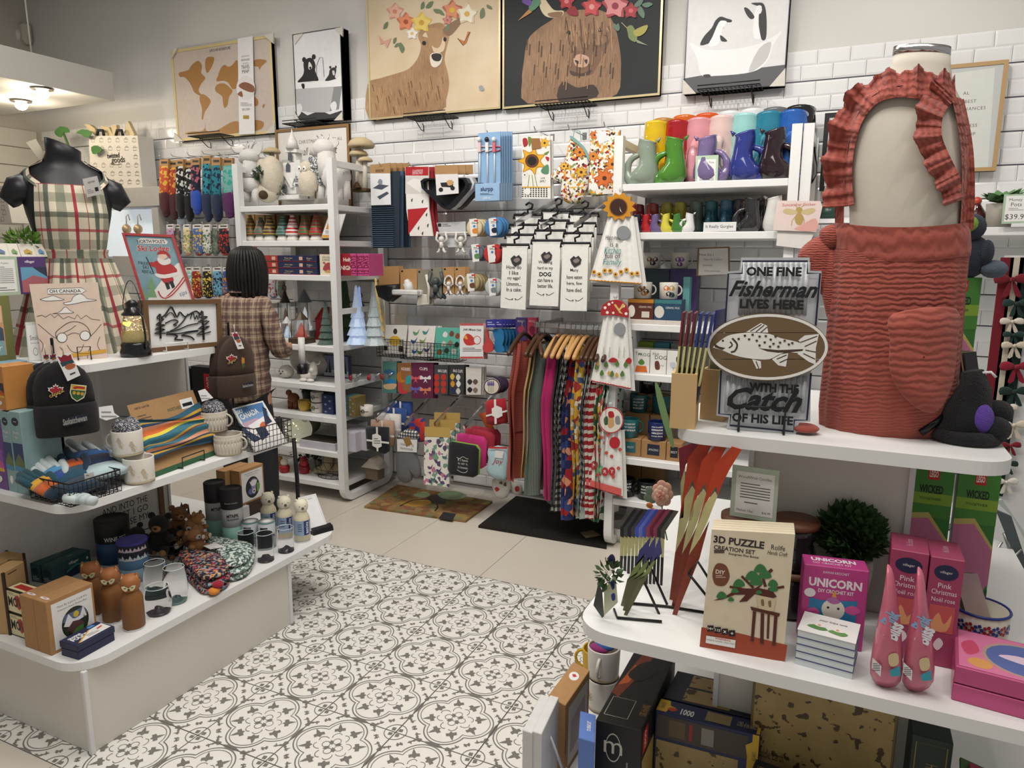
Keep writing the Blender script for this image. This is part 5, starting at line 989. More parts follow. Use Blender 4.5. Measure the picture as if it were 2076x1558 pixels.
# == goods on the left shelf unit
def on(q,x,y,z,dy=0):v=U(q(x,y),Z=z);v.y+=dy;return v
wf=fur('white_plush','EDEAE6','DAD6D0',60);cf=fur('cream_fur','E2D9C8','C9BCA4',45);scarf=speck('grey_scarf',['8E9296','DDDDDD','5C6266'],130);sil=mt('C4C6CA',.3,.8)
def base_on(s,x,z):return s.p(x,500)
def deer(label,s,H,N,body,legs,ear,ant,scf):
 t=s.th('plush_deer',label,'figurine',legs[0][0][0],legs[0][-1][1]);b=B();s.e(b,*body,wf,body[3]);s.t(b,N[0],N[1],wf,12);t.p('body',b)
 b=B();s.e(b,*H[0],wf);s.t(b,H[1],H[2],wf,12);h=t.p('head',b)
 for p in legs:b=B();s.t(b,p[0]if isinstance(p[0],list)else p,p[2]if False else 26,wf,10,dys=[p_ for p_ in(0,)*len(p[0]if isinstance(p[0],list)else p)]);t.p('leg',b)
 b=B();s.c(b,ear,8,wf,3);t.p('ear',b,h)
 b=B()
 for a in ant:s.t(b,a,4,sil,5)
 t.p('antlers',b,h);b=B();s.e(b,H[3][0],H[3][1],8,8,mt('151517',.2),dy=-.035);t.p('eye',b,h);b=B();s.e(b,H[4][0],H[4][1],8,7,mt('151517',.3),dy=-.01);t.p('nose',b,h)
 b=B();rn=random.Random(2)
 for P in scf:
  for x,y in pts(P):s.e(b,x+rn.uniform(-8,8),y,26,22,scarf,dy=-.02)
 t.p('scarf',b);return t
s=Sk(A7,.70)
deer('white plush deer with a grey scarf at the left end of the top shelf',s,[(890,160,70,50),'890,165 840,180 815,190',[48,36,24],(880,152),(812,188)],('890,170 900,260 905,350',[45,48,55]),(900,400,75,60),[[(870,420),(868,500),(865,560)],[(940,420),(945,500),(940,560)]],'930,150 945,90 985,58 998,90 975,140',['870,110 850,70 830,60','880,110 885,60 870,30','895,110 920,60 950,40','900,110 930,50 935,10','860,90 835,95'],['840,310 870,340 910,345 945,330 965,300','850,390 890,420 930,400','870,440 900,440'])
s=Sk(A7,.78)
deer('large white plush deer with a grey scarf beside the white owl',s,[(1545,90,85,65),'1545,100 1480,110 1440,125',[60,46,28],(1512,80),(1440,120)],('1560,110 1570,230 1600,330',[62,66,85]),(1650,340,110,100),[[(1530,380),(1525,450),(1520,530)],[(1590,390),(1590,450),(1585,530)],[(1690,390),(1695,450),(1690,535)],[(1740,380),(1745,450),(1750,535)]],'1570,80 1590,30 1640,0 1670,40 1640,80 1600,95',['1520,50 1500,10 1480,-20','1530,50 1540,0 1520,-30','1545,50 1580,10 1590,-30'],['1450,190 1480,210 1520,215 1560,200','1460,250 1455,300 1455,350','1500,250 1515,300 1530,350 1535,390'])
s=Sk(A7,.76);t=s.th('bear_figurine','cream shaggy bear figurine holding a wreath','figurine',1060,540);b=B();s.e(b,1085,330,80,130,cf,85);s.e(b,1050,470,80,75,cf,70);t.p('body',b);b=B();s.e(b,1010,245,62,55,cf);s.e(b,965,250,30,24,cf,dy=-.02);h=t.p('head',b);b=B();s.e(b,1060,195,25,22,cf);s.e(b,945,245,8,8,mt('151517',.3),dy=-.03);t.p('ear',b,h);b=B();p=s.p(1050,320,-.08);leafy(b,p,(.03,.02,.03),mt('3F5A34',.6,nz=.2),90,.025,4);b.ell(p+V((-.02,-.01,.01)),.014,mt('4A3322',.8));t.p('wreath',b);b=B();s.e(b,1070,505,32,30,mt('4A3626',.9),dy=-.06);t.p('log',b)
s=Sk(A7,.82);t=s.th('church_house','white snowy church house decoration','figurine',1240,540);wh=mt('E9E7E3',.8,nz=.08,ns=50,bump=.6,bs=150)
b=B();s.bx(b,1140,545,1345,495,160,wh,.004,-.02);t.p('base',b);b=B();s.bx(b,1195,495,1300,210,100,wh,.003);s.bx(b,1215,210,1285,120,70,wh,.003,.01);t.p('tower',b)
b=B();s.c(b,'1165,370 1210,290 1285,430 1270,440 1210,330 1180,385',90,wh,0,-.02);s.c(b,'1280,200 1330,190 1350,330 1300,345',120,wh,0,.0);s.c(b,'1195,125 1210,95 1250,85 1300,95 1305,125',80,wh);s.la(b,1250,90,[(45,0),(30,50),(8,100),(1,130)],wh,10,.02);t.p('roof',b)
for x,y in((1232,255),(1225,440),(1250,160)):b=B();s.c(b,[(x-18,y+40),(x+18,y+40),(x+18,y-15),(x,y-40),(x-18,y-15)],3,mt('5A5E66',.3),0,-.006 if y<300 else-.028);t.p('window',b)
b=B();leafy(b,s.p(1185,450,-.04),(.025,.015,.03),mt('4A5A4E',.6),40,.03,8);t.p('little_tree',b)
s=Sk(A7,.76);t=s.th('owl_figurine','cream owl figurine between the church and the deer','figurine',1430,520);b=B();s.e(b,1410,390,78,95,cf,70);t.p('body',b);b=B();s.e(b,1395,270,52,55,cf);h=t.p('head',b)
for x in(1370,1412):b=B();s.e(b,x,275,16,18,mt('F4F2EC',.6),6,-.045);e=t.p('eye_disc',b,h)
b=B();s.e(b,1372,276,6,6,mt('121214',.2),4,-.05);s.e(b,1412,276,6,6,mt('121214',.2),4,-.05);t.p('eye',b,h);b=B();s.c(b,'1312,430 1340,340 1380,360 1370,420',8,scarf,3,-.05);t.p('wing',b)
for x in(1410,1470):b=B();s.t(b,[(x,470),(x,530)],6,mt('5A4232',.7));t.p('leg',b)
s=Sk(A7,.9)
for x,y,rx,rz,st,lb in((1870,60,98,55,470,'tallest cream felt mushroom on the top shelf'),(1845,140,70,34,470,'middle cream felt mushroom under the tallest'),(1905,195,55,28,470,'smallest cream felt mushroom by the pine cone'),(1085,120,60,32,400,'cream felt mushroom behind the bear figurine')):
 t=s.th('felt_mushroom',lb,'figurine',x,st,'felt mushrooms');b=B();k=s.k(x,y);b.lathe([(.0001,-.2*rz*k),(rx*.9*k,-.35*rz*k),(rx*k,-.1*rz*k),(rx*.8*k,.5*rz*k),(rx*.4*k,.85*rz*k),(.0001,.95*rz*k)],fur('felt','D9C7A2','C4AE84',60),20,MT(s.p(x,y)));t.p('cap',b);b=B();s.t(b,[(x-5,st),(x-3,(st+y)/2),(x,y+10)],[24,18,16],fur('felt2','E6DFD0','D8CDB8',60),10);t.p('stem',b)
b=B();s.bx(b,1800,475,1935,440,90,mt('5A4A2E',.9,nz=.2),.004,-.03);t=s.th('moss_base','mossy wooden base with a pine cone','figurine',1866,475);t.p('slab',b);b=B()
for i in rg(6):s.la(b,1870,440-8*i,[(34-4*i,0),(20-3*i,10)],mt('6A4A32',.8),9,-.045)
t.p('pine_cone',b)
s=Sk(A7,1.02);c4=[s.p(*p)for p in((1118,420),(1765,420),(1762,-40),(1118,-40))];t=s.th('christmas_sign','wood-framed white Merry Christmas sign leaning on the wall','sign',1440,545);c4[0].z=c4[1].z=1.92;c4[2].z=c4[3].z=U(C5(1400,1255),Y=1.02).z;c4[3].x=c4[0].x=U(C5(1065,1300),Y=1.02).x;c4[2].x=c4[1].x=U(C5(1790,1250),Y=1.02).x
b=B();frame_ring(b,*c4,NY,.018,.02,wood('oak_frame','7A5A34','9A7748',9,0),.008);t.p('frame',b);b=B();slab(b,c4,NY,.01,pp('E7E4DE'));t.p('board',b);b=B();F=FP(yplane(1.02),A7);pr(b,F,[('t','4A4846','MERRY CHRISTMAS',1350,35,32,dc(w=340,space=1.2)),('t','4A4846','TO ALL',1660,5,28,dc(w=110,space=1.2)),('t','2B2928','and to all a good night',1440,125,90,dc(w=570,shear=.35))]);t.p('lettering',b)
gz=1.70;hats=[('5C5A2E','B8852E','7A2430'),('4F6A4E','A05A5A','3F5A42'),('5A2E2A','C8A84A','4A5A34'),('3E5F58','7FA090','35534C'),('B5302F','EDE9E4','E9E5E0'),('3F6A3A','B5302F','5A3A2A'),('B02A36','4F8A3F','8E2230')]
gl_=['olive and mustard hat','green hat with a curled tip','brown hat with gold bands','teal pine-tree hat','red and white candy-stripe hat','green and red checked hat','bright red patterned hat']
for i,x in en((885,975,1055,1170,1255,1362,1460)):
 s=Sk(A7,.66);t=s.th('gnome','ceramic gnome with '+gl_[i],'figurine',x,880,'gnomes on the second shelf');k=s.k(x,880);T=MT((s.p(x,880).x,.68,gz));b=B().lathe([(42*k,0),(44*k,12*k),(30*k,45*k),(20*k,62*k)],mt('E6E0D6',.35),16,T);t.p('beard',b)
 hh=(175,160,170,175,180,185,185)[i];b=B();prof=[(48*k,38*k),(50*k,46*k)]
 for j in rg(8):prof.append((46*k*(1-j/8)**.9+2*k+(3*k if j%2 else 0),(55+(hh-60)*j/7)*k))
 b.lathe(prof,stripes('gnome_hat_%d'%i,hats[i][0],[(2,.022,.3,.2,hats[i][1],.9),(2,.03,.75,.12,hats[i][2],.8)],attr=False,r=.35,bump=.1),16,T);t.p('hat',b);b=B().ell(T@V((0,-.03*1.0,52*k)),.008,mt('D9A88A',.4),8,6);t.p('nose',b)
 a=(860,950,1040,1135,1250,1345,1465)[i];s2=Sk(A7,.80);b=B();q0=s2.p(a,870);k2=s2.k(a,870);b.box((q0.x,.80,gz),(q0.x+80*k2,.90,gz+175*k2),KRAFT,bev=.001);pr(b,Fr((q0.x,.80,gz),(80*k2,0,0),(0,0,175*k2)),[('x','8A6A44',.2,.3,.8,.6,4)]);solo('gnome_box','plain kraft box behind the gnome with '+gl_[i],'box',b,group='kraft gnome boxes')
s=Sk(A7,.62);c4=[s.p(*p)for p in((1515,880),(1670,880),(1735,665),(1585,665))];b=B();slab(b,c4,NY,.003,pp('E9E7E2'));pr(b,FP(yplane(.62),A7),[('p','D98A3A','1560,800 1620,800 1650,720 1590,720'),('p','D9A050','1520,875 1665,875 1672,850 1528,850'),('x','888888',1555,840,1640,810,2),('l','333333','1517,878 1668,878 1733,667 1587,667 1517,878',.0015)]);solo('shelf_sign','slanted white gnome price card on the second shelf','sign',b)
bz=1.485;s=Sk(A7,.60)
def sb(name,label,x0,x1,y0,y1,col,items,group,dy=0,d=.2,z=None):
 a,c=s.p(x0,y0),s.p(x1,y0);h=s.p(x0,y1).z-a.z;bx=Bx(V((a.x,.60+dy,a.z if z is None else z)),V((c.x,.60+dy,a.z if z is None else z)),d,h);return product(name,label,'box',bx,col,[('front',items)]if items else(),group)
for k in rg(3):
 y0,y1=1195-82*k,1120-80*k;z_=bz+.0415*k
 for x0,x1,c,tx,lb in((900,1142,'A63A36','Merry Forest','red and green puzzle box'),(1146,1378,'26304E','Winter Lights','navy winter puzzle box'),(1380,1484,'26304E','Winter L','narrow navy puzzle box')):
  a,c0=s.p(x0,1200),s.p(x1,1200);bx=Bx(V((a.x,.60,z_)),V((c0.x,.60,z_)),.2,.039);product('puzzle_box','%s, %s of the stack of three'%(lb,('bottom','middle','top')[k]),'box',bx,c,[('front',[('r','8E2A34' if c=='26304E' else '2F4A34',0,0,1,.1),('t','D9C08A',tx,.4,.55,.28,dc(w=.5)),('r','D9B09A',.80,.25,.93,.8)if x1<1400 else('r','26304E',.1,.1,.2,.2),('x','B9A88A',.2,.2,.6,.34,1)])],'stacked winter puzzles')
a=s.p(1500,1205);bx=Bx(V((a.x,.63,bz)),V((s.p(1770,1205).x,.63,bz)),.12,.135);product('gift_book','red boxed holiday book behind the shelf post','box',bx,'9E2430',[('front',[('t','F0E6DA','Holly',.85,.7,.22,dc(bold=.03)),('t','F0E6DA','NIGHT',.85,.35,.2,dc(bold=.03))])])
bx=Bx(V((s.p(1510,1205).x,.60,bz)),V((s.p(1640,1205).x,.60,bz)),.02,.13);product('gift_book','cream holiday cocktail book, COCOA AND BRIGHT','book',bx,'E6DDC4',[('front',[('t','4A2A2A','GOOGLY',.5,.86,.09,dc(w=.7)),('t','4A2A2A','& BRIGHT',.5,.74,.09,dc(w=.7)),('b','A8474A','.2,.3 .4,.2 .8,.3 .7,.6 .4,.55'),('b','C9A46A','.3,.15 .7,.12 .6,.28'),('b','B5606A','.2,.6 .4,.5 .35,.65')])])
for i,x in en((1778,1838,1890)):bx=Bx(V((s.p(x,1205).x,.60,bz)),V((s.p(x+50,1205).x,.60,bz)),.15,.135);product('advent_book',('pink calendar book next to the red one','pink calendar book in the middle','pink calendar book at the right end')[i],'book',bx,'C9508A',[('front',[('t','7A1F3A','12 DAYS',.5,.5,.3,dc(rot=PI/2,w=2.6,bold=.03))])],'pink calendar books')
def glow(col,e):return mt(col,.2,em=e,nz=.3,ns=200)
s=Sk(A8,.75);z=1.035;S0=lambda x,y,zz=1.035:V((s.p(x,y).x,s.y,zz))
def tree(name,label,x,w_,h,col,em=0,y=.80,zz=1.035,group=None,n=9,m=None):
 k=s.k(x,580);c=V((s.p(x,580).x,y,zz));t=Th(name,label,'tree ornament',c,group=group);mm=m or mt(col,.25,em=em,nz=.25,ns=150);b=B();L=6
 for i in rg(L):r=w_*k*(1-i/L*.92);b.lathe([(r,h*k*(i/L*.9)),(r*.55,h*k*(i+1.1)/L*.92)],mm,n,MT(c)@rotz(i*.4),smooth=False)
 t.p('branches',b);b=B().lathe([(.006,h*k*.93),(.010,h*k*.96),(.0001,h*k)],mm,8,MT(c));t.p('tip',b);return t
tree('light_tree','iridescent lit glass tree left of the shelf post pair',795,55,260,'BFD2F2',.22,group='lit glass trees');tree('light_tree','tall silver glass tree at the right side',888,52,285,'C6D3D6',.04,group='lit glass trees');tree('light_tree','golden wire light tree at the back',805,40,290,'D9B868',.25,1.0,group='lit glass trees');tree('light_tree','small blue-lit tree against the post',762,34,250,'9DB6F0',.35,.9,group='lit glass trees')
tree('green_tree','dark green bottle-brush tree with star on the back of the shelf',630,45,350,'3A5238',0,1.0,m=fur('fir','44603C','2B4029',60),n=14);tree('green_tree','small frosted fir in a wooden base by the post',690,42,190,'4A5E52',0,.68,m=fur('fir2','6A7D72','3F5348',60),n=14)
dk=mt('2A2320',.4);gls=mt('EAF2F4',.03,trans=.85,nz=0,alpha=.5)
def lant(label,x,w_,h,body,y=.72,roof=None,inside='C9A060',handle=True,em=.4):
 k=s.k(x,590);c=V((s.p(x,590).x,y,1.035));w_*=k;h*=k;t=Th('snow_lantern',label,'ornament',c,group='lanterns and snow globes');b=B().box((c.x-w_,y-w_,1.035),(c.x+w_,y+w_,1.035+h*.16),body,bev=.004);t.p('base',b)
 b=B().lathe([(w_*.8,h*.16),(w_*.82,h*.5),(w_*.7,h*.65),(w_*.3,h*.75)],gls,14,MT(c));t.p('globe',b);b=B().lathe([(w_*.6,h*.17),(w_*.4,h*.3),(w_*.15,h*.5),(.0001,h*.58)],mt(inside,.6,em=em,nz=.4,ns=120),10,MT(c));t.p('scene',b);b=B().lathe([(w_*.75,h*.66),(w_*.5,h*.74),(w_*.2,h*.84),(.0001,h*.9)],roof or body,8,MT(c),smooth=False);t.p('roof',b)
 for sx in(-1,1):
  b=B().tube([c+V((sx*w_*.85,-w_*.6,h*.15)),c+V((sx*w_*.8,-w_*.5,h*.67))],.003,body,5);t.p('post',b)
 if handle:b=B().tube([c+V((w_*.35*cos(a*PI/5),0,h*.93+w_*.35*sin(a*PI/5)))for a in rg(10)],.003,body,5,True);t.p('ring',b)
 return t
lant('black lantern with a red ribbon at the shelf left',408,30,230,dk,.80,inside='5A3A2A');lant('grey street-lamp snow globe',487,40,240,mt('6A7072',.4),.85,inside='D9D9D9',handle=False);lant('white-based snow globe in front',492,28,120,mt('E4E2DE',.5),.66,mt('C9C9C9',.4),'B9C9D9',False);lant('bronze arched lantern with a red scene',568,40,150,mt('4A3A2A',.4),.66,inside='A84A3A',handle=False);lant('black lantern with gold trim next to the fir',668,34,230,dk,.82,mt('C9B98A',.4),'D9B060');lant('small black lantern hidden by the shelf post',742,30,220,dk,.95,inside='D9A050')
t=Th('red_house','red wooden house ornament with snowy roof','ornament',V((s.p(575,500).x,.88,1.035)));x0,x1=s.p(530,500).x,s.p(622,500).x;b=B().box((x0,.86,1.035),(x1,.98,1.18),mt('A5252B',.5),bev=.002);t.p('walls',b);b=B();xm=(x0+x1)/2;hh=1.18
for sx in(-1,1):b.add([V((xm,.85,hh+.07)),V((xm,.99,hh+.07)),V((xm+sx*.065,.99,hh-.01)),V((xm+sx*.065,.85,hh-.01)),V((xm,.85,hh+.078)),V((xm,.99,hh+.078)),V((xm+sx*.067,.99,hh)),V((xm+sx*.067,.85,hh))],[(0,1,2,3),(4,7,6,5),(0,3,7,4),(2,1,5,6),(3,2,6,7)],mt('B5343A',.5))
b.add([(x0,.86,hh),(x1,.86,hh),(xm,.86,hh+.07)],[(0,1,2)],mt('A5252B',.5));t.p('roof',b);b=B().lathe([(.022,0),(.014,.004)],mt('3F5A34',.7),14,TR(xm,.857,1.15,0,PI/2));t.p('wreath',b);b=B().box((xm-.015,.856,1.036),(xm+.015,.861,1.09),pp('E9E3DA'));t.p('door',b)
def nut(label,x,c1):k=s.k(x,590);c=V((s.p(x,590).x,.9,1.035));t=Th('nutcracker',label,'ornament',c);b=B().lathe([(.02,0),(.022,.02),(.014,.03),(.016,.11),(.02,.14)],mt(c1,.4),12,MT(c));t.p('body',b);b=B().ell(c+V((0,0,.16)),.018,mt('D9B090',.5));t.p('head',b);b=B().lathe([(.02,.172),(.021,.21),(.0001,.212)],mt('1E1E20',.4),12,MT(c));t.p('hat',b)
nut('little red and green nutcracker behind the person',428,'8E2A2A')
z=.78;s=Sk(A8,.74);wool=fur('long_white','DAD5CB','C2BBAF',30)
t=Th('plush_polar_bear','fluffy white plush animal lying on the shelf','plush toy',V((s.p(480,770).x,.8,z)));b=B().ell(V((s.p(470,700).x,.88,z+.11)),(.13,.10,.11),wool,18,12);b.ell(V((s.p(540,700).x,.9,z+.08)),(.09,.09,.08),wool);t.p('body',b);b=B();c=V((s.p(455,760).x,.70,z+.045));b.ell(c,(.055,.05,.045),wool);h=t.p('head',b)
for dx in(-.018,.012):b=B().ell(c+V((dx,-.048,.008)),.005,mt('121214',.2),8,6);t.p('eye',b,h)
b=B().ell(c+V((-.003,-.053,-.008)),.006,mt('2A2224',.3),8,6);t.p('nose',b,h)
gw=mt('E9E4DC',.25,coat=.6,nz=.06,ns=90,bump=.5,bs=160);t=Th('cow_figurine','glossy white ceramic highland cow lying down','figurine',V((s.p(600,795).x,.66,z)));x=s.p(598,795).x;b=B().ell((x-.02,.68,z+.035),(.065,.035,.035),gw);t.p('body',b);b=B().ell((x+.045,.66,z+.10),(.028,.026,.035),gw);b.ell((x+.045,.64,z+.082),(.018,.015,.016),gw);b.tube([(x+.04,.67,z+.05),(x+.045,.665,z+.09)],.024,gw,10);h=t.p('head',b)
for sx in(-1,1):b=B().tube([(x+.045+sx*.02,.66,z+.12),(x+.045+sx*.05,.66,z+.125),(x+.045+sx*.055,.66,z+.145)],[.007,.005,.002],gw,7);t.p('horn',b,h);b=B().ell((x+sx*.03,.64,z+.012),(.03,.018,.012),gw);t.p('leg',b)
bx=Bx(V((s.p(572,785).x,.86,z)),V((s.p(712,785).x,.86,z)),.03,.155);product('canvas_block','small blue winter forest canvas behind the ceramic cow','picture',bx,'3A3E5A',[('front',[('r','7A7F9E',.02,.3,.98,.96),('p','C9CCD8','.02,.05 .98,.05 .98,.3 .02,.35')]+[('p','20302E',[(x,.2),(x+.12,.2),(x+.06,.9)])for x in(.06,.2,.5,.66,.8)])])
for i,x in en((792,862,905)):
 c=V((s.p(x,770).x,.76+.06*i,z));t=Th('glass_bird',('clear glass bird with red breast next to the post','clear glass bird with red breast in the middle','clear glass bird farthest right')[i],'figurine',c,group='glass birds');b=B().ell(c+V((0,0,.03)),(.036,.026,.028),gls);t.p('body',b);b=B().ell(c+V((-.02,-.012,.032)),(.014,.018,.02),mt('A8202A',.2));t.p('breast',b);b=B().tube([c+V((.02,0,.04)),c+V((.055,0,.062))],[.012,.004],mt('C9CCD0',.2,.7),8);t.p('tail',b)
z=.57;s=Sk(A8,.72)
def sh(x,y=.72,zz=None):return V((s.p(x,960).x,y,z if zz is None else zz))
for i,(x,y,lb)in en(((455,.92,'dark green planter pot behind the person'),(520,.95,'dark green planter pot with ivy'),(585,.95,'dark green planter pot at the back'))):
 c=sh(x,y);t=Th('planter',lb,'pot',c,group='dark green planters');b=B().lathe([(.045,0),(.055,.09),(.05,.09),(.045,.02)],mt('35463C',.3),16,MT(c));t.p('pot',b);b=B();leafy(b,c+V((0,0,.12)),(.06,.04,.04),mt('3E5C38',.6,nz=.2),60,.04,i);t.p('foliage',b)
c=sh(485,.70);t=Th('bear_planter','reddish brown standing animal planter','pot',c);br=mt('7A4328',.35);b=B().ell(c+V((0,0,.075)),(.045,.035,.035),br);t.p('body',b);b=B().ell(c+V((-.03,-.01,.11)),(.022,.02,.022),br);t.p('head',b)
for dx in(-.03,-.012,.015,.032):b=B().tube([c+V((dx,-.01,.06)),c+V((dx,-.01,0))],.011,br,8);t.p('leg',b)
c=sh(555,.68);t=Th('chick_jug','glossy yellow chick-shaped jug','jug',c);ye=mt('C9A43A',.2,coat=.5);b=B().lathe([(.03,0),(.042,.025),(.043,.05),(.036,.075),(.033,.072),(.03,.03)],ye,18,MT(c));t.p('body',b);b=B().lathe([(.014,0),(.003,.025)],ye,10,TR(c.x-.038,c.y,c.z+.055,0,0,-1.0));t.p('beak',b);b=B().tube([c+V((.036,0,.065)),c+V((.062,0,.055)),c+V((.055,0,.025)),c+V((.04,0,.02))],.006,ye,8);t.p('handle',b)
for k,(x,dz,y,lb)in en(((625,0,.68,'lower white cup with a drawn face band'),(625,.073,.68,'upper white cup with a drawn face band'),(860,0,.74,'white cup alone at the right'))):
 c=sh(x,y,z+dz);b=B().lathe([(.038,0),(.042,.006),(.043,.066),(.039,.068),(.035,.02)],mt('E4DED3',.35),20,MT(c));bb=B();bb.tube([c+V((.0435*cos(a),.0435*sin(a),.035))for a in[-2.3+i*.2 for i in rg(9)]],.0018,mt('2A2522',.5),5);bb.tube([c+V((-.0+.012*cos(a*PI/6),-.0445,.036+.012*sin(a*PI/6)))for a in rg(12)],.0018,mt('2A2522',.5),5,True)
 t=Th('character_cup',lb,'cup',c,group='white cups');t.p('cup',b);t.p('drawn_band',bb)
for i,(x0,x1,c1)in en(((662,720,'2E3A66'),(765,800,'3F6A6E'),(802,838,'7A6A3A'))):bx=Bx(V((s.p(x0,980).x,.66,z)),V((s.p(x1,980).x,.66,z)),.12,.13);product('gift_box',('navy patterned gift box by the shelf post','teal patterned gift box','olive patterned gift box')[i],'box',bx,c1,[('front',[('o','8A9AC0',.3+.4*(j%2),.12+.19*j,.12,.05)for j in rg(5)])])
z=.34;c=V((s.p(520,1150).x,.70,z));t=Th('light_globe','frosted glass ball ornament lit inside with a silver cap','ornament',c);b=B().ell(c+V((0,0,.085)),.085,mt('DAD9C4',.15,trans=.35,em=.12,nz=.05),22,14);t.p('ball',b);b=B().tube([c+V((.045,0,.155)),c+V((.062,0,.185))],.02,CHROME,12);t.p('cap',b);b=B()
for i in rg(14):a=i*2.4;b.ell(c+V((.08*cos(a)*sin(i*.7),-.06-.02*abs(sin(i)),.085+.06*cos(i*1.7))),.0025,mt('FFE7A0',.3,em=6,nz=0),6,4)
t.p('fairy_lights',b)
for x0,x1,y,h,d,lb in((570,760,.60,.05,.16,'low open white gift tray with dark filling'),(770,850,.64,.13,.2,'white gift box on the right'),(640,760,.84,.13,.12,'white gift box behind the tray'),(850,880,.7,.13,.2,'narrow white gift box at the end')):
 bx=Bx(V((s.p(x0,1150).x,y,z)),V((s.p(x1,1150).x,y,z)),d,h);t=product('gift_box',lb,'box',bx,'CFCBD4')
 if h<.1:b=B().box((.008,.008,h),(bx.w-.008,d-.008,h+.004),mt('3A3426',.9,nz=.3,ns=80),bx.T());t.p('filling',b)
c=V((s.p(455,1100).x,.9,z));b=B().ell(c+V((0,0,.08)),(.10,.08,.08),fur('shag','8A8270','5E5848',50));solo('fur_cushion','taupe shaggy cushion behind the light globe','cushion',b)
z=.125
for i,(x,c1,y)in en(((420,'C98A2E',.68),(470,'A5252B',.64),(520,'9E2430',.74),(555,'8E2430',.68),(450,'3F5A34',.85),(540,'35502E',.9))):
 c=V((s.p(x,1330).x,y,z));t=Th('sleigh_toy' if i in(2,3)else 'holiday_ornament',('small yellow holiday toy ornament','red drum ornament with a cream top','red sleigh toy beside the drum','second red sleigh toy by the skates','green garland ball by the sleighs','green garland ball at the back')[i],'ornament',c);b=B()
 if i in(4,5):leafy(b,c+V((0,0,.09)),(.07,.05,.07),mt(c1,.6,nz=.2),120,.03,i);t.p('foliage',b);continue
 b.lathe([(.03,0),(.036,.01),(.036,.04),(.03,.05)],mt(c1,.35),14,MT(c));t.p('base',b);b=B().ell(c+V((0,0,.07)),(.028,.026,.028),mt(('D9B060','E4D9CC','B5343A','B5343A')[i],.35));t.p('top',b);b=B().tube([c+V((-.04,0,.005)),c+V((.045,0,.005)),c+V((.05,0,.03))],.004,mt('C9A24A',.3,.5),6);t.p('runner',b)
c=V((s.p(690,1340).x,.70,z));t=Th('wire_basket','oval brown wire basket holding ice skates','basket',c);bw=mt('3A2E26',.5);b=B()
for zz,r in((.003,.8),(.06,.93),(.12,1.)):b.tube([c+V((.13*r*cos(a*PI/12),.08*r*sin(a*PI/12),zz))for a in rg(24)],.0025,bw,5,True)
for a in rg(16):b.tube([c+V((.13*r*cos(a*PI/8+o),.08*r*sin(a*PI/8+o),zz))for zz,r,o in((.003,.8,0),(.06,.93,.2),(.12,1.,0))],.0016,bw,5)
t.p('basket',b);lea=mt('A89878',.6,nz=.1)
for k,(dx,lb)in en(((-.045,'left worn leather ice skate with fur trim'),(.03,'right worn leather ice skate with fur trim'))):
 p=c+V((dx,-.01+.03*k,0));t=Th('ice_skate',lb,'skate',p,group='ice skates');b=B().tube([p+V((.04,0,.15)),p+V((.03,0,.09)),p+V((.0,0,.05)),p+V((-.06,0,.035)),p+V((-.09,0,.03))],[.035,.034,.034,.026,.012],lea,12);t.p('boot',b);b=B().ell(p+V((.045,0,.165)),(.045,.035,.028),fur('trim','E2DED6','CFC9BF',60));t.p('fur_cuff',b);b=B().box(p+V((-.10,-.002,.012)),p+V((.06,.002,.02)),STEEL);t.p('blade',b)
c=V((s.p(875,1320).x,.80,z));t=Th('nativity_house','small birch bark stable with snowy roof','ornament',c);b=B().box(c+V((-.05,-.04,0)),c+V((.05,.04,.09)),wood('bark','5A4A3A','8A7A66',12));t.p('walls',b);b=B().prism([(-.075,.08),(.075,.08),(0,.15)],-.05,.05,mt('C9C0B2',.9,nz=.1),TR(c.x,c.y,c.z,0,PI/2));t.p('roof',b)
# == socks on hooks, gift bags, left part of the back wall
def sock(s,label,x,y0,y1,w_,m1,m2,toe,group,card='B58C5C',th=26,lean=0):
 t=s.th('sock_pair',label,'socks',x,y1,group);b=B();hh=y1-y0;s.c(b,[(x,y0),(x+w_,y0-6),(x+w_,y0+hh*.2),(x,y0+hh*.2+4)],th*.6,pp(card),0,-.004);c=t.p('header_card',b);b=B();s.pr(b,[('r','3A3028',x+w_*.15,y0+hh*.07,x+w_*.85,y0+hh*.03)],-.004);t.p('printed_header',b,c);b=B()
 L=lean*hh;s.pil(b,[(x+2,y0+hh*.12),(x+w_-2,y0+hh*.11),(x+w_+L*.3,y0+hh*.55),(x+w_+L+4,y0+hh*.62),(x+2+L*.4,y0+hh*.66)],th,m1);t.p('leg',b);b=B();s.pil(b,[(x+L*.4,y0+hh*.58),(x+w_+L*.5,y0+hh*.55),(x+w_*1.15+L,y0+hh*.8),(x+w_*1.2+L,y0+hh*.97),(x+w_*.7+L,y1),(x+w_*.1+L,y0+hh*.9)],th*1.3,m2);f=t.p('foot',b);b=B();s.e(b,x+w_*.7+L,y0+hh*.95,w_*.45,hh*.06,cl(toe),th*.5);t.p('toe',b,f);return t
TOPS=[((105,190),75,'C9553A','4A1A22','rust sunset socks with burgundy feet'),((185,200),70,'A8402E','4A1A22','second burgundy sunset pair behind'),((250,190),62,'1B1B1F','0F0F12','black socks with white fern print'),((322,200),62,'232327','0F0F12','second black fern pair of socks'),((380,180),74,'1E2238','2A4FB0','black floral socks with royal blue feet'),((480,160),70,'2F8C9C','1E2C48','teal topographic socks with navy feet'),((560,175),76,'2A7F90','1E2C48','second teal topographic pair'),((655,180),90,'7FB8B0','5A2A5E','pale teal and purple socks by the post')]
s=Sk(A7,.93)
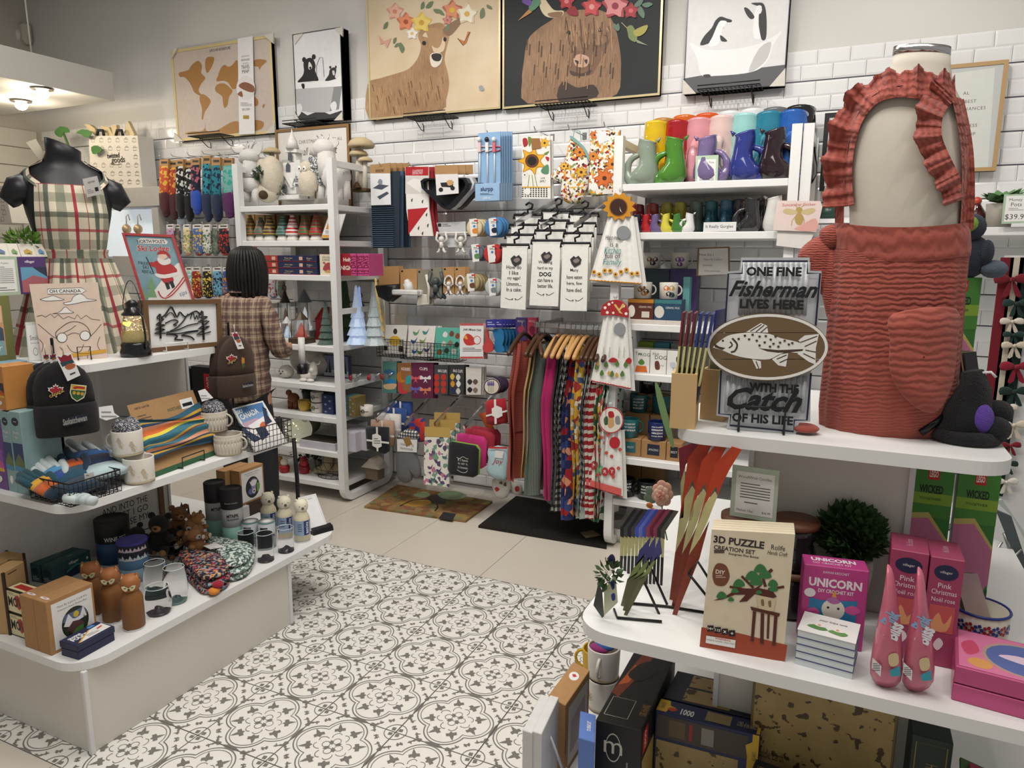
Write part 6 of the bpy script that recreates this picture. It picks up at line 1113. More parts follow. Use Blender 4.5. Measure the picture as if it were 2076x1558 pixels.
for i,((x,y),w_,c1,c2,lb)in en(TOPS):
 s.y=.90+.02*(i%2);m1=speck('sockA%d'%i,[c1,c1,('E0B84A','D9A04A','D8D8D2','D8D8D2','B5606A','1C2A44','1C2A44','3FA89A')[i],c1],60,.9);sock(s,lb,x,y,(680,700,690,720,660,720,720,690)[i],w_,m1,cl(c2),c2,'socks on the upper hooks',th=30)
for i,(x,y)in en(((95,150),(195,132),(340,126),(468,110),(610,115),(738,98),(880,90),(1010,130))):
 hook(A7(x,y),WY,.24,label='thin black sock hook, %s on the upper row'%('first','second','third','fourth','fifth','sixth','seventh','eighth')[i],r=.003)
MID=[(165,60,'B9A6C4','8A7A9A','lilac cartoon socks on the middle row'),(312,55,'E2CDA8','D9A884','cream pickle-print socks in the middle row'),(395,76,'4F6FA8','A8503E','blue bee-print socks in the middle row'),(482,66,'DDD6CC','B5564A','white dinosaur-print socks, middle row'),(622,80,'23222C','B5564A','black crab-print socks, middle row'),(240,40,'6A5A52','5A4A44','brown sock pair half hidden behind'),(560,50,'7F8A7A','8A8A84','grey green sock pair behind'),(800,60,'7FC4CC','B5564A','aqua snow-print socks behind the shelf post'),(880,60,'E0C94A','3A3A5A','yellow and navy pair seen through the shelf')]
for i,(x,w_,c1,c2,lb)in en(MID):
 s.y=.92+.03*(lb.endswith('behind'));sock(s,lb,x,760,1025,w_,speck('sockB%d'%i,[c1,c1,c1,('C84A4A','8A9A4A','E0B84A','4F7A5A','C83A2A','9A8A7A','5A6A5A','F0F0F0','D84A8A')[i]],90),speck('sockB%d'%i,[]),c2,'socks on the middle hooks','EDEAE6',th=24)
LOW=[(330,55,'8FC0B0','5A8A7A','mint socks on the low hooks'),(388,70,'8E2420','8E2420','dark red food-print socks on low hooks'),(482,70,'1B1B1F','1B1B1F','black smiley-print socks on low hooks'),(572,75,'6FA8C4','4F88A8','light blue dog-print socks on low hooks'),(660,45,'3A5A9A','C87A3A','blue and orange pair by the person'),(1060,60,'D8DEE6','3A5A9A','white and blue pair seen under the book shelf'),(1140,60,'8A6A6A','5A5A5A','multicolour pair seen under the book shelf')]
for i,(x,w_,c1,c2,lb)in en(LOW):
 s.y=.93;sock(s,lb,x,1135 if x<1000 else 1230,1400,w_,speck('sockC%d'%i,[c1,c1,c1,('F0F0F0','D9A84A','E6C94A','1E2A3A','D98A3A','C83A3A','4FA88A')[i]],90),speck('sockC%d'%i,[]),c2,'socks on the lower hooks','EDEAE6',th=24)
for j,(y,xs)in en(((735,(165,255,365,470,580,690)),(1110,(330,420,500,610,700)))):
 for i,x in en(xs):hook(A7(x,y),WY,.22,label='thin sock hook, number %s of the %s row'%(('one','two','three','four','five','six')[i],('middle','lower')[j]),r=.003)
b=B();s.y=.935
s=Sk(A1,.95);t=s.th('gift_bag','white printed gift bag with tissue behind the black bust form','bag',900,1480);b=B();s.c(b,'700,1075 1085,1070 1125,1480 720,1490',90,pp('E2DDD4'),0);t.p('bag',b);b=B();ik='4A4540';it=[]
for i in rg(6):
 for j in rg(6):
  x,y=735+65*i+j*6,1105+66*j
  if 3>j>1 and i<5:continue
  it+=[('l',ik,[(x-14,y+16),(x+14,y+16),(x+14,y-8),(x-14,y-8),(x-14,y+16)]if(i+j)%2 else[(x-10,y+18),(x-16,y-6),(x+16,y-6),(x+10,y+18),(x-10,y+18)],.0025),('l',ik,[(x-10,y-8),(x,y-20),(x+10,y-8)],.0025)]
s.pr(b,it+[('t','2B2724','twisted',895,1228,42,dc(w=150,bold=.02)),('t','2B2724','goods',935,1268,62,dc(w=180,bold=.01)),('x','8A8278',880,1308,985,1292,1)]);t.p('printed_front',b)
for q in('635,975 680,980 720,1010 735,1075 690,1040','765,985 830,1000 870,1070 800,1070','845,985 890,980 895,1065 865,1065','950,1050 980,950 1035,1060 1000,1075'):b=B();s.c(b,q,20,pp('D8C59A'),0,.03);t.p('tissue',b)
for x in(795,945):b=B();s.t(b,[(x-30,1070),(x-20,1030),(x+15,1030),(x+25,1070)],8,mt('2A2A30',.7),6);t.p('handle',b)
s=Sk(A1,.91);t=s.th('monstera_stem','green monstera leaves behind the bust form neck','plant',640,1200)
for q in('430,1040 470,1000 530,1010 545,1045 500,1050 480,1085 445,1070','600,1050 650,1020 720,1040 700,1085 660,1080 640,1060','720,1160 770,1150 805,1185 770,1210 730,1215','370,1195 400,1150 420,1170 400,1200'):b=B();s.c(b,q,3,mt('4A7A3F',.5,nz=.15),2);t.p('leaf',b)
b=B();s.t(b,'500,1050 560,1200 600,1480',6,mt('4A6A38',.6));t.p('stem',b)
s=Sk(A2,.4);t=s.th('gift_bag','white printed gift bag at the left picture edge','bag',20,280);b=B();s.c(b,'-90,-10 35,-10 95,280 -90,290',120,pp('DDD8CF'));t.p('bag',b);b=B();s.pr(b,[('l','4A4540',[(x-14,y+16),(x+14,y+16),(x+10,y-16),(x-10,y-16),(x-14,y+16)],.003)for x,y in((10,30),(20,100),(25,160),(35,200),(20,250))]);t.p('printed_front',b)
s=Sk(A2,.90);t=s.th('display_case','grey-white wall case with a pale lit opening behind the apron','case',1000,700);gy=mt('B9B6B0',.6)
for x0,y0,x1,y1,n in((900,160,1280,-10,'top_panel'),(1228,600,1280,160,'side_panel'),(205,480,262,20,'side_post'),(900,700,1290,545,'lower_panel')):b=B();s.bx(b,x0,y0,x1,y1,120,gy if n!='side_post' else WHITE,.003);t.p(n,b)
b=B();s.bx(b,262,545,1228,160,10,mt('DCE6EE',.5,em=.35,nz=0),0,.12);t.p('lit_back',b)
for x in(1000,1090):b=B();s.e(b,x,330,22,26,mt('C9B08A',.4,.5));s.t(b,[(x,310),(x-5,230),(x+10,215),(x+25,260)],3,mt('B9B0A0',.4));solo('ornament','small gilded ornament in the case, %s one'%('left' if x<1050 else 'right'),'ornament',b)
# == pictures on the back wall
def canvas(name,label,q,y,tl,tr,br,bl,base,fm,fw=.012,th=.03,prints=(),extra=None):
 c=[U(q(*p),Y=y)for p in(bl,br,tr,tl)];x0,x1=(c[0].x+c[3].x)/2,(c[1].x+c[2].x)/2;z0,z1=(c[0].z+c[1].z)/2,(c[2].z+c[3].z)/2
 c=[V((x0,y,z0)),V((x1,y,z0)),V((x1,y,z1)),V((x0,y,z1))];t=Th(name,label,'picture',(c[0]+c[1])/2);b=B();slab(b,c,NY,th,base);t.p('canvas',b)
 if fm:b=B();frame_ring(b,*c,NY,fw,th+.003,fm,.004);t.p('frame',b)
 b=B();pr(b,FP(yplane(y),q),prints);t.p('printed_picture',b);return t,c
gold=mt('C9B98E',.35,.3)
bg=NT('cream_canvas');n_=bg.noise(4,5);bg.link(bg.mix(n_,lin('EADBC2'),lin('C9AE84')),bg.b.inputs['Base Color']);bg.b.inputs['Roughness'].default_value=.6
def hair_mat(name,a,b_,c):
 t=NT(name);mp_=t.new('Mapping');t.link(t.obj(),mp_.inputs[0]);mp_.inputs['Scale'].default_value=(60,60,12);n1=t.noise(1.5,5,mp_.outputs[0]);n2=t.noise(5,2);t.link(t.mix(n2,t.mix(n1,lin(a),lin(b_)),t.mix(n1,lin(b_),lin(c))),t.b.inputs['Base Color']);t.b.inputs['Roughness'].default_value=.6;return t.m
dh=hair_mat('painted_deer_coat','4A3222','A87C52','D9B98E');ch=hair_mat('painted_cow_coat','33241C','8A6448','C9A680')
F_=lambda c,x,y,r,cc,dk:[('b',dk,[(x+r*(1.12 if i%2 else .72)*cos(i*PI/5+.3),y+r*(1.12 if i%2 else .72)*sin(i*PI/5+.3))for i in rg(10)]),('b',c,[(x+r*(.98 if i%2 else .6)*cos(i*PI/5+.5),y+r*(.98 if i%2 else .6)*sin(i*PI/5+.5))for i in rg(10)]),('o',cc,x,y,r*.28,r*.28)]
def leafs(col,*L):return[('b',col,[(x,y),(x+dx*.4-dy*.3,y+dy*.4+dx*.3),(x+dx,y+dy),(x+dx*.6+dy*.2,y+dy*.6-dx*.2)])for x,y,dx,dy in L]
canvas('deer_painting','framed painting of a deer with a flower crown',C6,WY-.035,(85,-150),(938,-150),(918,695),(77,768),bg.m,gold,prints=[('b',dh,'80,540 160,500 260,470 340,440 400,370 420,290 400,230 430,180 500,150 560,150 590,200 600,240 585,300 570,380 590,460 600,540 580,640 555,700 300,740 85,755'),*[('l',('6A4A30','C49A6C','8A6240')[i%3],[(110+(i*47)%460,480+(i*61)%220+(60 if(i*47)%460<200 else 0)),(120+(i*47)%460,525+(i*61)%220+(60 if(i*47)%460<200 else 0))],.006)for i in rg(50)if 480+(i*61)%220+60<700],('b','8A6A50','560,190 620,140 690,110 660,170 600,230'),('b','E0C8A8','430,230 480,250 500,330 560,330 575,270 540,210 480,190'),('b','B08A62','455,190 520,180 560,220 540,300 500,300 470,250'),('b','E9DFD0','480,350 520,335 555,350 550,400 515,430 485,415'),('b','2A211E','488,350 520,340 552,350 545,385 520,392 495,380'),('o','17120F',440,275,13,14),('o','17120F',573,252,10,14)]+leafs('6F7D5E',(180,185,30,-45),(265,240,-20,40),(290,280,-40,20),(300,340,-10,-70),(420,60,20,-50),(450,50,50,-40),(500,60,60,20),(540,70,30,30),(800,120,20,-70),(840,30,35,30),(580,200,20,-50))+F_('E9B7A0',255,75,52,'D88A70','D89A84')+F_('E38E62',325,140,56,'A8503A','C9704E')+F_('E6CB6A',425,145,62,'C99A3A','D9B850')+F_('D98E66',620,65,60,'E0B83A','B5664A')+F_('EFE6D2',715,90,64,'D9B050','DCCBA8')+F_('EFEAE2',365,215,38,'D9C070','DAD2C4')+F_('C98A7A',590,130,30,'A85A5A','B5746A')+[('p','D8A090','185,265 150,225 165,285 185,275 205,310 232,245'),('p','C8762E','700,265 655,245 690,290 710,275 735,205 720,200'),('l','2A211E','655,245 690,290 700,265 735,205',.004),('b','9AA0A0','790,555 810,545 825,575 800,580')])
canvas('cow_painting','framed painting of a highland cow with red flowers on black',C6,WY-.04,(952,-150),(1972,-150),(1942,610),(930,695),mt('1E2426',.6,nz=.15,ns=5),gold,prints=[('b',ch,'1100,660 1065,520 1075,400 1100,260 1160,190 1250,130 1320,80 1480,60 1600,80 1660,180 1690,330 1695,450 1670,600 1500,635'),('b','3A2A22','1320,520 1420,560 1520,540 1540,620 1300,650'),('b','7A5A42','1330,130 1420,110 1560,120 1640,190 1600,320 1540,430 1500,480 1380,480 1360,380 1390,330 1340,230'),('b',ch,'1290,120 1380,90 1500,90 1620,110 1650,210 1560,290 1480,260 1440,330 1390,290 1330,260'),('b','C9A08A','1395,370 1430,345 1490,365 1480,420 1430,430 1400,410'),('b','2E2220','1400,385 1425,390 1420,412'),('b','2E2220','1462,385 1482,380 1476,410'),('b','4A342A','1370,450 1440,470 1510,445 1480,480 1390,485'),('o','15100E',1362,210,15,14),('o','15100E',1562,190,15,15),('b','D9C9A8','1175,20 1200,-20 1230,20 1270,65 1330,70 1310,110 1230,110 1190,75'),('b','8A6A4A','1230,85 1320,75 1310,110 1250,110')]+[('l',('5A3E2C','B08A64','8A6446')[i%3],[(1345+27*(i%11)+(i*13)%17,110+(i*37)%120),(1340+28*(i%11)+(i*29)%30,190+(i*41)%140)],.006)for i in rg(44)]+[('l',('4A3424','A07C58')[i%2],[(1100+(i*53)%560,250+(i*71)%280),(1095+(i*53)%560,320+(i*71)%280)],.006)for i in rg(50)]+F_('B5343A',1350,10,52,'D9808A','8E2230')+F_('C94A50',1510,45,62,'E09A90','9E2A32')+F_('D98A8A',1660,40,80,'8E2A3A','A84048')+F_('A82A32',1760,70,50,'D9606A','7A1A24')+[('b','8E1F2A','1350,70 1400,40 1425,95 1380,100')]+leafs('5F7A66',(1780,40,60,-40),(1820,40,20,80),(1830,30,70,0),(1655,150,20,50),(1680,150,0,50))+[('b','7A8A4E','1735,175 1770,165 1800,230 1790,270 1750,250 1740,210'),('b','A8A04A','1775,200 1865,160 1850,210 1800,235'),('p','8A9A7A','1790,250 1870,293 1800,275'),('l','C9B88A','1735,180 1700,145',.003),('b','5A8A6A','1110,40 1160,-20 1185,20 1130,75'),('p','B5824A','1040,135 1110,60 1130,80'),('b','6A4A9A','1065,10 1110,-20 1130,20 1110,40')])
t,c=canvas('travel_map','framed cork-coloured world travel map with white paper band',C5,WY-.03,(65,495),(1040,340),(1050,1325),(66,1392),mt('CDBFB4',.6,nz=.06),mt('D9C68E',.5),.02,.03,[('b','A87B45',q)for q in('110,720 160,705 205,690 240,640 300,600 340,650 330,720 372,770 330,830 305,890 330,930 385,945 320,945 262,910 240,860 205,800 160,760 120,760','370,620 385,570 430,560 460,575 440,650 395,720 375,690','318,950 345,930 385,950 425,995 400,1055 365,1110 348,1178 335,1170 340,1080 318,1000','470,860 500,830 560,825 620,870 640,905 605,960 590,1040 560,1066 545,1010 535,950 475,905','480,790 500,740 520,680 560,640 600,660 640,640 690,600 690,840 640,880 600,820 560,800 520,800 490,805','850,600 900,585 980,600 930,650 905,690 895,660 850,650','850,960 890,985 892,1035 860,1045','935,1040 960,1030 945,1070','175,1325 230,1300 350,1290 375,1215 380,1290 480,1290 620,1210 700,1205 700,1310 400,1330','850,1190 945,1205 930,1270 850,1285')]+[('t','2E2A28','LIFE IS AN ADVENTURE',515,487,28,dc(w=300))])
b=B();c4=[U(C5(*p),Y=WY-.045)for p in((705,1330),(858,1322),(838,355),(690,380))];slab(b,c4,NY,.003,pp('ECEAEA'));pr(b,FP(yplane(WY-.045),C5),[('t','8A8684','CREATE YOUR OWN',765,555,16,dc(w=110)),('t','4A4644','PERSONALISED',768,590,20,dc(w=120)),('t','8A8684','WORLD',768,625,16),('t','2E2A28','TRAVEL',768,660,38,dc(w=118)),('t','2E2A28','MAP',770,705,36),('o','E2DEDC',770,868,92,120),('b','8A5A42','700,850 760,810 850,850 850,910 780,900'),('b','8A5A42','690,930 730,900 740,960'),('x','8A8684',720,1050,830,1010,3),('t','4A4644','SPLOSH',772,1080,22),('r','A88A3A',745,1175,803,1140)]);t.p('paper_band',b)
cb=mt('D9D3C9',.6)
def corner(t,q,y,tri):b=B();slab(b,[U(q(*p),Y=y)for p in tri],NY,.012,cb);t.p('corner_protector',b)
for tri in(((60,1310),(60,1400),(150,1395)),((35,580),(95,475),(60,480)),((940,345),(1042,325),(1040,430)),((965,1318),(1055,1310),(1052,1215))):corner(t,C5,WY-.046,tri)
t,c=canvas('bear_print','black and white print of two bears in a bathtub',C5,WY-.09,(1255,335),(1722,268),(1722,1180),(1250,1195),mt('E4E4E6',.4),mt('16161A',.3),.004,.08,[('p','3A3A3C','1250,1195 1720,1180 1720,1090 1600,1130 1500,1090 1380,1140 1300,1090 1250,1140'),('p','B9B9BA','1252,880 1720,850 1690,1080 1560,1110 1400,1110 1290,1090'),('p','8A8A8C','1640,860 1720,850 1690,1080 1600,1100'),('p','EDEDEE','1252,800 1300,790 1400,820 1500,800 1600,800 1722,745 1722,850 1252,880'),('b','19181A','1280,810 1330,750 1345,700 1340,640 1350,600 1400,570 1440,590 1460,650 1455,700 1490,790 1440,800 1340,810'),('o','19181A',1347,590,20,26),('o','19181A',1442,562,20,26),('b','E0DEDA','1395,610 1420,640 1425,670 1405,690 1388,670'),('b','19181A','1395,665 1420,660 1410,690'),('b','19181A','1320,830 1350,830 1350,875 1330,870'),('b','2A2A2C','1555,800 1590,740 1600,690 1640,665 1665,690 1650,760 1660,780'),('o','2A2A2C',1605,665,11,14),('o','2A2A2C',1660,662,9,14),('b','CFCDCA','1625,700 1645,700 1650,740 1632,740'),('l','4A4A4C','1470,760 1470,650 1500,570 1530,570 1545,760',.004),('b','E4E4E6','1265,1050 1310,1025 1330,1080 1290,1150 1270,1100'),('b','E4E4E6','1605,1040 1650,1000 1670,1050 1640,1120')])
for tri in(((1250,345),(1335,330),(1252,440)),((1650,280),(1725,265),(1722,360)),((1250,1180),(1250,1100),(1300,1195)),((1640,1190),(1722,1185),(1722,1100))):corner(t,C5,WY-.096,tri)
t,c=canvas('penguin_print','black and white print of two penguins in a bathtub',C7,WY-.06,(160,-90),(740,-90),(710,490),(125,540),mt('DEDDDD',.4),mt('1C1C20',.3),.004,.05,[('p','56565A','128,450 300,420 712,370 705,490 125,540'),('b','EDEDED','165,245 260,285 420,280 560,250 640,210 690,175 680,205 640,260 620,330 570,390 480,420 300,435 230,430 205,330'),('b','C4C3C2','560,280 630,240 610,330 560,385 500,410'),('b','26262A','225,260 245,210 290,160 310,120 340,95 375,105 405,115 400,128 375,130 355,165 345,160 300,205 290,240'),('b','F2F2F2','330,130 355,118 378,128 350,170 345,210 320,260 270,262 295,210'),('b','26262A','340,200 380,235 345,235'),('b','26262A','515,20 555,15 585,20 600,60 605,140 600,220 575,225 560,150 545,80 570,75 575,45'),('b','F0F0F0','545,40 575,35 572,75 560,85 560,160 570,220 530,215 530,120'),('b','26262A','475,45 500,50 535,95 515,110 490,85'),('b','3A3A3E','240,430 275,425 285,440 255,445')])
for tri in(((122,540),(200,535),(128,455)),((620,495),(708,490),(712,388))):corner(t,C7,WY-.066,tri)
def wireshelf(label,q,bl,br,depth=.16):
 a,c=U(q(*bl),Y=WY-.01),U(q(*br),Y=WY-.01);z=(a.z+c.z)/2;x0,x1=a.x,c.x;t=Th('wire_shelf',label,'wire shelf',((x0+x1)/2,WY,z),group='black wire wall shelves');b=B();y0,y1=WY-.01-depth,WY-.005
 b.tube([(x0,y0,z),(x1,y0,z),(x1,y1,z),(x0,y1,z)],.0035,BLKW,6,True);b.tube([(x0,y0,z+.018),(x1,y0,z+.018)],.003,BLKW,6)
 for i in rg(1,4):b.tube([(x0,y0+depth*i/4,z),(x1,y0+depth*i/4,z)],.002,BLKW,5)
 for i in rg(1,15):x=x0+(x1-x0)*i/15;b.tube([(x,y0,z),(x,y1,z)],.002,BLKW,5)
 t.p('grid',b)
 for f in(.15,.85):x=x0+(x1-x0)*f;b=B().tube([(x,y0+.05,z),(x,y1-.03,z-.06),(x,y1,z-.065),(x,y1,z-.03),(x,y1-.015,z-.02)],.003,BLKW,6);t.p('bracket',b)
for lb,q,a,c in(('black wire shelf under the travel map',C5,(370,1372),(680,1355)),('black wire shelf under the bear print',C5,(1290,1262),(1610,1228)),('black wire shelf under the deer painting',C6,(395,775),(655,748)),('black wire shelf under the cow painting',C6,(1215,700),(1540,672)),('black wire shelf under the penguin print',C7,(240,548),(585,515))):wireshelf(lb,q,a,c)
t,c=canvas('framed_quotation','pale wood framed quotation on textured white paper',B7,WY-.05,(900,225),(1362,200),(1330,900),(880,900),mt('C9CCCB',.15,nz=.02),wood('pale_frame','A8824F','C9A878',9,2),.018,.03,[('p','DADCD6','1010,280 1300,240 1255,880 1000,880')]+[('t','5A5652',w_,x,y,20,dc(space=1.15,w=ww))for w_,x,y,ww in(('AL',1118,402,36),('BEST',1145,453,75),('D CHANCES',1142,500,190),('UN',1092,558,40),('ENESS',1140,607,100),('UP',1155,660,45))])
t,c=canvas('black_frame','empty black picture frame beside the jug shelves',B7,WY-.08,(225,530),(420,515),(420,1010),(190,1022),mt('D8D8D6',.3),mt('17171A',.4),.022,.02)
# == goods hung on the middle of the back wall
s=Sk(B1,.93)
def hung(name,label,cat,y,poly,th,mat,items=(),group=None,q=B1,sm=0,soft=False,part='panel',dy=0):
 k=Sk(q,y);P=pts(poly);t=Th(name,label,cat,k.p(*P[0]),group=group);b=B();(k.pil if soft else k.c)(b,poly,th,mat,sm);t.p(part,b)
 if items:b=B();k.pr(b,items,-th*k.k(*P[0])*.57 if soft else 0);t.p('printed_front',b)
 return t
ORD=('front','second','third','fourth','fifth','sixth')
sl=mt('4A6278',.5);slb=mt('26333F',.5)
for i in rg(4):
 dx,y=i*45,.90+.035*i;k=Sk(B1,y);t=Th('drying_rack_mat','%s slatted blue-grey drying mat on its card'%ORD[i],'drying mat',k.p(115+dx,1050),group='drying mats');b=B();k.c(b,[(110+dx,480),(330+dx*.6,470),(330+dx*.6,1045),(130+dx,1050)],8,slb if i%2==0 else sl,0,.004);t.p('sheet',b)
 for j in rg(20 if i==0 else 0):b=B();yy=730+16*j;k.bx(b,105+j,yy+8,290,yy,6,sl,0,-.004);t.p('slat',b)
 b=B();k.c(b,[(118+dx,425),(270+dx,410),(270+dx,490),(118+dx,492)],4,KRAFT,0,-.008);t.p('header_card',b)
 if i==0:b=B();k.c(b,'120,490 270,490 275,725 128,730',4,pp('E9E9EA'),0,-.010);k.pr(b,[('p','4A525E','132,600 180,570 255,580 200,612'),('b','8A929A','170,560 185,530 205,545 200,575'),('p','4A525E','165,665 240,625 255,640 185,685'),('t','3A2E22','DRYING MAT',185,468,22,dc(w=80))],-.010);t.p('sleeve',b)
hl=[('t','F4E6E6','COUNTERTOP',470,470,18,dc(w=95)),('t','F4E6E6','DRYING MAT',470,488,18,dc(w=95)),('r','D8D2CC',378,640,545,510),('p','EDEAE6','385,560 440,525 540,545 490,635'),('r','EDEAE6',385,755,552,650)]
for i in rg(3):hung('drying_mat','%s red and white holly drying mat'%ORD[i],'drying mat',.90+.03*i,[(375+28*i,440),(550+28*i,440),(555+28*i,760),(585+20*i,960),(412+20*i,960),(385+28*i,760)],10,cl('EBE6E0')if i==0 else cl('A8242C'),([('p','B5262C','378,440 550,438 550,505 378,505')]+hl+[('p','B5262C','395,760 550,745 400,950')]+[('b','4A5A3A',[(x,y),(x+14,y-14),(x+8,y+16)])for x,y in((420,690),(500,700),(470,900),(530,800),(540,880),(500,940))])if i==0 else(),'holly drying mats')
for i,(c,lb)in en((('1B1D22','black corner sink caddy'),('DDDDE0','white corner sink caddy behind the black one'),('1B1D22','black corner sink caddy at the back'))):
 k=Sk(B1,.86+.05*i);d=45*i;t=Th('sink_caddy',lb,'caddy',k.p(650+d,760),group='sink caddies');P=[(490+d,545),(520+d,525),(830+d,520),(850+d,560),(840+d,600),(720+d,735),(680+d,760),(650+d,745),(500+d,600)];I=[(525+d,560),(830+d,545),(815+d,600),(700+d,725),(660+d,720)];b=B();m=mt(c,.35);n=len(P);A_=[k.p(*p)for p in P];cc=sum(A_,V())/n;In=[cc+(p-cc)*.88 for p in A_]
 for j in rg(n):q=[A_[j],A_[(j+1)%n],In[(j+1)%n],In[j]];slab(b,q,NY,.05,m)
 t.p('rim',b);b=B();slab(b,In,NY,.005,m);b.v=[v+V((0,.045,0))for v in b.v];t.p('back',b);b=B();k.c(b,[(605+d*1.2,430),(780+d*1.2,425),(782+d*1.2,495),(606+d*1.2,498)],4,KRAFT,0,-.01);t.p('header_card',b)
 if i==0:b=B();k.c(b,'610,498 780,494 785,640 620,655',4,pp('E4E2E0'),0,-.012);k.pr(b,[('p','26262A','640,560 740,550 735,595 650,590'),('o','26262A',645,612,17,17),('o','26262A',733,600,17,17),('b','C9A06A','690,545 730,540 735,570 700,580')],-.012);t.p('sleeve',b)
for i in rg(6):
 d=18*i;k=Sk(B1,.86+.03*i);t=Th('straw_topper_set','%s pale blue straw topper pack'%ORD[i],'pack',k.p(910+d,690),group='straw topper packs');b=B();k.c(b,[(922+d,185),(1088+d,172),(1090+d,560),(920+d,560)],5,mt('8FB4D9',.5),0,.006);t.p('card',b);b=B();k.bx(b,905+d,700,1088+d,560,25,mt('9CBEDF',.5),.002,-.006);u=t.p('pocket',b)
 if i==0:
  b=B();k.pr(b,[('t','263A66','slurpp',990,610,42,dc(w=110,bold=.02)),('t','F0F4FA','abbott',990,672,22,dc(w=65)),('x','4A6A96',940,652,1040,636,2)],-.007);t.p('lettering',b,u)
  for x,c in((938,'E6C9C9'),(995,'E9E9EA'),(1048,'D9707A')):b=B();k.t(b,[(x,250),(x,560)],5,mt('E4ECF2',.3));b2=t.p('straw',b);b=B();k.bx(b,x-11,330,x+11,255,12,mt(c,.5),.001,-.012);k.e(b,x,235,15,17,mt('E9E9EA' if x!=995 else '2A2A2E',.5),dy=-.01);k.t(b,[(x+5,285),(x+45,285),(x+50,310),(x+5,322)],4,mt(c,.4));t.p('topper',b,b2)
flo=speck('autumn_floral',['EFEAE0']*6+['D98A2E','A8342E','8A9A5A','4A2A32','E6B04A'],85,.9)
FL=lambda x,y,r,c='D9862E',d='B5601E':[('b',d,[(x+r*(1 if i%2 else .6)*cos(i*PI/7),y+r*(1 if i%2 else .6)*sin(i*PI/7))for i in rg(14)]),('b',c,[(x+r*(.9 if i%2 else .5)*cos(i*PI/7),y+r*(.9 if i%2 else .5)*sin(i*PI/7))for i in rg(14)]),('o','4A2A1E',x,y,r*.2,r*.2)]
gk=[('r','26242A',1256+20*i,605+15*j,1266+20*i,597+15*j)for i in rg(10)for j in rg(5)]
for i in rg(2):hung('tea_towel',('white tea towel with a big sunflower','second sunflower tea towel behind')[i],'towel',.88+.03*i,[(1255+22*i,212),(1465+22*i,205),(1470+22*i,680),(1255+22*i,680)],8,cl('EFEDE6'),(FL(1330,395,110,'E6B02E','C98A1E')+[('o','6A3A22',1330,395,52,52),('o','1E1A18',1330,395,34,34)]+FL(1425,260,45,'E6B02E','C98A1E')+FL(1275,500,28,'F0EEE6','D8D4CA')+[('b','A8242E','1260,230 1290,225 1300,270 1270,290'),('b','B5262E','1430,365 1460,370 1450,400'),('b','5A8A6A','1400,460 1450,420 1455,490 1410,490'),('b','6A8A3A','1300,215 1330,230 1310,290'),('b','6A8A3A','1420,340 1460,320 1440,350'),('l','7A9A3A','1330,500 1340,590',.004),('l','7A9A3A','1350,500 1370,590',.004),('l','7A9A3A','1310,500 1300,590',.004),('t','2A2A2A','LIVE',1412,525,14),('t','2A2A2A','SIMPLY',1412,548,16,dc(w=50)),('r','E6B02E',1258,596,1468,588)]+gk+[('p','9A6A3A','1325,225 1390,225 1400,300 1330,310'),('o','EDEDEA',1297,625,24,26)])if i==0 else(),'sunflower towels')
for i in rg(2):hung('oven_mitt',('floral autumn oven mitt with teal binding','second floral oven mitt behind')[i],'oven mitt',.88+.04*i,'1625,215 1680,260 1740,320 1765,380 1758,500 1745,620 1700,700 1640,720 1580,700 1545,650 1555,570 1530,560 1490,540 1475,510 1520,455 1580,390 1600,300',45,flo,(FL(1690,330,52)+FL(1570,435,40,'E6B84A')+FL(1700,480,55,'D9A83A')+[('b','7FA8A4','1625,205 1690,255 1745,320 1765,395 1745,370 1700,290 1620,228'),('l','7FA8A4','1640,215 1650,165 1690,170 1700,240',.006)])if i==0 else(),'floral mitts',sm=2,soft=True)
for i in rg(2):hung('tea_towel',('white tea towel with orange autumn flowers','second autumn flower towel behind')[i],'towel',.86+.03*i,[(1775-10*i,168),(1990,165),(1985,640),(1755+20*i,650+15*i)],8,flo,(FL(1875,525,85,'D9702E','B5501E')+FL(1935,420,60)+FL(1790,360,48)+FL(1800,200,40,'D9702E')+[('p','E4E6E8','1808,190 1880,165 1905,240 1835,270'),('o','EDEDEA',1795,590,30,30)])if i==0 else(),'autumn towels')
for x,y in((178,405),(402,404),(672,408),(990,165),(1345,135),(1600,122),(1870,102)):hook(B1(x,y),WY,.28,label='chrome peg hook holding %s'%{178:'the blue drying mats',402:'the holly mats',672:'the sink caddies',990:'the straw toppers',1345:'the sunflower towels',1600:'the oven mitts',1870:'the autumn towels'}[x])
TX=(('How do','I like','my eggs?','Ummm...','In a cake.'),('Working','hard so my','DOG','can have a','better life.'),('Many','have eaten','here, few','have died.'))
wt=cl('EDECE6');bk=mt('17171A',.4);TB=[((1108,1045),(1295,1050),(1280,1515),(1092,1500)),((1338,1010),(1545,1020),(1525,1490),(1310,1480)),((1560,1030),(1755,1040),(1740,1525),(1540,1520))]
def dx_(c):return(95,75,60)[c]
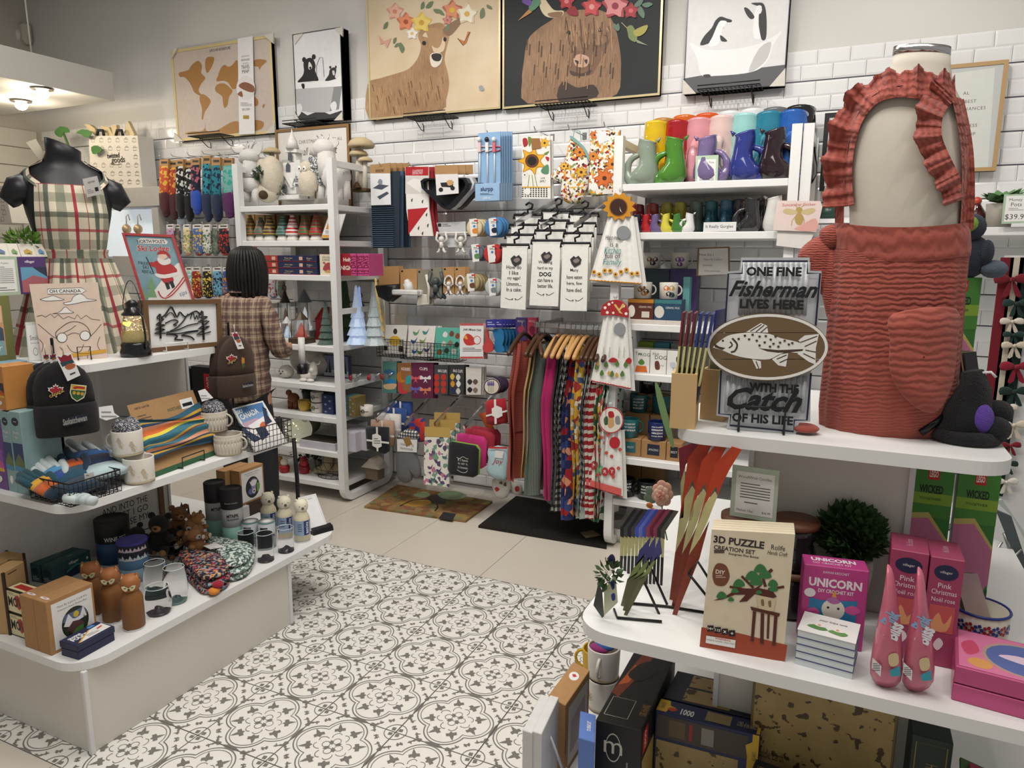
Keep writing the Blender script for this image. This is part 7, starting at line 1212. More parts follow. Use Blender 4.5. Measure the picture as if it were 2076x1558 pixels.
for c in rg(3):
 for i in rg(4):
  y=.62+.085*i;up=i*75;k=Sk(B1,y);dx=dx_(c)*i*.35;f=1-.05*i;P=[(x+dx,yy-up)for x,yy in TB[c]];t=Th('quote_towel','white towel with funny saying, %s'%(('%s column, front'%('left','middle','right')[c])if i==0 else '%s column, %s from the front'%(('left','middle','right')[c],ORD[i])),'towel',k.p(*P[3]),group='white quote towels');b=B();k.c(b,P,12,wt);t.p('towel',b)
  b=B();x0,x1=P[0][0]-12,P[1][0]+12;ym=(P[0][1]+P[1][1])/2;k.t(b,[(x0,ym+10),(x0,ym-22),(x1,ym-22),(x1,ym+10)],10,bk,6);k.t(b,[((x0+x1)/2,ym-22),((x0+x1)/2-5,ym-60),((x0+x1)/2+28,ym-72),((x0+x1)/2+34,ym-100),((x0+x1)/2+8,ym-115),((x0+x1)/2-18,ym-95)],8,bk,6);t.p('hanger',b)
  if i==0:
   b=B();cx=(P[0][0]+P[1][0]+P[2][0]+P[3][0])/4;y0=(1195,1160,1220)[c];st_=(42,44,49)[c];k.pr(b,[('t','26242A',w_,cx,y0+st_*j,30 if w_!='DOG' else 34,dc(w=125,bold=.015 if w_!='DOG' else .04))for j,w_ in en(TX[c])]+[('l','26242A',[(cx-65,(1425,1385,1430)[c]),(cx-30,(1440,1405,1448)[c]),(cx-8,(1430,1395,1440)[c]),(cx-15,(1445,1412,1456)[c])],.003,1),('l','26242A',[(cx+65,(1415,1385,1425)[c]),(cx+30,(1440,1405,1448)[c]),(cx+8,(1430,1395,1440)[c]),(cx+15,(1445,1412,1456)[c])],.003,1)]);t.p('printed_saying',b);b=B();py=(1145,1118,1150)[c];px=(1212,1440,1660)[c];k.c(b,[(px-42,py-15),(px-15,py-40),(px,py-28),(px+20,py-42),(px+42,py-15),(px+35,py+20),(px-10,py+45),(px-30,py+20)],6,mt('3A363A',.5),0,-.004);k.pr(b,[('b','8A7F7A',[(px-22,py-5),(px+10,py-22),(px+28,py-5),(px,py+15)])],-.004);t.p('badge',b)
 k=Sk(B1,.62);tip=Sk(B1,.60).p(*((1200,870),(1400,890),(1650,880))[c]);b=B();e=V((tip.x+.02,WY,tip.z+.16));b.box((-.006,0,-.012),(.006,(e-tip).length,.012),CHROME,MT(tip)@(e-tip).to_track_quat('Y','Z').to_matrix().to_4x4());solo('faceout_arm','sloping chrome display arm of the %s towel column'%('left','middle','right')[c],'arm',b,e,'chrome display arms')
for x,y,rx,rz,c,c2,lb,n in((900,900,58,70,'E6D2A8','D98A3A','bread-shaped sponge',4),(1045,895,68,75,'4F8AC4','1E2A3A','blue cat-face sponge',3),(915,1090,52,58,'6A7480','5A8A5A','grey cactus-card sponge',3),(1035,1095,65,62,'C83A3A','F0F0EE','red and white mushroom sponge',2),(880,1310,58,62,'B9A87A','6A4A32','tan bear sponge',4),(1040,1345,60,62,'C4CCCC','7A8A8E','pale yarn-ball scrubber',2)):
 for i in rg(n):
  k=Sk(B1,.88+.035*i);d=22*i;t=k.th('dish_sponge','%s %s on the tiled wall'%(ORD[i],lb),'sponge',x+d,y+rz,'novelty sponges');b=B();k.la(b,x+d,y,[(rx*.85,-14),(rx,-10),(rx,10),(rx*.85,14)],mt(c,.95,nz=.15,ns=120,bump=.5),18);m_=MT(k.p(x+d,y))@MX.Rotation(PI/2,4,'X')@MT(-k.p(x+d,y));b.v=[m_@v for v in b.v];t.p('sponge',b)
  if i==0:b=B();k.c(b,[(x-30,y-65),(x+25,y-72),(x+30,y+60),(x-18,y+66)],3,pp('EDEBE6'),0,-.022);k.pr(b,[('b',c2,[(x-18,y+10),(x+15,y+2),(x+20,y+38),(x-12,y+40)]),('r','C83A3A',x-5,y-50,x+24,y-62),('x','5A5A5A',x-24,y-30,x+20,y-48,2),('o','4F8AC4',x-4,y-14,10,10)],-.022);t.p('label_band',b)
man=mt('DEDAD4',.5)
def figure(t,k,x,y,h,m,up=True,name='hook_figure'):
 b=B();k.e(b,x,y,h*.13,h*.14,m);k.t(b,[(x,y+h*.1),(x,y+h*.45)],[h*.09,h*.11],m,8);s_=-1 if up else 1
 for sx in(-1,1):k.t(b,[(x+sx*h*.08,y+h*.18),(x+sx*h*.28,y+h*.0),(x+sx*h*.2,y-h*.38)],h*.055,m,7);k.t(b,[(x+sx*h*.05,y+h*.42),(x+sx*h*.14,y+h*.62),(x+sx*h*.22,y+h*.66)],h*.06,m,7)
 t.p(name,b)
t=hung('wall_hook_card','white two-figure wall hooks hanging from a rail on a grey card','hook card',.95,'612,860 830,850 835,1040 700,1045 640,960',4,mt('C9CACC',.5),[('r','2A2A2E',622,890,648,865),('x','6A6A6E',655,890,720,865,2)],part='card');k=Sk(B1,.93);b=B();k.t(b,'625,940 850,935',7,man,7);t.p('rail',b);figure(t,k,650,985,150,man);figure(t,k,795,985,150,man)
for x0,x1,y0,y1,lb,c,kind in((178,330,1190,1330,'black sink basket on a kraft card','1E1E22',0),(340,465,1210,1360,'white soap dish on a kraft card','E2E0DE',1),(470,550,1215,1450,'cream sponge holder on a clear card','D8D2C6',2),(565,650,1200,1430,'grey man-shaped bottle opener on olive card','4A5254',3),(662,745,1195,1390,'white circle-arm figure hook on a kraft card','DEDAD4',4),(752,830,1195,1390,'second white circle-arm figure hook','DEDAD4',4)):
 for i in rg(2):
  k=Sk(B1,.92+.04*i);d=30*i;t=hung('kitchen_gadget_card',lb+('' if i==0 else ', behind'),'kitchen gadget',.93+.04*i,[(x0+d,y0),(x1+d,y0-5),(x1+d,y1),(x0+d,y1)],4,pp('B58C5C' if kind in(0,1,4)else '8A8676'),[('r','26221E',x0+6,y0+22,x0+20,y0+8)]if i==0 else(),'carded kitchen gadgets',part='card');m=mt(c,.4);b=B();xm,w_=(x0+x1)/2+d,(x1-x0)
  if kind==0:k.pil(b,[(x0-15+d,1330),(x1+5+d,1320),(x1-5+d,1400),(xm,1455),(x0+10+d,1420)],90,m);t.p('basket',b)
  elif kind==1:k.bx(b,x0-30+d,1400,x1+35+d,1365,110,m,.008,-.06);k.e(b,xm-10,1310,22,22,m);k.t(b,[(xm-10,1315),(xm+10,1375)],30,m,10);t.p('dish',b)
  elif kind==2:k.t(b,[(xm+25,1250),(xm+45,1350),(xm+45,1470),(xm-40,1480),(xm-30,1420)],10,m,7);k.bx(b,xm-35,1480,xm+30,1400,40,m,.004);t.p('holder',b)
  elif kind==3:figure(t,k,xm,1300,190,m,name='opener')
  else:figure(t,k,xm,1320,120,m);b=B();k.t(b,[(xm+28*cos(a),1300-40*sin(a))for a in(0,.6,1.2,1.57,2,2.6,3.14)],6,m,7);t.p('loop',b)
s=Sk(B2,.90);GR='tea towel packs in wire pockets'
CARD=((130,285,200,400,'E4E0D8','cream dishcloth with a bee and hive',[('o','3A3226',208,245,14,20),('o','D9B03A',205,310,40,35),('r','2A2622',130,375,155,345),('r','2A2622',230,385,262,345)]),(288,478,205,418,'ECE8E0','white dishcloth with hummingbirds',[('b',c,[(x,y),(x+26,y+8),(x+46,y-18),(x+30,y+22),(x+8,y+26)])for x,y,c in((330,245,'6A9A7A'),(395,240,'4A8A8A'),(315,300,'3A5A8A'),(375,300,'8AA05A'),(320,370,'3A6A9A'),(360,375,'5A7A3A'),(405,360,'4A4A7A'))]),(475,655,218,430,'5FB8A4','teal dishcloth with dogs and plants',[('b',c,[(x-16,y),(x,y-20),(x+18,y-4),(x+8,y+20),(x-12,y+16)])for x,y,c in((550,265,'E4E4E0'),(595,260,'7A4A3A'),(635,275,'8A4A32'),(540,330,'D8D0C4'),(585,325,'8A7A6A'),(630,335,'2A2A2A'),(512,385,'8A5A32'),(560,375,'3A4A3A'),(610,380,'D8D4CC'))]))
for x0,x1,y0,y1,c,lb,it in CARD:
 for i in rg(4):
  k=Sk(B2,.86+.022*i);d=14*i;hung('dishcloth','%s, %s'%(lb,ORD[i]),'dishcloth',.86+.022*i,[(x0+12+d,y0),(x1+8+d,y0+3),(x1-12+d,y1),(x0+d,y1)],4,cl(c)if i%2==0 else cl(('C9B8C4','D9D4CC')[i//2]),it if i==0 else(),GR,B2)
 a,c2=s.p(x0-18,y1+8),s.p(x1+5,y1+8);bx=Bx(V((a.x,.85,a.z)),V((c2.x,.85,a.z)),.12,s.p(x0,y1-110).z-a.z);t=Th('wire_pocket','black wire wall pocket under the '+lb,'basket',bx.a);wire_basket(t,bx,BLKW,9,4,5,.0015)
for i in rg(3):hung('cloth_pack',('white miracle cleaning cloth pack with a red scooter','second miracle cloth pack behind','third miracle cloth pack')[i],'pack',.84+.03*i,[(652+14*i,195),(815+14*i,190),(812+14*i,435),(650+14*i,430)],5,pp('EDEBEA')if i==0 else pp('D9A0A0'),[('r','C85A5A',654,205,813,190),('r','C85A5A',654,432,810,418),('t','26262A',"Jude's Miracle Cloth",735,235,22,dc(w=140,shear=.3,bold=.02)),('b','C8423A','675,300 700,260 740,280 760,330 700,340'),('b','E6A04A','680,290 695,270 705,300'),('o','C85A5A',770,305,26,30),('o','EDEBEA',770,305,21,25),('x','6A6A6E',670,385,800,355,3)]if i==0 else(),'miracle cloths',B2)
gt='840,235 848,290 875,330 880,370 850,390 815,385 808,345 830,310 828,260'
for i in rg(7):
 c='C84A4A' if i==0 else '2F7FB5';d=0 if i==0 else 52+24*(i-1);P=[(x+d,y-(0 if i==0 else 5))for x,y in pts(gt)];t=hung('guitar_spatula',('red guitar-shaped spatula on its card' if i==0 else 'blue guitar-shaped spatula, %s of the blue row'%ORD[i-1]),'spatula',.84+.03*i,[(830+d*.9,165),(900+d*.9,160),(902+d*.9,215),(832+d*.9,220)],4,pp('3A3A96'),[('x','C9C9E6',840+d*.9,205,890+d*.9,175,2)],'guitar spatulas',B2,part='header_card');b=B();Sk(B2,.83+.03*i).c(b,P if i==0 else[(850+24*i,240),(890+24*i,225),(925+24*i,245),(930+24*i,300),(920+24*i,340),(935+24*i,380),(880+24*i,390),(860+24*i,350),(868+24*i,300)],14,mt(c,.5),2);t.p('spatula',b)
for x0,x1,y0,y1,c,c2,tx,lb in((1035,1110,150,310,'5A4A8A','C84A6A','BEATS','purple boxed card game'),(1115,1180,150,310,'D9506A','8A2A4A','NOVEL','pink boxed card game'),(1015,1080,320,440,'E6B82E','C84A3A','PEAKS','yellow card game with a red glass'),(1085,1150,320,440,'4A86B5','E6E6E0','WAVE','blue wave card game')):hung('card_game',lb,'game',.96,[(x0,y0),(x1,y0+2),(x1,y1),(x0,y1)],30,mt(c,.5),[('b',c2,[(x0+12,(y0+y1)/2),((x0+x1)/2,(y0+y1)/2-25),(x1-10,(y0+y1)/2),((x0+x1)/2,(y0+y1)/2+40)]),('t','F0ECE0',tx,(x0+x1)/2,y0+25,14,dc(w=x1-x0-16))],None,B2)
BW=lambda x,y,c:[('b',c,[(x,y),(x-32,y-18),(x-36,y+10),(x-5,y+8),(x-14,y+35),(x,y+22),(x+14,y+35),(x+5,y+8),(x+36,y+10),(x+32,y-18)]),('o',c,x,y,8,9)]
CL=((120,218,450,668,'5A8A82','fish magnets card',[('b','3A6A9A','130,520 170,505 210,530 170,550'),('b','2F8CC4','130,585 180,570 215,590 170,605'),('b','D9B890','130,610 215,605 200,640 140,640')],''),(222,322,462,660,'9A6A42','cowboy boot clips card',[('b','C87A2E','220,535 245,525 250,570 275,580 270,595 225,590'),('b','3FA0A4','285,555 315,550 312,600 280,605'),('b','C8424A','230,605 255,600 262,645 290,655 285,672 235,668')],'KICKERS'),(318,470,460,705,'6A2A48','pastel bow clips card',BW(348,565,'E0606A')+BW(415,565,'EDEAE6')+BW(348,640,'6A6ABA')+BW(415,645,'E68A6A'),'CLIPS'),(475,572,475,680,'4A4E50','ladybug bag clips card',[('o','C83A2E',x,y,18,22)for x in(492,540)for y in(560,605,650)],'BAG CLIPS'),(578,682,475,680,'3E4244','pet bag clips card',[('b',c,[(x-16,y),(x,y-22),(x+16,y),(x,y+24)])for x,y,c in((600,555,'E6C05A'),(640,560,'E4E0D8'),(602,605,'D99A3A'),(642,605,'EDEBE6'),(605,650,'2E3A5A'),(640,655,'D8D4CC'))],'BAG CLIPS'),(692,800,490,680,'E2DED6','cow bag clips card',[('b',c,[(x-18,y),(x,y-18),(x+18,y),(x,y+22)])for x,y,c in((720,590,'3A3A3E'),(758,590,'6A5A4E'),(720,645,'26262A'),(758,648,'8A7A6A'))],'BAG CLIPS'))
for x0,x1,y0,y1,c,lb,it,tx in CL:
 for i in rg(3):hung('clip_card','%s %s'%(ORD[i],lb),'clip card',.88+.03*i,[(x0+16*i,y0),(x1+16*i,y0),(x1-4+16*i,y1),(x0+3+16*i,y1)],5,pp(c),(it+([('t','F0E6E6',tx,(x0+x1)/2+8,y0+42,20,dc(w=x1-x0-30,bold=.02))]if tx else[]))if i==0 else(),'clip cards on hooks',B2)
def mitt(name,label,y,poly,c,items,th=40,sm=2,group=None,cat='oven mitt'):return hung(name,label,cat,y,poly,th,c,items,group,B2,sm,True,'quilted_body')
gq=stripes('grey_weave','6A6A6C',[(0,.006,.3,.25,'8A8A8C',.7),(2,.006,.3,.25,'4E4E50',.7)],attr=False);chk=stripes('bw_check','E6E4E0',[(0,.02,.5,.25,'1E1E22',.8),(2,.02,.5,.25,'1E1E22',.8)],attr=False)
mitt('oven_mitt','grey woven oven mitt with a checked cuff',.66,'218,985 360,985 355,1080 375,1150 385,1230 350,1255 330,1200 320,1270 270,1285 225,1250 215,1150 218,1080',gq,[('p','E6E4E0','220,985 358,990 356,1076 222,1070'),('t','26262A','HAPPY IS',290,1025,18,dc(w=110)),('t','26262A','homemade',285,1050,20,dc(w=100,shear=.4)),('p','9A7242','262,985 300,965 325,1020 285,1040')]);hung('oven_mitt','black and white checked oven mitt top behind the grey mitt','oven mitt',.72,'225,960 290,915 360,935 362,990 222,990',30,chk,(),None,B2,2,True)
for i,(c,lb)in en((('16181E','black'),('B09078','beige'),('D8D4CE','off-white'),('2F4F8A','blue'),('2A4A8E','royal blue'))):
 dx,dy=(0,35,80,115,160)[i],(0,-45,-90,-130,-175)[i];t=hung('dishcloth_bundle','%s bundle of dishcloths tied with white ribbon'%lb,'cloth bundle',.62+.08*i,[(10+dx,895+dy),(160+dx,905+dy),(165+dx,1070+dy),(140+dx,1085+dy),(20+dx,1050+dy)],70,cl(c),[('p','EDEBE6',[(75+dx,900+dy),(88+dx,902+dy),(92+dx,1070+dy),(80+dx,1068+dy)]),('p','EDEBE6',[(10+dx,985+dy),(165+dx,1005+dy),(165+dx,1018+dy),(10+dx,998+dy)])]+([('p','F0EEEA','50,955 80,945 110,965 115,1035 85,1050 50,1030'),('x','5A5A5A',60,1020,105,975,3)]if i==0 else[]),'ribbon-tied dishcloths',B2,0,True,'cloth')
towp=speck('bird_floral',['EDE9DE','EDE9DE','EDE9DE','EDE9DE','5A4A6A','7AA08A','C87A9A','EDE9DE'],45,.9)
for i in rg(3):hung('tea_towel',('cream hummingbird tea towel with kraft header','second tea towel with kraft header','third tea towel with kraft header')[i],'towel',.64+.07*i,[(408+33*i,970-50*i),(585+33*i,975-50*i),(578+25*i,1315-40*i),(402+20*i,1295-40*i)],10,towp,[('p','C9A860',[(410+33*i,900-50*i),(588+33*i,905-50*i),(585+33*i,975-50*i),(408+33*i,965-50*i)])]+[('b',c,[(x,y),(x+22,y+6),(x+36,y-14),(x+26,y+18),(x+6,y+20)])for x,y,c in((440,1080,'7A5A8A'),(500,1020,'5A4A72'),(530,1100,'4A7A7A'),(430,1170,'6A4A7A'),(490,1190,'5A4A72'),(540,1230,'7A5A8A'),(450,1250,'4A7A7A'))]*(i==0),'kraft-header towels',B2,part='towel')
for i,(c,lb)in en((('15151A','black'),('7FB53A','lime green'),('C8307A','magenta'),('A82A3E','crimson'),('A82A3E','second crimson'))):
 dx=(0,12,55,110,150)[i];dy=(0,-5,-60,-95,-110)[i];hung('hot_pad','%s square pot holder with pocket'%lb,'pot holder',.60+.05*i,[(578+dx,1010+dy),(600+dx,1002+dy),(760+dx,1030+dy),(782+dx,1060+dy),(775+dx,1230+dy),(745+dx,1248+dy),(585+dx,1225+dy),(568+dx,1190+dy)],34,cl(c),([('t','D8D4D0',w_,672,y,18,dc(w=75))for w_,y in(('If I have',1130),('to stir it,',1155),("it's homemade.",1180))]+[('l','D8D4D0','630,1110 650,1118 672,1106 695,1118 710,1122',.003,1),('l','D8D4D0','632,1195 660,1212 690,1215 705,1200',.003,1)])if i==0 else(),'pot holders with pockets',B2,0,True,'pad')
for i in rg(3):t=hung('pot_holder','round lavender pot holder, %s'%ORD[i],'pot holder',.80+.04*i,[(870+30*i+58*cos(a*PI/8),625-8*i+58*sin(a*PI/8))for a in rg(16)],20,cl('3A2A42')if i else cl('E4E0D0'),[('o','3A2A42',870,625,56,56),('o','E6E0CC',870,625,49,49)]+[('l','6A8A5A',[(850+10*j,665),(845+12*j,600)],.003)for j in rg(4)]+[('b','6A5A9A',[(840+12*j,615),(846+12*j,580),(852+12*j,615)])for j in rg(4)]if i==0 else(),'lavender pot holders',B2,0,True,'pad')
hung('dishcloth_bundle','red dishcloth bundle with a white hexagon label','cloth bundle',.74,'828,730 850,715 965,705 980,870 890,890 840,880',70,cl('A8202C'),[('p','EDEBE6','885,712 900,710 905,880 890,882'),('p','EDEBE6','830,820 975,785 976,797 832,832'),('p','F0EEEA','870,775 905,755 940,770 945,825 910,842 872,825')],None,B2,0,True,'cloth')
mitt('oven_mitt','pale blue Joy oven mitt',.70,'850,1045 975,1045 975,1240 940,1262 880,1250 840,1210 838,1180 850,1110',cl('B4D2D8'),[('p','C83A3A','852,1035 975,1040 975,1052 850,1050'),('t','B5303A','Joy',910,1142,48,dc(w=85,shear=.4)),('p','EDEBE6','895,1062 952,1068 945,1118 890,1112')]);mitt('oven_mitt','white robin-print oven mitt behind the Joy mitt',.78,'880,1260 1000,1255 990,1360 950,1395 900,1380 880,1330',cl('E6E2DA'),[('b','B5342E','890,1325 905,1315 925,1330 905,1345'),('b','4A5A3A','950,1300 965,1280 970,1310'),('b','4A5A3A','920,1290 935,1275 945,1295')]);mitt('oven_mitt','white robin-print oven mitt at the end',.84,'1005,1290 1075,1300 1070,1365 1010,1355',cl('E6E2DA'),[('b','B5342E','1030,1315 1055,1310 1060,1340 1035,1345')])
for i,(x,y,y1)in en(((75,850,.66),(275,885,.72),(480,885,.66),(680,905,.62))):
 tip=Sk(B2,y1).p(x,y);e=V((tip.x+.02,WY,tip.z+.19));b=B().box((-.006,0,-.012),(.006,(e-tip).length,.012),CHROME,MT(tip)@(e-tip).to_track_quat('Y','Z').to_matrix().to_4x4());solo('faceout_arm','sloping chrome display arm above the %s'%('ribbon-tied dishcloths','grey woven mitt','kraft-header towels','pot holders')[i],'arm',b,e,'chrome display arms')
hung('zip_pouch','red patterned zip pouch behind the grey mitt','pouch',.86,'285,850 410,840 420,1000 330,1010',30,speck('pouchp',['2E3A7A','C83A2E','3A4A9A','D96A3A'],25),(),None,B2,0,True)
hung('zip_pouch','orange quilted pouch behind the red dishcloths','pouch',.84,'780,810 830,800 915,970 880,985',30,cl('B5521E'),(),None,B2,0,True)
def mat_(label,name,P,m,items,th=.015):
 w_=[U(q,Z=th)for q in P];t=Th('door_mat',label,'mat',sum(w_,V())/4);b=B();slab(b,w_,UPV,th,m);t.p('mat',b);F=FP(Fr(w_[0]+UPV*.0,(1,0,0),(0,1,0)),B2);b=B();pr(b,F,items);t.p('printed_motif',b)
coir=speck('coir',['8A6A42','7A5A36','94744A','8A6A42','8A5640','9A8048','7A7A52'],22,1.)
mat_('brown coir door mat with a large bee','bee',(B2(-5,1445),B2(690,1545),B2(875,1410),B2(220,1295)),coir,[('b','26221C','430,1385 490,1365 560,1385 540,1430 440,1420'),('b','B5893A','240,1430 330,1395 430,1400 450,1430 350,1450'),('b','8AA07A','500,1360 600,1340 700,1370 640,1400 540,1395'),('b','9AAA80','330,1370 400,1345 450,1365 400,1390'),('l','26221C','240,1445 330,1405 430,1400',.012,1),('l','26221C','480,1420 500,1450 480,1480',.012,1),('p','26262A','505,1530 600,1545 625,1500 540,1485')]);mat_('black scrollwork rubber door mat','black',(B3(-30,1345),B3(720,1470),B3(740,1250),B3(200,1165)),mt('17140F',.7,nz=.4,ns=60,bump=.8,bs=40),[])
b=B();F=FP(Fr(U(B3(600,1390),Z=.02),(1,0,0),(0,1,0)),B3);slab(b,[F.P(*p)for p in pts('565,1385 640,1372 688,1402 600,1418')],UPV,.001,pp('8A7A5A'));solo('mat_tag','tan paper tag on the black door mat','tag',b)
# == apron rail and right shelf unit
RY=.75;bar=U(B3(650,187),Y=RY);t=Th('garment_rail','chrome rail carrying the hanging aprons','rail',(.6,RY,bar.z));b=B();xa,xb=U(B3(300,180),Y=RY).x,1.10;b.box((xa,RY-.006,bar.z-.014),(xb,RY+.006,bar.z+.014),CHROME,bev=.002);t.p('bar',b)
for x in(xa+.01,xb-.01):b=B().box((x-.006,RY,bar.z-.012),(x+.006,WY,bar.z+.012),CHROME);t.p('bracket',b)
lw,dw=wood('light_hanger','B5854A','D9AE72',8,1,.35),wood('dark_hanger','3A2418','5A3A26',8,1,.35)
def hanger(t,x,m,rot=0):
 T=MT((x,RY,bar.z))@rotz(rot);b=B().tube([T@V(p)for p in smooth_loop([(0,-.205,-.155),(0,-.15,-.115),(0,-.05,-.065),(0,0,-.055),(0,.05,-.065),(0,.15,-.115),(0,.205,-.155)],3,False)],[.009]+[.013]*17+[.009],m,8);h=t.p('hanger',b);b=B().tube([T@V(p)for p in((0,0,-.05),(0,0,-.02),(0,-.02,.0),(0,-.012,.018),(0,.008,.02),(0,.018,.004))],.002,CHROME,6);t.p('hanger_hook',b,h)
gz=lambda n,bs,rows:stripes(n,bs,rows,attr=True)
xx_=[(0,.03,.5,.25,'17171A',.85),(1,.03,.5,.25,'17171A',.85)]
GM=[('terracotta crinkled cotton apron',1032,983,stripes('crinkle_terracotta','B0574A',[(1,.012,.5,.2,'9A463C',.6)]),dw),('mustard yellow apron',1066,978,cl('B58A2E'),dw),('sage green crinkled apron',1076,1012,stripes('crinkle_sage','6E7F72',[(0,.012,.5,.2,'5A6A60',.6)]),dw),('hot pink apron',1105,1020,cl('C4246E'),lw),('plain black apron',1118,1030,cl('17171A'),lw),('black and white gingham apron',1130,1048,gz('gingham','E6E4E0',xx_),lw),('navy poppy-print apron',1150,1062,speck('poppy',['232A5A','232A5A','A8242E','3A4A8A','E0A07A'],26),lw),('yellow hen-print apron',1162,1053,speck('hens',['D9A82E','D9A82E','D9A82E','D9A82E','A8342E','3A5A8A','E6DCC4'],40),lw),('small gingham ruffled apron',1176,1056,gz('gingham','',[]),dw),('mint cherry-print apron',1186,1062,speck('cherry',['C4DAD2','C4DAD2','C4DAD2','B5343A'],35),dw),('red striped apron',1196,1058,stripes('red_stripe','E6DED2',[(1,.03,.5,.28,'A8242E',1)]),dw),('green Christmas-print apron',1206,1066,speck('xmas',['2E6A42','2E6A42','2E6A42','C83A3A','E6E4D8','D9B03A'],40),dw),('pale holly-print apron',1220,1068,speck('holly',['D8DED6','D8DED6','D8DED6','3A6A4A','B5343A'],40),dw)]
for i,(lb,px,py,m,hm)in en(GM):
 y0=.56;x=U((px,850),Y=y0).x;zb=U((px,py),Y=y0).z;t=Th('hanging_apron',lb+' on the rail','apron',(x,RY,zb),group='aprons on the rail');zt=bar.z-.10;ph=i*1.7
 def g(u,v,sd=0):zz=zt+(zb-zt)*v;wd=.10+.095*min(1,v*3.2)+.01*sin(ph+v*3);return V((x+(.016+.012*v)*sin(u*15+ph+v*2)+sd+.004*sin(v*11),RY+(u-.5)*2*wd*(1-.25*max(0,v-.85)),zz+(.03*abs(u-.5)*(v>.9))))
 b=B().grid(lambda u,v:g(u,v,.010),26,22,m,st=lambda u,v:(u*.4,v*.7,0));b.grid(lambda u,v:g(u,v,-.012),26,22,m,st=lambda u,v:(u*.4,v*.7,0));t.p('cloth',b)
 b=B().tube([g(.12,0),V((x,RY-.06,bar.z-.075)),g(.0,.02)],.006,m,6);t.p('strap',b)
 if i in(0,2):b=B().grid(lambda u,v:g(u*.5+.2,.36+v*.28,.02),8,6,m,st=lambda u,v:(u*.2,v*.2+.3,0));t.p('pocket',b)
 hanger(t,x,hm)
for px,r_,lb in((1088,.55,'empty dark wooden hanger at the left end of the rail'),(1130,.2,'dark wooden hanger behind the pink apron'),(1166,.1,'light wooden hanger in the middle of the rail')):t=Th('clothes_hanger',lb,'hanger',(U((px,680),Y=RY).x,RY,bar.z));hanger(t,U((px,680),Y=RY).x,dw if px<1150 else lw,r_)
def pull_towel(label,y,P,items,head,trim,extra=None):
 k=Sk(lambda a,c:(a,c),y);t=Th('hanging_towel',label,'towel',k.p(*P[0]),group='button-top towels on the post');n=40;(x0,y0),(x1,y1),(x2,y2),(x3,y3)=P
 def g(u,v):p=k.p((x0*(1-u)+x1*u)*(1-v)+(x3*(1-u)+x2*u)*v,(y0*(1-u)+y1*u)*(1-v)+(y3*(1-u)+y2*u)*v);p.y+=.006*sin(u*26)*(1-.5*v);return p
 b=B().grid(g,n,12,cl('EFEDE8'));b.grid(lambda u,v:g(u*1.06-.02,v*1.03)+V((.008,.02,-.004)),n,10,cl('E6E3DD'));t.p('cloth',b);b=B().tube([g(i/30,1)+V((0,-.002,.002*sin(i*3)))for i in rg(31)],.003,cl(trim),5);t.p('hem_trim',b);b=B();k.pr(b,items,-.008);t.p('printed_motif',b)
 nm,hp,hm,hi=head;b=B();k.c(b,hp,8,hm,0,-.012);u=t.p(nm,b);b=B();k.pr(b,hi,-.012);t.p('stitched_print',b,u);b=B();c=k.p((x0+x1)/2,min(p[1]for p in hp)-6);b.ell(c+V((0,.005,0)),(.012,.008,.012),mt('E4E8EA',.1,trans=.5,nz=0));t.p('suction_hook',b)
fy=[(B4(305,955)[0]+(34 if i%2 else 26)*cos(i*PI/12),B4(305,955)[1]+(29 if i%2 else 23)*sin(i*PI/12))for i in rg(24)];c0=B4(295,960)
sf_=lambda x,y,r=5:[('o','D9A02E',x,y,r,r*.9,8),('o','4A2E1E',x,y,r*.4,r*.4,8)]
pull_towel('white kitchen towel with a padded sunflower top',.575,[(1233,438),(1284,438),(1301,575),(1195,568)],[('t','3A3A3A','Happiness',1243,483,13,dc(w=34,shear=.3)),('t','3A3A3A','is a',1245,496,9),('t','3F8A8A','Kitchen',1242,508,14,dc(w=36,shear=.2)),('t','3A3A3A','full of',1242,519,10),('t','3F8A8A','Family',1241,533,16,dc(w=40,shear=.2)),('o','8A8E92',1264,472,14,14)]+[x for i in rg(9)for x in sf_(1204+11*i,552+5*sin(i*1.9))],('flower_top',fy,cl('C98A1E'),[('o','8A5A1E',*c0,19,19),('o','3A1E14',*c0,17,17),('p','EDEBE6',[(c0[0]+2,c0[1]-1),(c0[0]+6,c0[1]+9),(c0[0]+10,c0[1]+12),(c0[0]+4,c0[1]+8)])]),'C98A1E')
mc_=[B3(x,y)for x,y in pts('692,115 690,85 705,50 740,28 775,22 810,30 838,55 850,90 848,128 770,112')]
pull_towel('white kitchen towel with a red spotted mushroom top',.57,[(1224,642),(1270,640),(1279,788),(1198,772)],[('o','8E9296',*B3(798,195),12,13),('b','A82A2A',[B3(*p)for p in pts('730,385 755,362 785,375 780,390')]),('b','A82A2A',[B3(*p)for p in pts('830,385 850,362 868,375 860,400')])]+[('b','5A7A3A',[B3(*p)for p in((x,y),(x+14,y-22),(x+26,y+4),(x+8,y+14))])for x,y in((705,405),(770,400),(820,405),(650,420),(680,455),(740,460),(800,460))]+[('b','D9A04A',[B3(*p)for p in((x,y),(x+10,y-16),(x+20,y),(x+10,y+10))])for x,y in((660,400),(770,465),(725,455))]+[('l','B9C4A8',[B3(x,360),B3(x+5,300)],.004)for x in(700,735,790,820)],('mushroom_top',mc_,cl('A8242A'),[('o','EDE9E0',*B3(x,y),r,r)for x,y,r in((712,70,3),(735,50,3),(725,98,3),(760,100,2.5),(820,60,3),(755,40,2),(835,105,3))]+[('b','D9B86A',[B3(*p)for p in pts('790,90 765,55 775,50 795,75 815,45 825,60 800,85 815,105 795,100')])]),'A8242A')
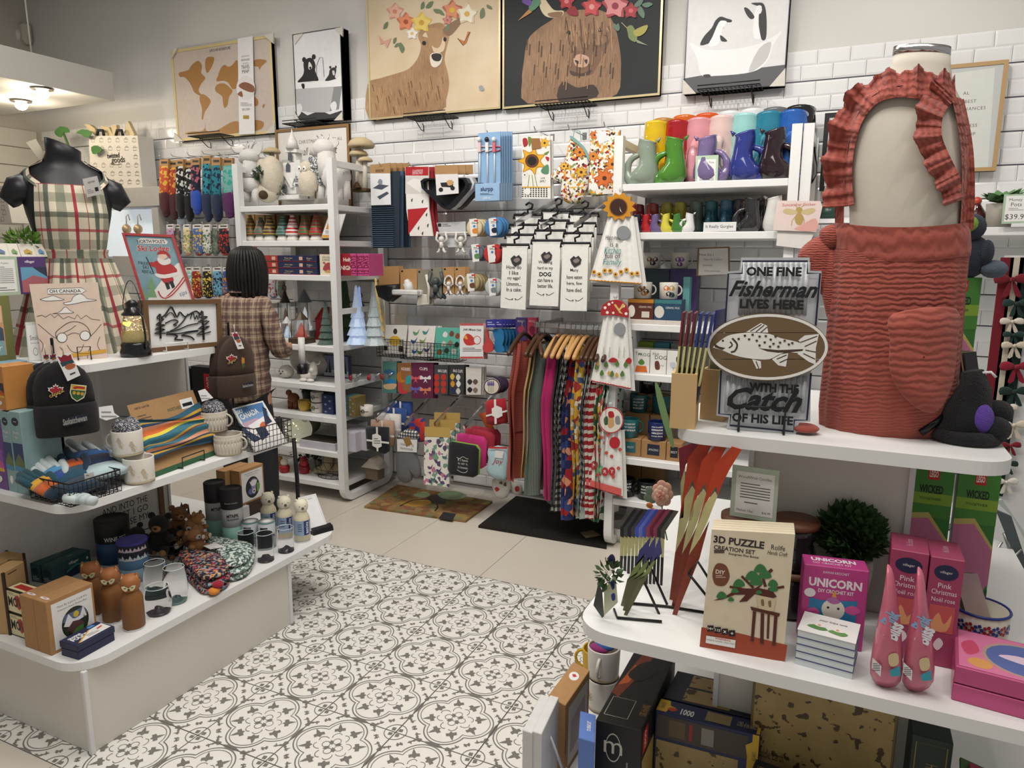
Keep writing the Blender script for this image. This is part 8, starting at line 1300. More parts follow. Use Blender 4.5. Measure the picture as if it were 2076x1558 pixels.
ov=[(B3(748,728)[0]+24*cos(i*PI/12),B3(748,728)[1]+26*sin(i*PI/12))for i in rg(24)];q_=lambda x,y:B3(x,y)
pull_towel('white holiday towel with dog badge top and MERRY ornaments',.565,[(1216,868),(1259,872),(1263,1008),(1186,982)],[('o','B5242E',*q_(768,860),11,12)]+[('p','C8504A',[(q_(x,y)[0]+4*cos(a*PI/3),q_(x,y)[1]+4*sin(a*PI/3))for a in rg(6)])for x,y in((690,830),(730,815),(720,920),(680,900),(800,900),(750,940),(640,1010),(670,1050),(790,1010),(760,1060))]+[('o',c,*q_(x,y),7,9)for x,y,c in((650,992,'B5303A'),(683,1018,'6AA87A'),(712,1030,'B5303A'),(752,1028,'B5303A'))]+[('t','F0F0EC',w_,*q_(x,y),7)for w_,x,y in(('M',650,992),('E',683,1018),('R',712,1030),('Y',752,1028))]+[('p','D9605A',[q_(*p)for p in pts('598,1070 808,1130 805,1170 592,1105')])],('badge_top',ov,cl('E6E0D4'),[('l','B5303A',ov+[ov[0]],.006),('b','2E5A3A',[q_(*p)for p in pts('705,720 725,705 730,750 710,755')]),('b','C9A06A',[q_(*p)for p in pts('735,690 755,690 765,760 730,770')]),('b','A8242E',[q_(*p)for p in pts('732,680 758,678 765,710 735,712')]),('b','8A8A8A',[q_(*p)for p in pts('772,710 795,705 800,750 775,750')])]),'B5303A')
def jug(label,c,h,col,ang,rn=None,group='glazed fish jugs'):
 M=MT(c)@rotz(ang)@MX.Scale(h,4);t=Th('fish_jug',label,'jug',M=M,group=group);m=mt(col,.08,nz=.03,coat=.9);n=18;R=[]
 for z,a,d,ox in((0,.22,.19,.0),(.02,.26,.22,.0),(.12,.32,.26,.0),(.24,.31,.26,-.02),(.40,.22,.23,-.08),(.55,.19,.21,-.08),(.70,.20,.205,-.05),(.82,.20,.2,-.04),(.90,.19,.185,-.05)):R.append([(ox+a*cos(2*PI*i/n),d*sin(2*PI*i/n),z+(.05*cos(2*PI*i/n)*(z>.85)))for i in rg(n)])
 rim=[(x*1.07-.0,y*1.07,z+.03)for x,y,z in R[-1]];inn=[(x*.86-.01,y*.86,z-.0)for x,y,z in R[-1]];low=[(x*.6-.02,y*.6,z-.25)for x,y,z in R[-1]];b=B().loft(R+[rim,inn,low],m);t.p('body',b,loc=True)
 b=B().tube(smooth_loop([(.10,0,.05),(.30,0,.10),(.38,0,.25),(.37,0,.44),(.27,0,.58),(.12,0,.64)],3,False),[.15]*3+[.12]*3+[.085]*4+[.07]*4+[.06]*2,m,10);t.p('tail',b,loc=True)
 for s_ in(-1,1):b=B().ell((-.10,s_*.165,.76),(.035,.03,.035),m,8,6);t.p('eye',b,loc=True)
 b=B().tube([(-.26,0,.90),(-.34,0,.98)],[.05,.012],m,8);t.p('lip',b,loc=True);return t
def jl(q,x,z,y):v=U(q(x,500),Y=y);return V((v.x,y,z))
JZ=1.972
for x,top,c,a,lb in((510,395,'8E9C8C',PI,'grey-green fish jug at the left end of the front row'),(730,375,'4F8A2E',PI,'bright green fish jug in the front row'),(1030,368,'7A6A96',0,'lilac fish jug behind the price card'),(1335,325,'2E3A86',0,'royal blue fish jug in the front row'),(1575,305,'2A1A20',0,'dark plum fish jug at the right end of the front row')):
 c3=jl(B4,x,JZ,.67);jug(lb,c3,(zat(c3,B4(0,top)[1])-JZ)/1.0,c,a)
for x,top,c,lb in((595,255,'E0BC1E','yellow fish jug in the middle row'),(765,250,'A81A22','red fish jug in the middle row'),(940,230,'E09AA4','pink fish jug in the middle row'),(1120,212,'E6C6C0','pale pink fish jug in the middle row'),(1305,195,'9AD0CC','aqua fish jug in the middle row'),(1500,178,'2A7F9A','teal fish jug in the middle row'),(1690,165,'2A5FB0','bright blue fish jug in the middle row')):
 c3=jl(B4,x,JZ,.85);jug(lb,c3,zat(c3,B4(0,top)[1])-JZ,c,-PI/2)
for x,top,c,lb in((655,235,'B5803A','ochre fish jug in the back row'),(825,210,'D96A1E','orange fish jug in the back row'),(1005,195,'D9561A','deep orange fish jug in the back row'),(1185,178,'E2E4E6','white fish jug in the back row'),(1365,158,'E6E8EA','second white fish jug in the back row'),(1545,148,'6A6E72','grey fish jug in the back row'),(1740,130,'1A181A','black fish jug in the back row')):
 c3=jl(B4,x,JZ,1.02);jug(lb,c3,zat(c3,B4(0,top)[1])-JZ,c,-PI/2)
JZ=1.731
for x,top,c,lb in((475,1010,'1A1E3A','small navy fish jug'),(545,1010,'B51E26','small red fish jug'),(620,1010,'6A5A8A','small lilac fish jug'),(710,1005,'D9CC4A','small yellow fish jug'),(800,1005,'3F7A34','small green fish jug'),(888,998,'E6E6E4','small white fish jug')):
 c3=jl(B4,x,JZ,.66);jug(lb+' in the front row below',c3,zat(c3,B4(0,top)[1])-JZ,c,0 if x<850 else PI,group='small fish jugs')
for x,top,c,lb in((470,930,'7A1A22','dark red'),(585,922,'A83A2E','brick red'),(702,918,'B5A82E','olive yellow'),(812,912,'B5AC2A','mustard'),(945,902,'5F7064','sage'),(1068,902,'1F6470','deep teal'),(1195,895,'3A7296','slate blue'),(1300,890,'3A3446','plum grey'),(1480,885,'15161E','midnight')):
 c3=jl(B4,x,JZ,.88);jug('medium %s fish jug on the lower jug shelf'%lb,c3,zat(c3,B4(0,top)[1])-JZ,c,-PI/2,group='medium fish jugs')
for x,top,c,a in((1385,868,'2A2A2C',PI),(1600,858,'DAD8D4',0)):c3=jl(B4,x,JZ,.68);jug('large %s fish jug on the lower jug shelf'%('matte black' if a else 'white'),c3,zat(c3,B4(0,top)[1])-JZ,c,a,group='medium fish jugs')
hung('price_sign','fish jug price card in a clear stand','sign',.622,'920,545 1105,535 1095,755 915,762',6,mt('BFD6BC',.3),[('p','F0F0EC','938,575 1085,568 1078,752 932,758'),('t','5A5A58','Gurgle Pots',1012,600,22,dc(w=115)),('x','8A8A88',950,690,1065,635,5),('x','6A6A68',950,745,1068,705,3)],None,B4);hung('shelf_sign','white shelf card reading It Really Gurgles','sign',.622,'985,1082 1250,1078 1245,1152 980,1158',6,pp('E6E6E4'),[('t','4A4A4A','It Really Gurgles',1110,1118,32,dc(w=220))],None,B4)
hung('coffee_sign','small wood-framed typewriter coffee sign','sign',.80,'608,58 775,52 778,200 600,208',10,wood('sign_frame','6A5238','8A6E4E',9),[('p','D8D6D0','618,66 768,60 770,198 612,204')]+[('t','4A4642',w_,x,y,13,dc(w=ww))for w_,x,y,ww in(('How Do I',655,95,75),('Take My Coffee?',688,122,140),('Seriously.',662,152,90),('Very seriously.',686,182,140))],None,B5)
MZ=1.265;d5=lambda x,z,y:V((U(B5(x,300),Y=y).x,y,z))
def bmug(label,x,z,y,h,r,col,ang,wr=(),inner=None,tp=.97,tc='EDEDEA',fs=.02):
 c=d5(x,z,y);b=B();M=B();va_=atan2(CP.y-c.y,CP.x-c.x)
 for i,w_ in en(wr):
  vs,fs_,tw,th=text_geo(w_,.02,0,1.);k=h*.1/th;kx=min(k*1.3,r*1.25/tw);zz=h*(.78-.17*i);M.add([((r*1.01)*cos(va_+xx*kx/r),(r*1.01)*sin(va_+xx*kx/r),zz+yy*k)for xx,yy in vs],fs_,pp(tc))
 return place_mug('mug',label,c,h,r,mt(col,.25),ang,'mugs on the right unit',M if wr else None,inner=inner,taper=tp)
hb=.085
def cbox(label,x0,x1,z,y,h,col,it=(),d=.1):bx=Bx(V((U(B5(x0,400),Y=y).x,y,z)),V((U(B5(x1,400),Y=y).x,y,z)),d,h);return product('mug_box',label,'box',bx,col,[('front',it)]if it else(),'mug boxes')
for i,(x0,x1)in en(((245,345),(345,445),(445,535))):cbox('flat white coaster tile pack, %s along the shelf'%ORD[i],x0,x1,MZ,.63,.022,'D8CFC6',d=.12)
Z2=MZ+.022;cbox('brown bear mug gift box',240,375,Z2,.64,.105,'5A2E26',[('r','C98A2E',0,.82,1,1),('t','E6D8C4','CERAMIC MUG',.68,.62,.1,dc(w=.5)),('o','EDE6DA',.15,.4,.14,.3),('r','D8CFC0',.55,.1,.85,.4)]);cbox('teal wildlife mug gift box',378,522,Z2,.64,.105,'2A4A66',[('r','3F7A7E',0,.82,1,1),('t','E6E8E4','CERAMIC MUG',.68,.62,.1,dc(w=.5)),('o','D8D4CA',.2,.4,.18,.3)]);cbox('dark mug gift box at the back',310,450,MZ,.84,.28,'2E3A42');cbox('purple mug gift box at the back',452,595,MZ,.86,.28,'4A3A6A');cbox('tall aqua bottle box',525,560,MZ,.8,.24,'6AA8A8')
Z3=Z2+.106;spt=lambda c,*P:[('b',c,[(x,y),(x+.02,y+.015),(x+.035,y),(x+.015,y-.012)])for x,y in P]
def motif_mug(label,x,z,y,ang,cols):
 c=d5(x,z,y);M=B();va_=atan2(CP.y-c.y,CP.x-c.x)
 for i,(cc,a,zz)in en(cols):cyl_print(M,.046,.048,hb,va_+a,['0,%g .012,%g .02,%g .01,%g -.01,%g -.014,%g'%(zz+.012,zz+.008,zz-.004,zz-.014,zz-.012,zz+.002)],pp(cc))
 place_mug('mug',label,c,hb,.048,mt('E6E0D4',.3),ang,'mugs on the right unit',M,taper=.95)
motif_mug('white mug with a brown bear wreath',320,Z3,.70,.5,[('8A5A1E',-.35,.05),('A86A2E',.1,.03),('3A2618',.35,.04),('8A5A1E',-.1,.06)]);motif_mug('white mug with wildlife scene',455,Z3,.70,.5,[('D9702E',-.3,.06),('2E2622',0,.03),('1E3A4A',.35,.025),('C99A5A',.3,.06)]);motif_mug('white mug with a leaping fox',360,MZ+.282,.90,.5,[('8A4A1E',-.3,.05),('2A2A2A',.1,.03),('4A3A2E',.4,.05)]);motif_mug('white mug with purple hearts',505,MZ+.282,.92,.5,[('6A4A9A',-.2,.05),('8A5AA8',.2,.05),('6A3A7A',0,.025)])
cbox('cup carton reading Tea Frog with a green frog',280,365,1.002,.66,.125,'ECEAE4',[('t','3A3A3A','Tea',.3,.82,.12),('t','2E6A3A','FROG',.65,.78,.14),('b','5A8A3A','.3,.45 .5,.6 .7,.45 .6,.35 .4,.35'),('p','D9702E','.1,.03 .9,.03 .8,.3 .2,.3')]);cbox('cup carton reading Hot Dog with a brown dog',368,455,1.002,.66,.125,'ECEAE4',[('t','3A3A3A','Hot',.35,.85,.12),('t','2A2A2A','DOG',.65,.7,.16),('b','6A3A26','.3,.5 .5,.55 .6,.4 .6,.2 .35,.2'),('t','7A7A7A','scoop',.7,.35,.06)]);cbox('cup carton reading Purr Tea with a grey cat',458,540,1.002,.66,.125,'ECEAE4',[('b','3A3E44','.6,.75 .75,.8 .75,.55 .62,.55'),('b','C9CCD0','.2,.5 .5,.55 .6,.35 .3,.3'),('t','4A4A4A','TEA',.6,.25,.12)])
for i,(x0,c)in en(((300,'8AA82E'),(385,'3F8A9A'),(475,'8A8E92'))):cbox('%s cup carton standing behind'%('lime green','teal','grey')[i],x0,x0+82,1.002,.78,.15,c)
BZ=.538;DKB='22304E'
for x0,x1,lb,c in((225,335,'kraft mug carton with teal window','2F6A6E'),(338,472,'kraft mug carton with navy window','1E2438'),(476,560,'kraft mug carton at the shelf end','1E1E22')):cbox(lb,x0,x1,BZ,.66,.10,'A87F52',[('r',c,.25,.2,.75,.8),('t','D8D8D4','AMAZING' if x0==338 else 'BEST',.5,.5,.12,dc(w=.4))])
for x0,x1 in((245,375),(380,500)):cbox('kraft mug carton %s in the back row'%('left' if x0<300 else 'right'),x0,x1,BZ,.84,.20,'A07A50')
bmug('teal mug reading you know what',275,BZ+.101,.70,.10,.05,'2A6A70',.5,('YOU KNOW WHAT','THAT SOUNDS LIKE','NOT MY PROBLEM'));bmug('navy mug reading once in a while someone amazing',425,BZ+.101,.70,.10,.05,'1E2C5E',.5,('once in awhile','someone','AMAZING','comes along'));bmug('teal mug reading coffee makes me feel less murdery',318,BZ+.201,.90,.10,.05,'2A6A70',.5,('COFFEE','MAKES ME','FEEL LESS','MURDERY'));bmug('teal mug partly hidden by a leaf',440,BZ+.201,.92,.10,.05,'2A6A70',.5);bmug('black mug reading what on the back row',365,BZ+.30,.98,.10,.05,'1A1A1C',.5,('SAY','WHAT'))
for x in(365,450):cbox('kraft mug carton stacked at the back, %s'%('left' if x<400 else 'right'),x-55,x+40,BZ+.2,.93,.098,'A07A50')
bmug('black mug reading you are my favourite wife',265,.30,.70,.10,.05,'17171A',.3,('YOU ARE MY','FAVOURITE','WIFE...'));bmug('black mug reading you are my favourite husband',380,.30,.70,.10,.05,'17171A',PI+.3,('YOU ARE MY','FAVOURITE','HUSBAND'));cbox('kraft carton behind the black mugs',235,340,.30,.85,.16,'8A683F');cbox('second kraft carton behind the black mugs',345,470,.30,.85,.16,'8A683F')
c=d5(250,.066,.78);b=B().lathe([(.05,0),(.075,.05),(.08,.09),(.076,.09),(.07,.05),(.02,.01)],mt('DAD6CE',.3),20,MT(c));b.v=[v-V((0,0,.066))for v in b.v];solo('bowl','plain white bowl on the floor under the shelf unit','bowl',b)
YR=.70;RU=(1.99,3.3);k=Sk(B7,.66);zs=k.p(1280,1250).z;shelf_unit('shelf_unit','white shelf unit at the right behind the ruffled apron',1.95,3.3,.62,1.125,2.21,(zs,.9,.45,.15))
k=Sk(B7,.74);c=V((k.p(1240,1240).x,.78,zs))
for x,y,r,col,lb in((1235,820,60,'A8242A','red ceramic money pot with stopper'),(1215,960,60,'2A3FA0','cobalt blue money pot behind'),(1190,1130,80,'4A1A18','round maroon money pot')):
 p=k.p(x,y);kk=k.k(x,y);t=Th('money_pot',lb,'pot',p);zb=zs if x==1190 else p.z-.12;b=B();rr=r*kk;b.lathe([(rr*.5,0),(rr,rr*.8),(rr*1.0,rr*1.2),(rr*.4,rr*2.1),(rr*.35,rr*2.3)],mt(col,.15,coat=.8),20,MT((p.x,.78+(0 if x==1190 else .16),zs)));t.p('body',b);b=B().ell((p.x,.78+(0 if x==1190 else .16),zs+rr*2.5),rr*.4,mt('C8503A',.3));t.p('stopper',b)
t=Th('potted_plant','variegated green leafy plant in a stone pot by the money pots sign','plant',V((k.p(1310,1240).x,.70,zs)));p=V((k.p(1310,1240).x,.70,zs));b=B().lathe([(.045,0),(.055,.10),(.05,.10)],mt('A8A296',.9,nz=.1),16,MT(p));t.p('pot',b)
rn=random.Random(4)
for i in rg(22):
 a=i*2.4;d=V((cos(a),sin(a),.25+.5*rn.random())).normalized();q0=p+V((0,0,.10));l=.11*rn.uniform(.7,1.1);sd=d.cross(UPV).normalized()*.035;b=B().add([q0,q0+d*l*.5+sd,q0+d*l,q0+d*l*.5-sd,q0+d*l*.5+UPV*.012],[(0,1,4),(1,2,4),(2,3,4),(3,0,4)],mt('5F8F56' if i%2 else '7FA878',.45,nz=.2,ns=70),True);t.p('leaf',b)
hung('price_sign','Money Pots price card with green border','sign',.60,'1358,1042 1500,1038 1500,1222 1340,1228',8,mt('B4CCB0',.3),[('p','F2F2EE','1372,1052 1500,1048 1500,1210 1355,1215'),('t','4A4A48','Money',1432,1078,24,dc(w=95)),('t','4A4A48','Pots',1435,1105,24),('t','3A3A38','$39.99',1435,1185,38,dc(w=125)),('x','9A9A98',1385,1145,1480,1125,2)],None,B7)
c=V((k.p(245,1200).x,.9,1.70));t=Th('oil_lamp','dark green table lamp with a glowing filament bulb','lamp',V((c.x,.60,0)));p=U(B7(240,1200),Y=.80);b=B().lathe([(.05,0),(.052,.05),(.03,.06)],mt('2E4A40',.3),18,MT(p-V((0,0,.0))));b.box((p.x-.15,.72,p.z-.02),(p.x+.15,.9,p.z),WHITE);t.p('base',b);b=B().lathe([(.022,.06),(.022,.075)],mt('B5903A',.3,.8),16,MT(p));t.p('collar',b);b=B().lathe([(.018,.075),(.03,.105),(.022,.15),(.018,.17)],mt('F6EEDD',.03,trans=.9,nz=0,alpha=.4),16,MT(p),cap=0);t.p('chimney',b);b=B().ell(p+V((0,0,.11)),(.007,.007,.02),mt('FF9A3A',.3,em=14,nz=0));t.p('filament',b)
p=U(B7(150,1090),Y=.58);t=Th('sticker_pack','pink bee suncatcher sticker packs hanging on the post','sticker pack',p);k=Sk(B4,.575);b=B();k.c(b,'1580,905 1930,910 1945,955 1920,1070 1895,1160 1545,1145',4,pp('E6D2CC'));t.p('front_pack',b);b=B();k.c(b,'1580,1150 1880,1160 1820,1300 1570,1270',4,pp('E2DCD8'),0,.01);t.p('lower_pack',b);b=B();gd='B59A5A';k.pr(b,[('t','C8504A','Suncatcher Sticker',1755,938,24,dc(w=280)),('o',gd,1757,985,28,28),('o',gd,1757,1055,35,50)]+[('b','CDB98A',q)for q in('1730,985 1650,970 1625,1000 1680,1020 1740,1010','1785,985 1860,965 1890,985 1840,1020 1780,1010')]+[('l',gd,q,.003)for q in('1730,1030 1700,1070 1695,1110','1785,1030 1800,1070 1790,1110','1740,960 1720,935','1775,960 1800,935')]+[('b','E0A89E','1720,1140 1780,1100 1890,1050 1895,1150')]);t.p('printed_bee',b)
# == right table, top tier
idq=lambda x,y:(x,y)
mc=V((2.29,-1.25,ZT));nn=CP-mc;nn.z=0;nn.normalize();ux=V((-nn.y,nn.x,0));MF=FP(Fr(mc,ux,UPV),idq)
def rows_loft(rows,dk,n=40,fold=0,nf=14,sh=0):
 R=[]
 for j,(y,xl,xr)in en(rows):
  a,c=MF.P(xl,y),MF.P(xr,y);m_=(a+c)/2;h=(c-a)/2;hw=h.length;L=[]
  for i in rg(n):
   an=2*PI*i/n;f=1+fold*sin(an*nf+j*.35+sin(an*3))*min(1,j/2);L.append(m_+h*cos(an)*f+nn*(-hw*dk*sin(an)*f))
  R.append(L)
 return R
t=Th('dress_form','cream dress form with a chrome neck rim wearing the ruffled apron','mannequin',mc);crm=mt('DDD5C6',.7,nz=.03,ns=40);b=B()
TR_=[(900,1690,1880),(860,1672,1905),(700,1690,1945),(560,1705,1952),(480,1722,1945),(430,1722,1950),(350,1715,1962),(260,1722,1962),(205,1745,1950),(170,1785,1932),(135,1806,1928),(104,1813,1927)]
b.loft(rows_loft(TR_,.62),crm);t.p('torso',b);b=B().loft(rows_loft([(112,1809,1928),(96,1811,1929),(95,1822,1918)],.62),CHROME);t.p('neck_rim',b)
ter=NT('terracotta_gauze');v_=ter.st();no=ter.new('TexWave');no.wave_type='BANDS';no.bands_direction='Y';no.inputs['Scale'].default_value=20;no.inputs['Distortion'].default_value=5;no.inputs['Detail'].default_value=3;no.inputs['Detail Scale'].default_value=1.5;ter.link(v_,no.inputs['Vector'])
ter.link(ter.mix(no.outputs['Fac'],lin('9C4A3E'),lin('AD594B')),ter.b.inputs['Base Color']);ter.b.inputs['Roughness'].default_value=.95;ter.b.inputs['Sheen Weight'].default_value=.2;ter.bump(no.outputs['Fac'],.45,.005);TM=ter.m
ta=Th('ruffled_apron','terracotta gauze apron with ruffled straps and a patch pocket','apron',mc)
SKR=[(505,1690,1968),(530,1686,1964),(600,1682,1956),(680,1675,1950),(760,1667,1942),(820,1661,1934),(862,1662,1922),(888,1680,1908),(901,1720,1880)]
R=rows_loft(SKR,.66,90,.022,17);b=B().loft(R,TM,True,False,None,[(i/90*1.2,j*.11,0)for j in rg(len(SKR))for i in rg(90)]);ta.p('skirt',b)
R=rows_loft([(452,1692,1962),(470,1690,1968),(500,1692,1970),(518,1694,1968)],.68,60);dip=lambda L:[p-UPV*.03*max(0,(p-mc).dot(nn)/.12)**2*.8 for p in L];b=B().loft([dip(L)for L in R],TM,True,False,None,[(i/60,j*.012,0)for j in rg(4)for i in rg(60)]);ta.p('waistband',b)
def surf(x,y,off=.0):
 for i in rg(len(TR_)-1):
  (y0,a0,c0),(y1,a1,c1)=TR_[i],TR_[i+1]
  if y1<=y<=y0:
   f=(y0-y)/(y0-y1);a,c=a0+(a1-a0)*f,c0+(c1-c0)*f;h=(c-a)/2;u=max(-1,min(1,(x-(a+c)/2)/h));d=sqrt(max(0,1-u*u))*h*.62*MF.Hat(x,y);return MF.P(x,y)+nn*(d+off)
 return MF.P(x,y)+nn*(.02+off)
def ruffle(nm,path,w0,w1,amp,fr,off=.012,n=110,side=1):
 P=smooth_loop(pts(path),12,False);N=len(P);b=B();q=[]
 for i,(x,y)in en(P):
  x0,y0=P[max(i-1,0)];x1,y1=P[min(i+1,N-1)];dx,dy=x1-x0,y1-y0;l=hypot(dx,dy)or 1;q.append((x,y,-dy/l*side,dx/l*side))
 def g(u,v):
  i=min(N-1,int(u*(N-1)));x,y,nx,ny=q[i];w_=w0+(w1-w0)*v;wob=sin(u*fr)+.5*sin(u*fr*2.3+1);return surf(x+nx*w_*(1+.08*wob*v),y+ny*w_*(1+.08*wob*v),off+amp*wob*v*v+.008*v)
 b.grid(g,n,7,TM,st=lambda u,v:(u*.9,v*.06,0));b.grid(lambda u,v:g(u,v)-nn*.004,n,7,TM,st=lambda u,v:(u*.9,v*.06,0));ta.p(nm,b)
ruffle('strap','1702,456 1703,400 1706,340 1716,280 1738,225 1780,188 1840,176 1895,186 1930,215',-9,9,.0,1,.006,90)
ruffle('strap','1938,205 1950,260 1958,320 1960,400 1957,465',-16,12,.0,1,.006,60)
ruffle('ruffle','1712,420 1708,360 1714,300 1732,245 1765,205 1810,190 1860,192 1910,196 1935,196',22,-38,.02,44,.012,150,1);ruffle('ruffle','1930,205 1905,240 1900,285 1918,330 1940,370 1955,405',-6,46,.016,34,.012,110,1)
b=B();pk=[(1812,628),(1934,622),(1936,700),(1926,770),(1898,815),(1865,812),(1828,780),(1806,735),(1806,680)]
pcx,pcy=1870,710;R=[]
for f in(1.,.97,.6,.02):R.append([MF.P(pcx+(x-pcx)*f,pcy+(y-pcy)*f)+nn*(.135*sqrt(max(0,1-((pcx+(x-pcx)*f-1808)/148)**2))*.95+(.012 if f<1 else .0))for x,y in smooth_loop(pk,4)])
b.loft(R,TM,True,False,None,[(p.dot(ux),p.z,0)for L in R for p in L]);ta.p('pocket',b)
for nm,q in(('knot','1662,470 1690,455 1712,470 1705,500 1672,505'),('bow_loop','1668,480 1690,500 1690,560 1670,600 1640,560 1618,520 1640,490'),('tie_end','1680,490 1708,520 1712,600 1700,690 1676,640 1664,560')):
 b=B();w_=[MF.P(*p)for p in smooth_loop(pts(q),4)];c=sum(w_,V())/len(w_);R=[[c+(p-c)*f+nn*d for p in w_]for f,d in((.3,.03),(.75,.026),(1.,.008),(1.,-.008),(.7,-.02),(.2,-.022))];b.loft(R,TM,True,True,None,[(p.dot(ux)*3,p.z*3,0)for L in R for p in L]);ta.p(nm,b)
b=B();p=U((1632,868),Z=ZT+.012);b.ell(p,(.03,.03,.010),TM);ta.p('tie_tail',b)
A,Bq,C_,D_,n=panel(B6(330,1385),B6(825,1420),B6(435,150),B6(925,150),ZT,9);SF=FP(Fr(A,(Bq-A),(D_-A)),B6);SF.n=n;SF.ux=(Bq-A).normalized();SF.uy=n.cross(SF.ux)
t=Th('fisherman_sign','galvanised tin sign with a white trout on an oval plank, fisherman verse','sign',(A+Bq)/2);gal=mt('C4C7CA',.4,.15,nz=.14,ns=14)
OUT='435,150 925,150 930,245 1012,248 985,640 935,975 930,1330 850,1335 825,1420 330,1380 345,1298 255,1285 280,960 325,640 335,250 420,245'
b=B();slab(b,[SF.P(*p)for p in pts(OUT)],n,.004,gal);t.p('tin_plate',b);b=B()
for i in rg(13):
 x=455+38*i;b=B().tube([SF.P(x,185)-n*.003,SF.P(x-26,560)-n*.003],.0065,gal,8);t.p('rib',b)
for i in rg(14):x=345+42*i;b=B().tube([SF.P(x,1000)-n*.003,SF.P(x-16,1255)-n*.003],.0065,gal,8);t.p('rib',b)
b=B();nv='1B1B33';kk='17171A';F=FP(SF,B6);F.o=A+n*.006;F.k=0
pr(b,F,[('l',nv,'320,620 342,268 440,265 445,178 910,178 908,265 1000,265 968,640',.004),('l',nv,'290,960 275,1272 360,1280 352,1355 810,1400 815,1318 905,1318 935,980',.004),('t',kk,'ONE FINE',668,252,68,dc(w=375,bold=.045)),('t',kk,'Fisherman',660,378,118,dc(w=600,shear=.45,bold=.03)),('t',kk,'LIVES HERE',650,487,70,dc(w=500,bold=.045)),('t',kk,'WITH THE',668,1088,66,dc(w=335,bold=.045)),('t',kk,'Catch',600,1172,165,dc(w=560,shear=.45,bold=.035)),('t',kk,'OF HIS LIFE',585,1310,66,dc(w=415,bold=.04))],l0=.002);t.p('lettering',b)
ov=lambda kx,ky:[(622+440*kx*cos(a*PI/24),793+243*ky*sin(a*PI/24))for a in rg(48)];b=B();wdm=wood('sign_oak','5A4630','79613F',10,0,.6);F.o=A+n*.018
for y0,y1 in((540,688),(692,878),(882,1040)):
 P=[p for p in ov(1,1)];q=[]
 for x,y in P:
  yy=min(max(y,y0),y1)
  if y0<=y<=y1:q.append((x,y))
 ye=[y0,y1];f=lambda y:sqrt(max(0,1-((y-793)/243)**2))*440
 if y0>551:q+=[(622-f(y0),y0),(622+f(y0),y0)]
 if y1<1035:q+=[(622-f(y1),y1),(622+f(y1),y1)]
 cy=(y0+y1)/2;q.sort(key=lambda p:atan2(p[1]-cy,p[0]-622));b=B();slab(b,[F.P(*p)for p in q],n,.012,wdm);t.p('plank',b)
b=B();F.k=0;wc='E9E6E0';br_='4A3626';pr(b,F,[('l',wc,ov(.965,.935)+ov(.965,.935)[:1],.006),('b',wc,'235,790 300,735 360,705 470,690 560,692 640,700 720,730 830,755 890,785 895,810 870,830 820,835 760,828 700,850 640,880 560,882 460,870 380,850 330,830 280,810 240,800'),('p',br_,'560,802 700,815 880,808 875,822 800,830 700,835 620,825'),('p',wc,'470,685 575,620 620,640 628,690'),('p',wc,'845,745 890,710 992,700 970,800 968,920 920,900 835,840 895,810'),('p',wc,'412,800 440,785 500,795 495,840 440,848'),('p',wc,'655,880 720,845 772,838 755,935 700,925'),('p',wc,'512,880 575,895 578,945 545,950'),('p',br_,'240,765 275,790 320,800 300,815 245,795'),('o',br_,303,748,8,8),('l',br_,'370,730 405,775 390,820 360,830',.004,1),('l',br_,'355,755 370,780 345,800',.003,1)]+[('l',br_,q,.002)for q in('500,680 580,630','540,685 600,635','575,688 620,650','860,760 980,715','890,790 975,750','895,815 970,830','880,840 965,880','690,880 760,850','710,905 765,880','540,895 560,945')]+[('p',br_,[(x-9,y-6),(x+8,y-8),(x+10,y+5),(x-5,y+8)])for x,y in((415,735),(460,712),(490,738),(515,705),(545,748),(565,718),(602,760),(610,715),(645,740),(680,718),(665,770),(712,762),(745,748),(775,775),(640,790),(565,782),(700,790),(800,765))]);t.p('trout_print',b)
b=B();easel(b,A,Bq,BLKW,.06,.003,.02,.17,.82);solo('plate_stand','black wire stand holding the fisherman sign','stand',b)
pine=wood('pine','C9A46E','E0C08C',7,2)
def pinebox(label,a,c,top,d):bx=bxp(a,c,top,d,ZT);t=Th('pine_box',label,'box',bx.a);e=.006;T=bx.T();w_,h=bx.w,bx.h;P=(('front',(0,0,0),(w_,e,h)),('back',(0,d-e,0),(w_,d,h)),('side',(0,e,0),(e,d-e,h)),('side',(w_-e,e,0),(w_,d-e,h)),('bottom',(e,e,0),(w_-e,d-e,e)));[t.p(nm+'_board',B().box(p,q,pine,T))for nm,p,q in P];return bx
b1=pinebox('pine card box standing at the shelf corner',(1357,868),(1408,872),757,.10);b2=pinebox('pine card box tucked behind the fisherman sign',(1418,850),(1466,856),748,.10)
def cards(bx,labels,cols,h,lean,f0=.1,f1=.9):
 N=len(cols)
 for i,c in en(cols):
  f=f0+(f1-f0)*i/max(1,N-1);a=bx.a+bx.ux*bx.w*f+bx.dn*.012+UPV*.01;up=(UPV+bx.ux*(lean*(.4+f))+bx.dn*.06).normalized();n_=bx.ux;t=Th('popup_card',labels%ORD2[i],'greeting card',a,group='folded pop-up cards');d=bx.d*.8
  for nm,z0,z1,cc in(('lower_fold',0,.35,c[2]),('middle_fold',.35,.7,c[1]),('upper_fold',.7,1,c[0])):b=B();v=[a+up*h*z0,a+bx.dn*d+up*h*z0,a+bx.dn*d+up*h*z1,a+up*h*z1];slab(b,v,n_,.0045,mt(cc,.4));t.p(nm,b)
ORD2=ORD+('seventh','eighth','ninth','tenth','eleventh','twelfth')
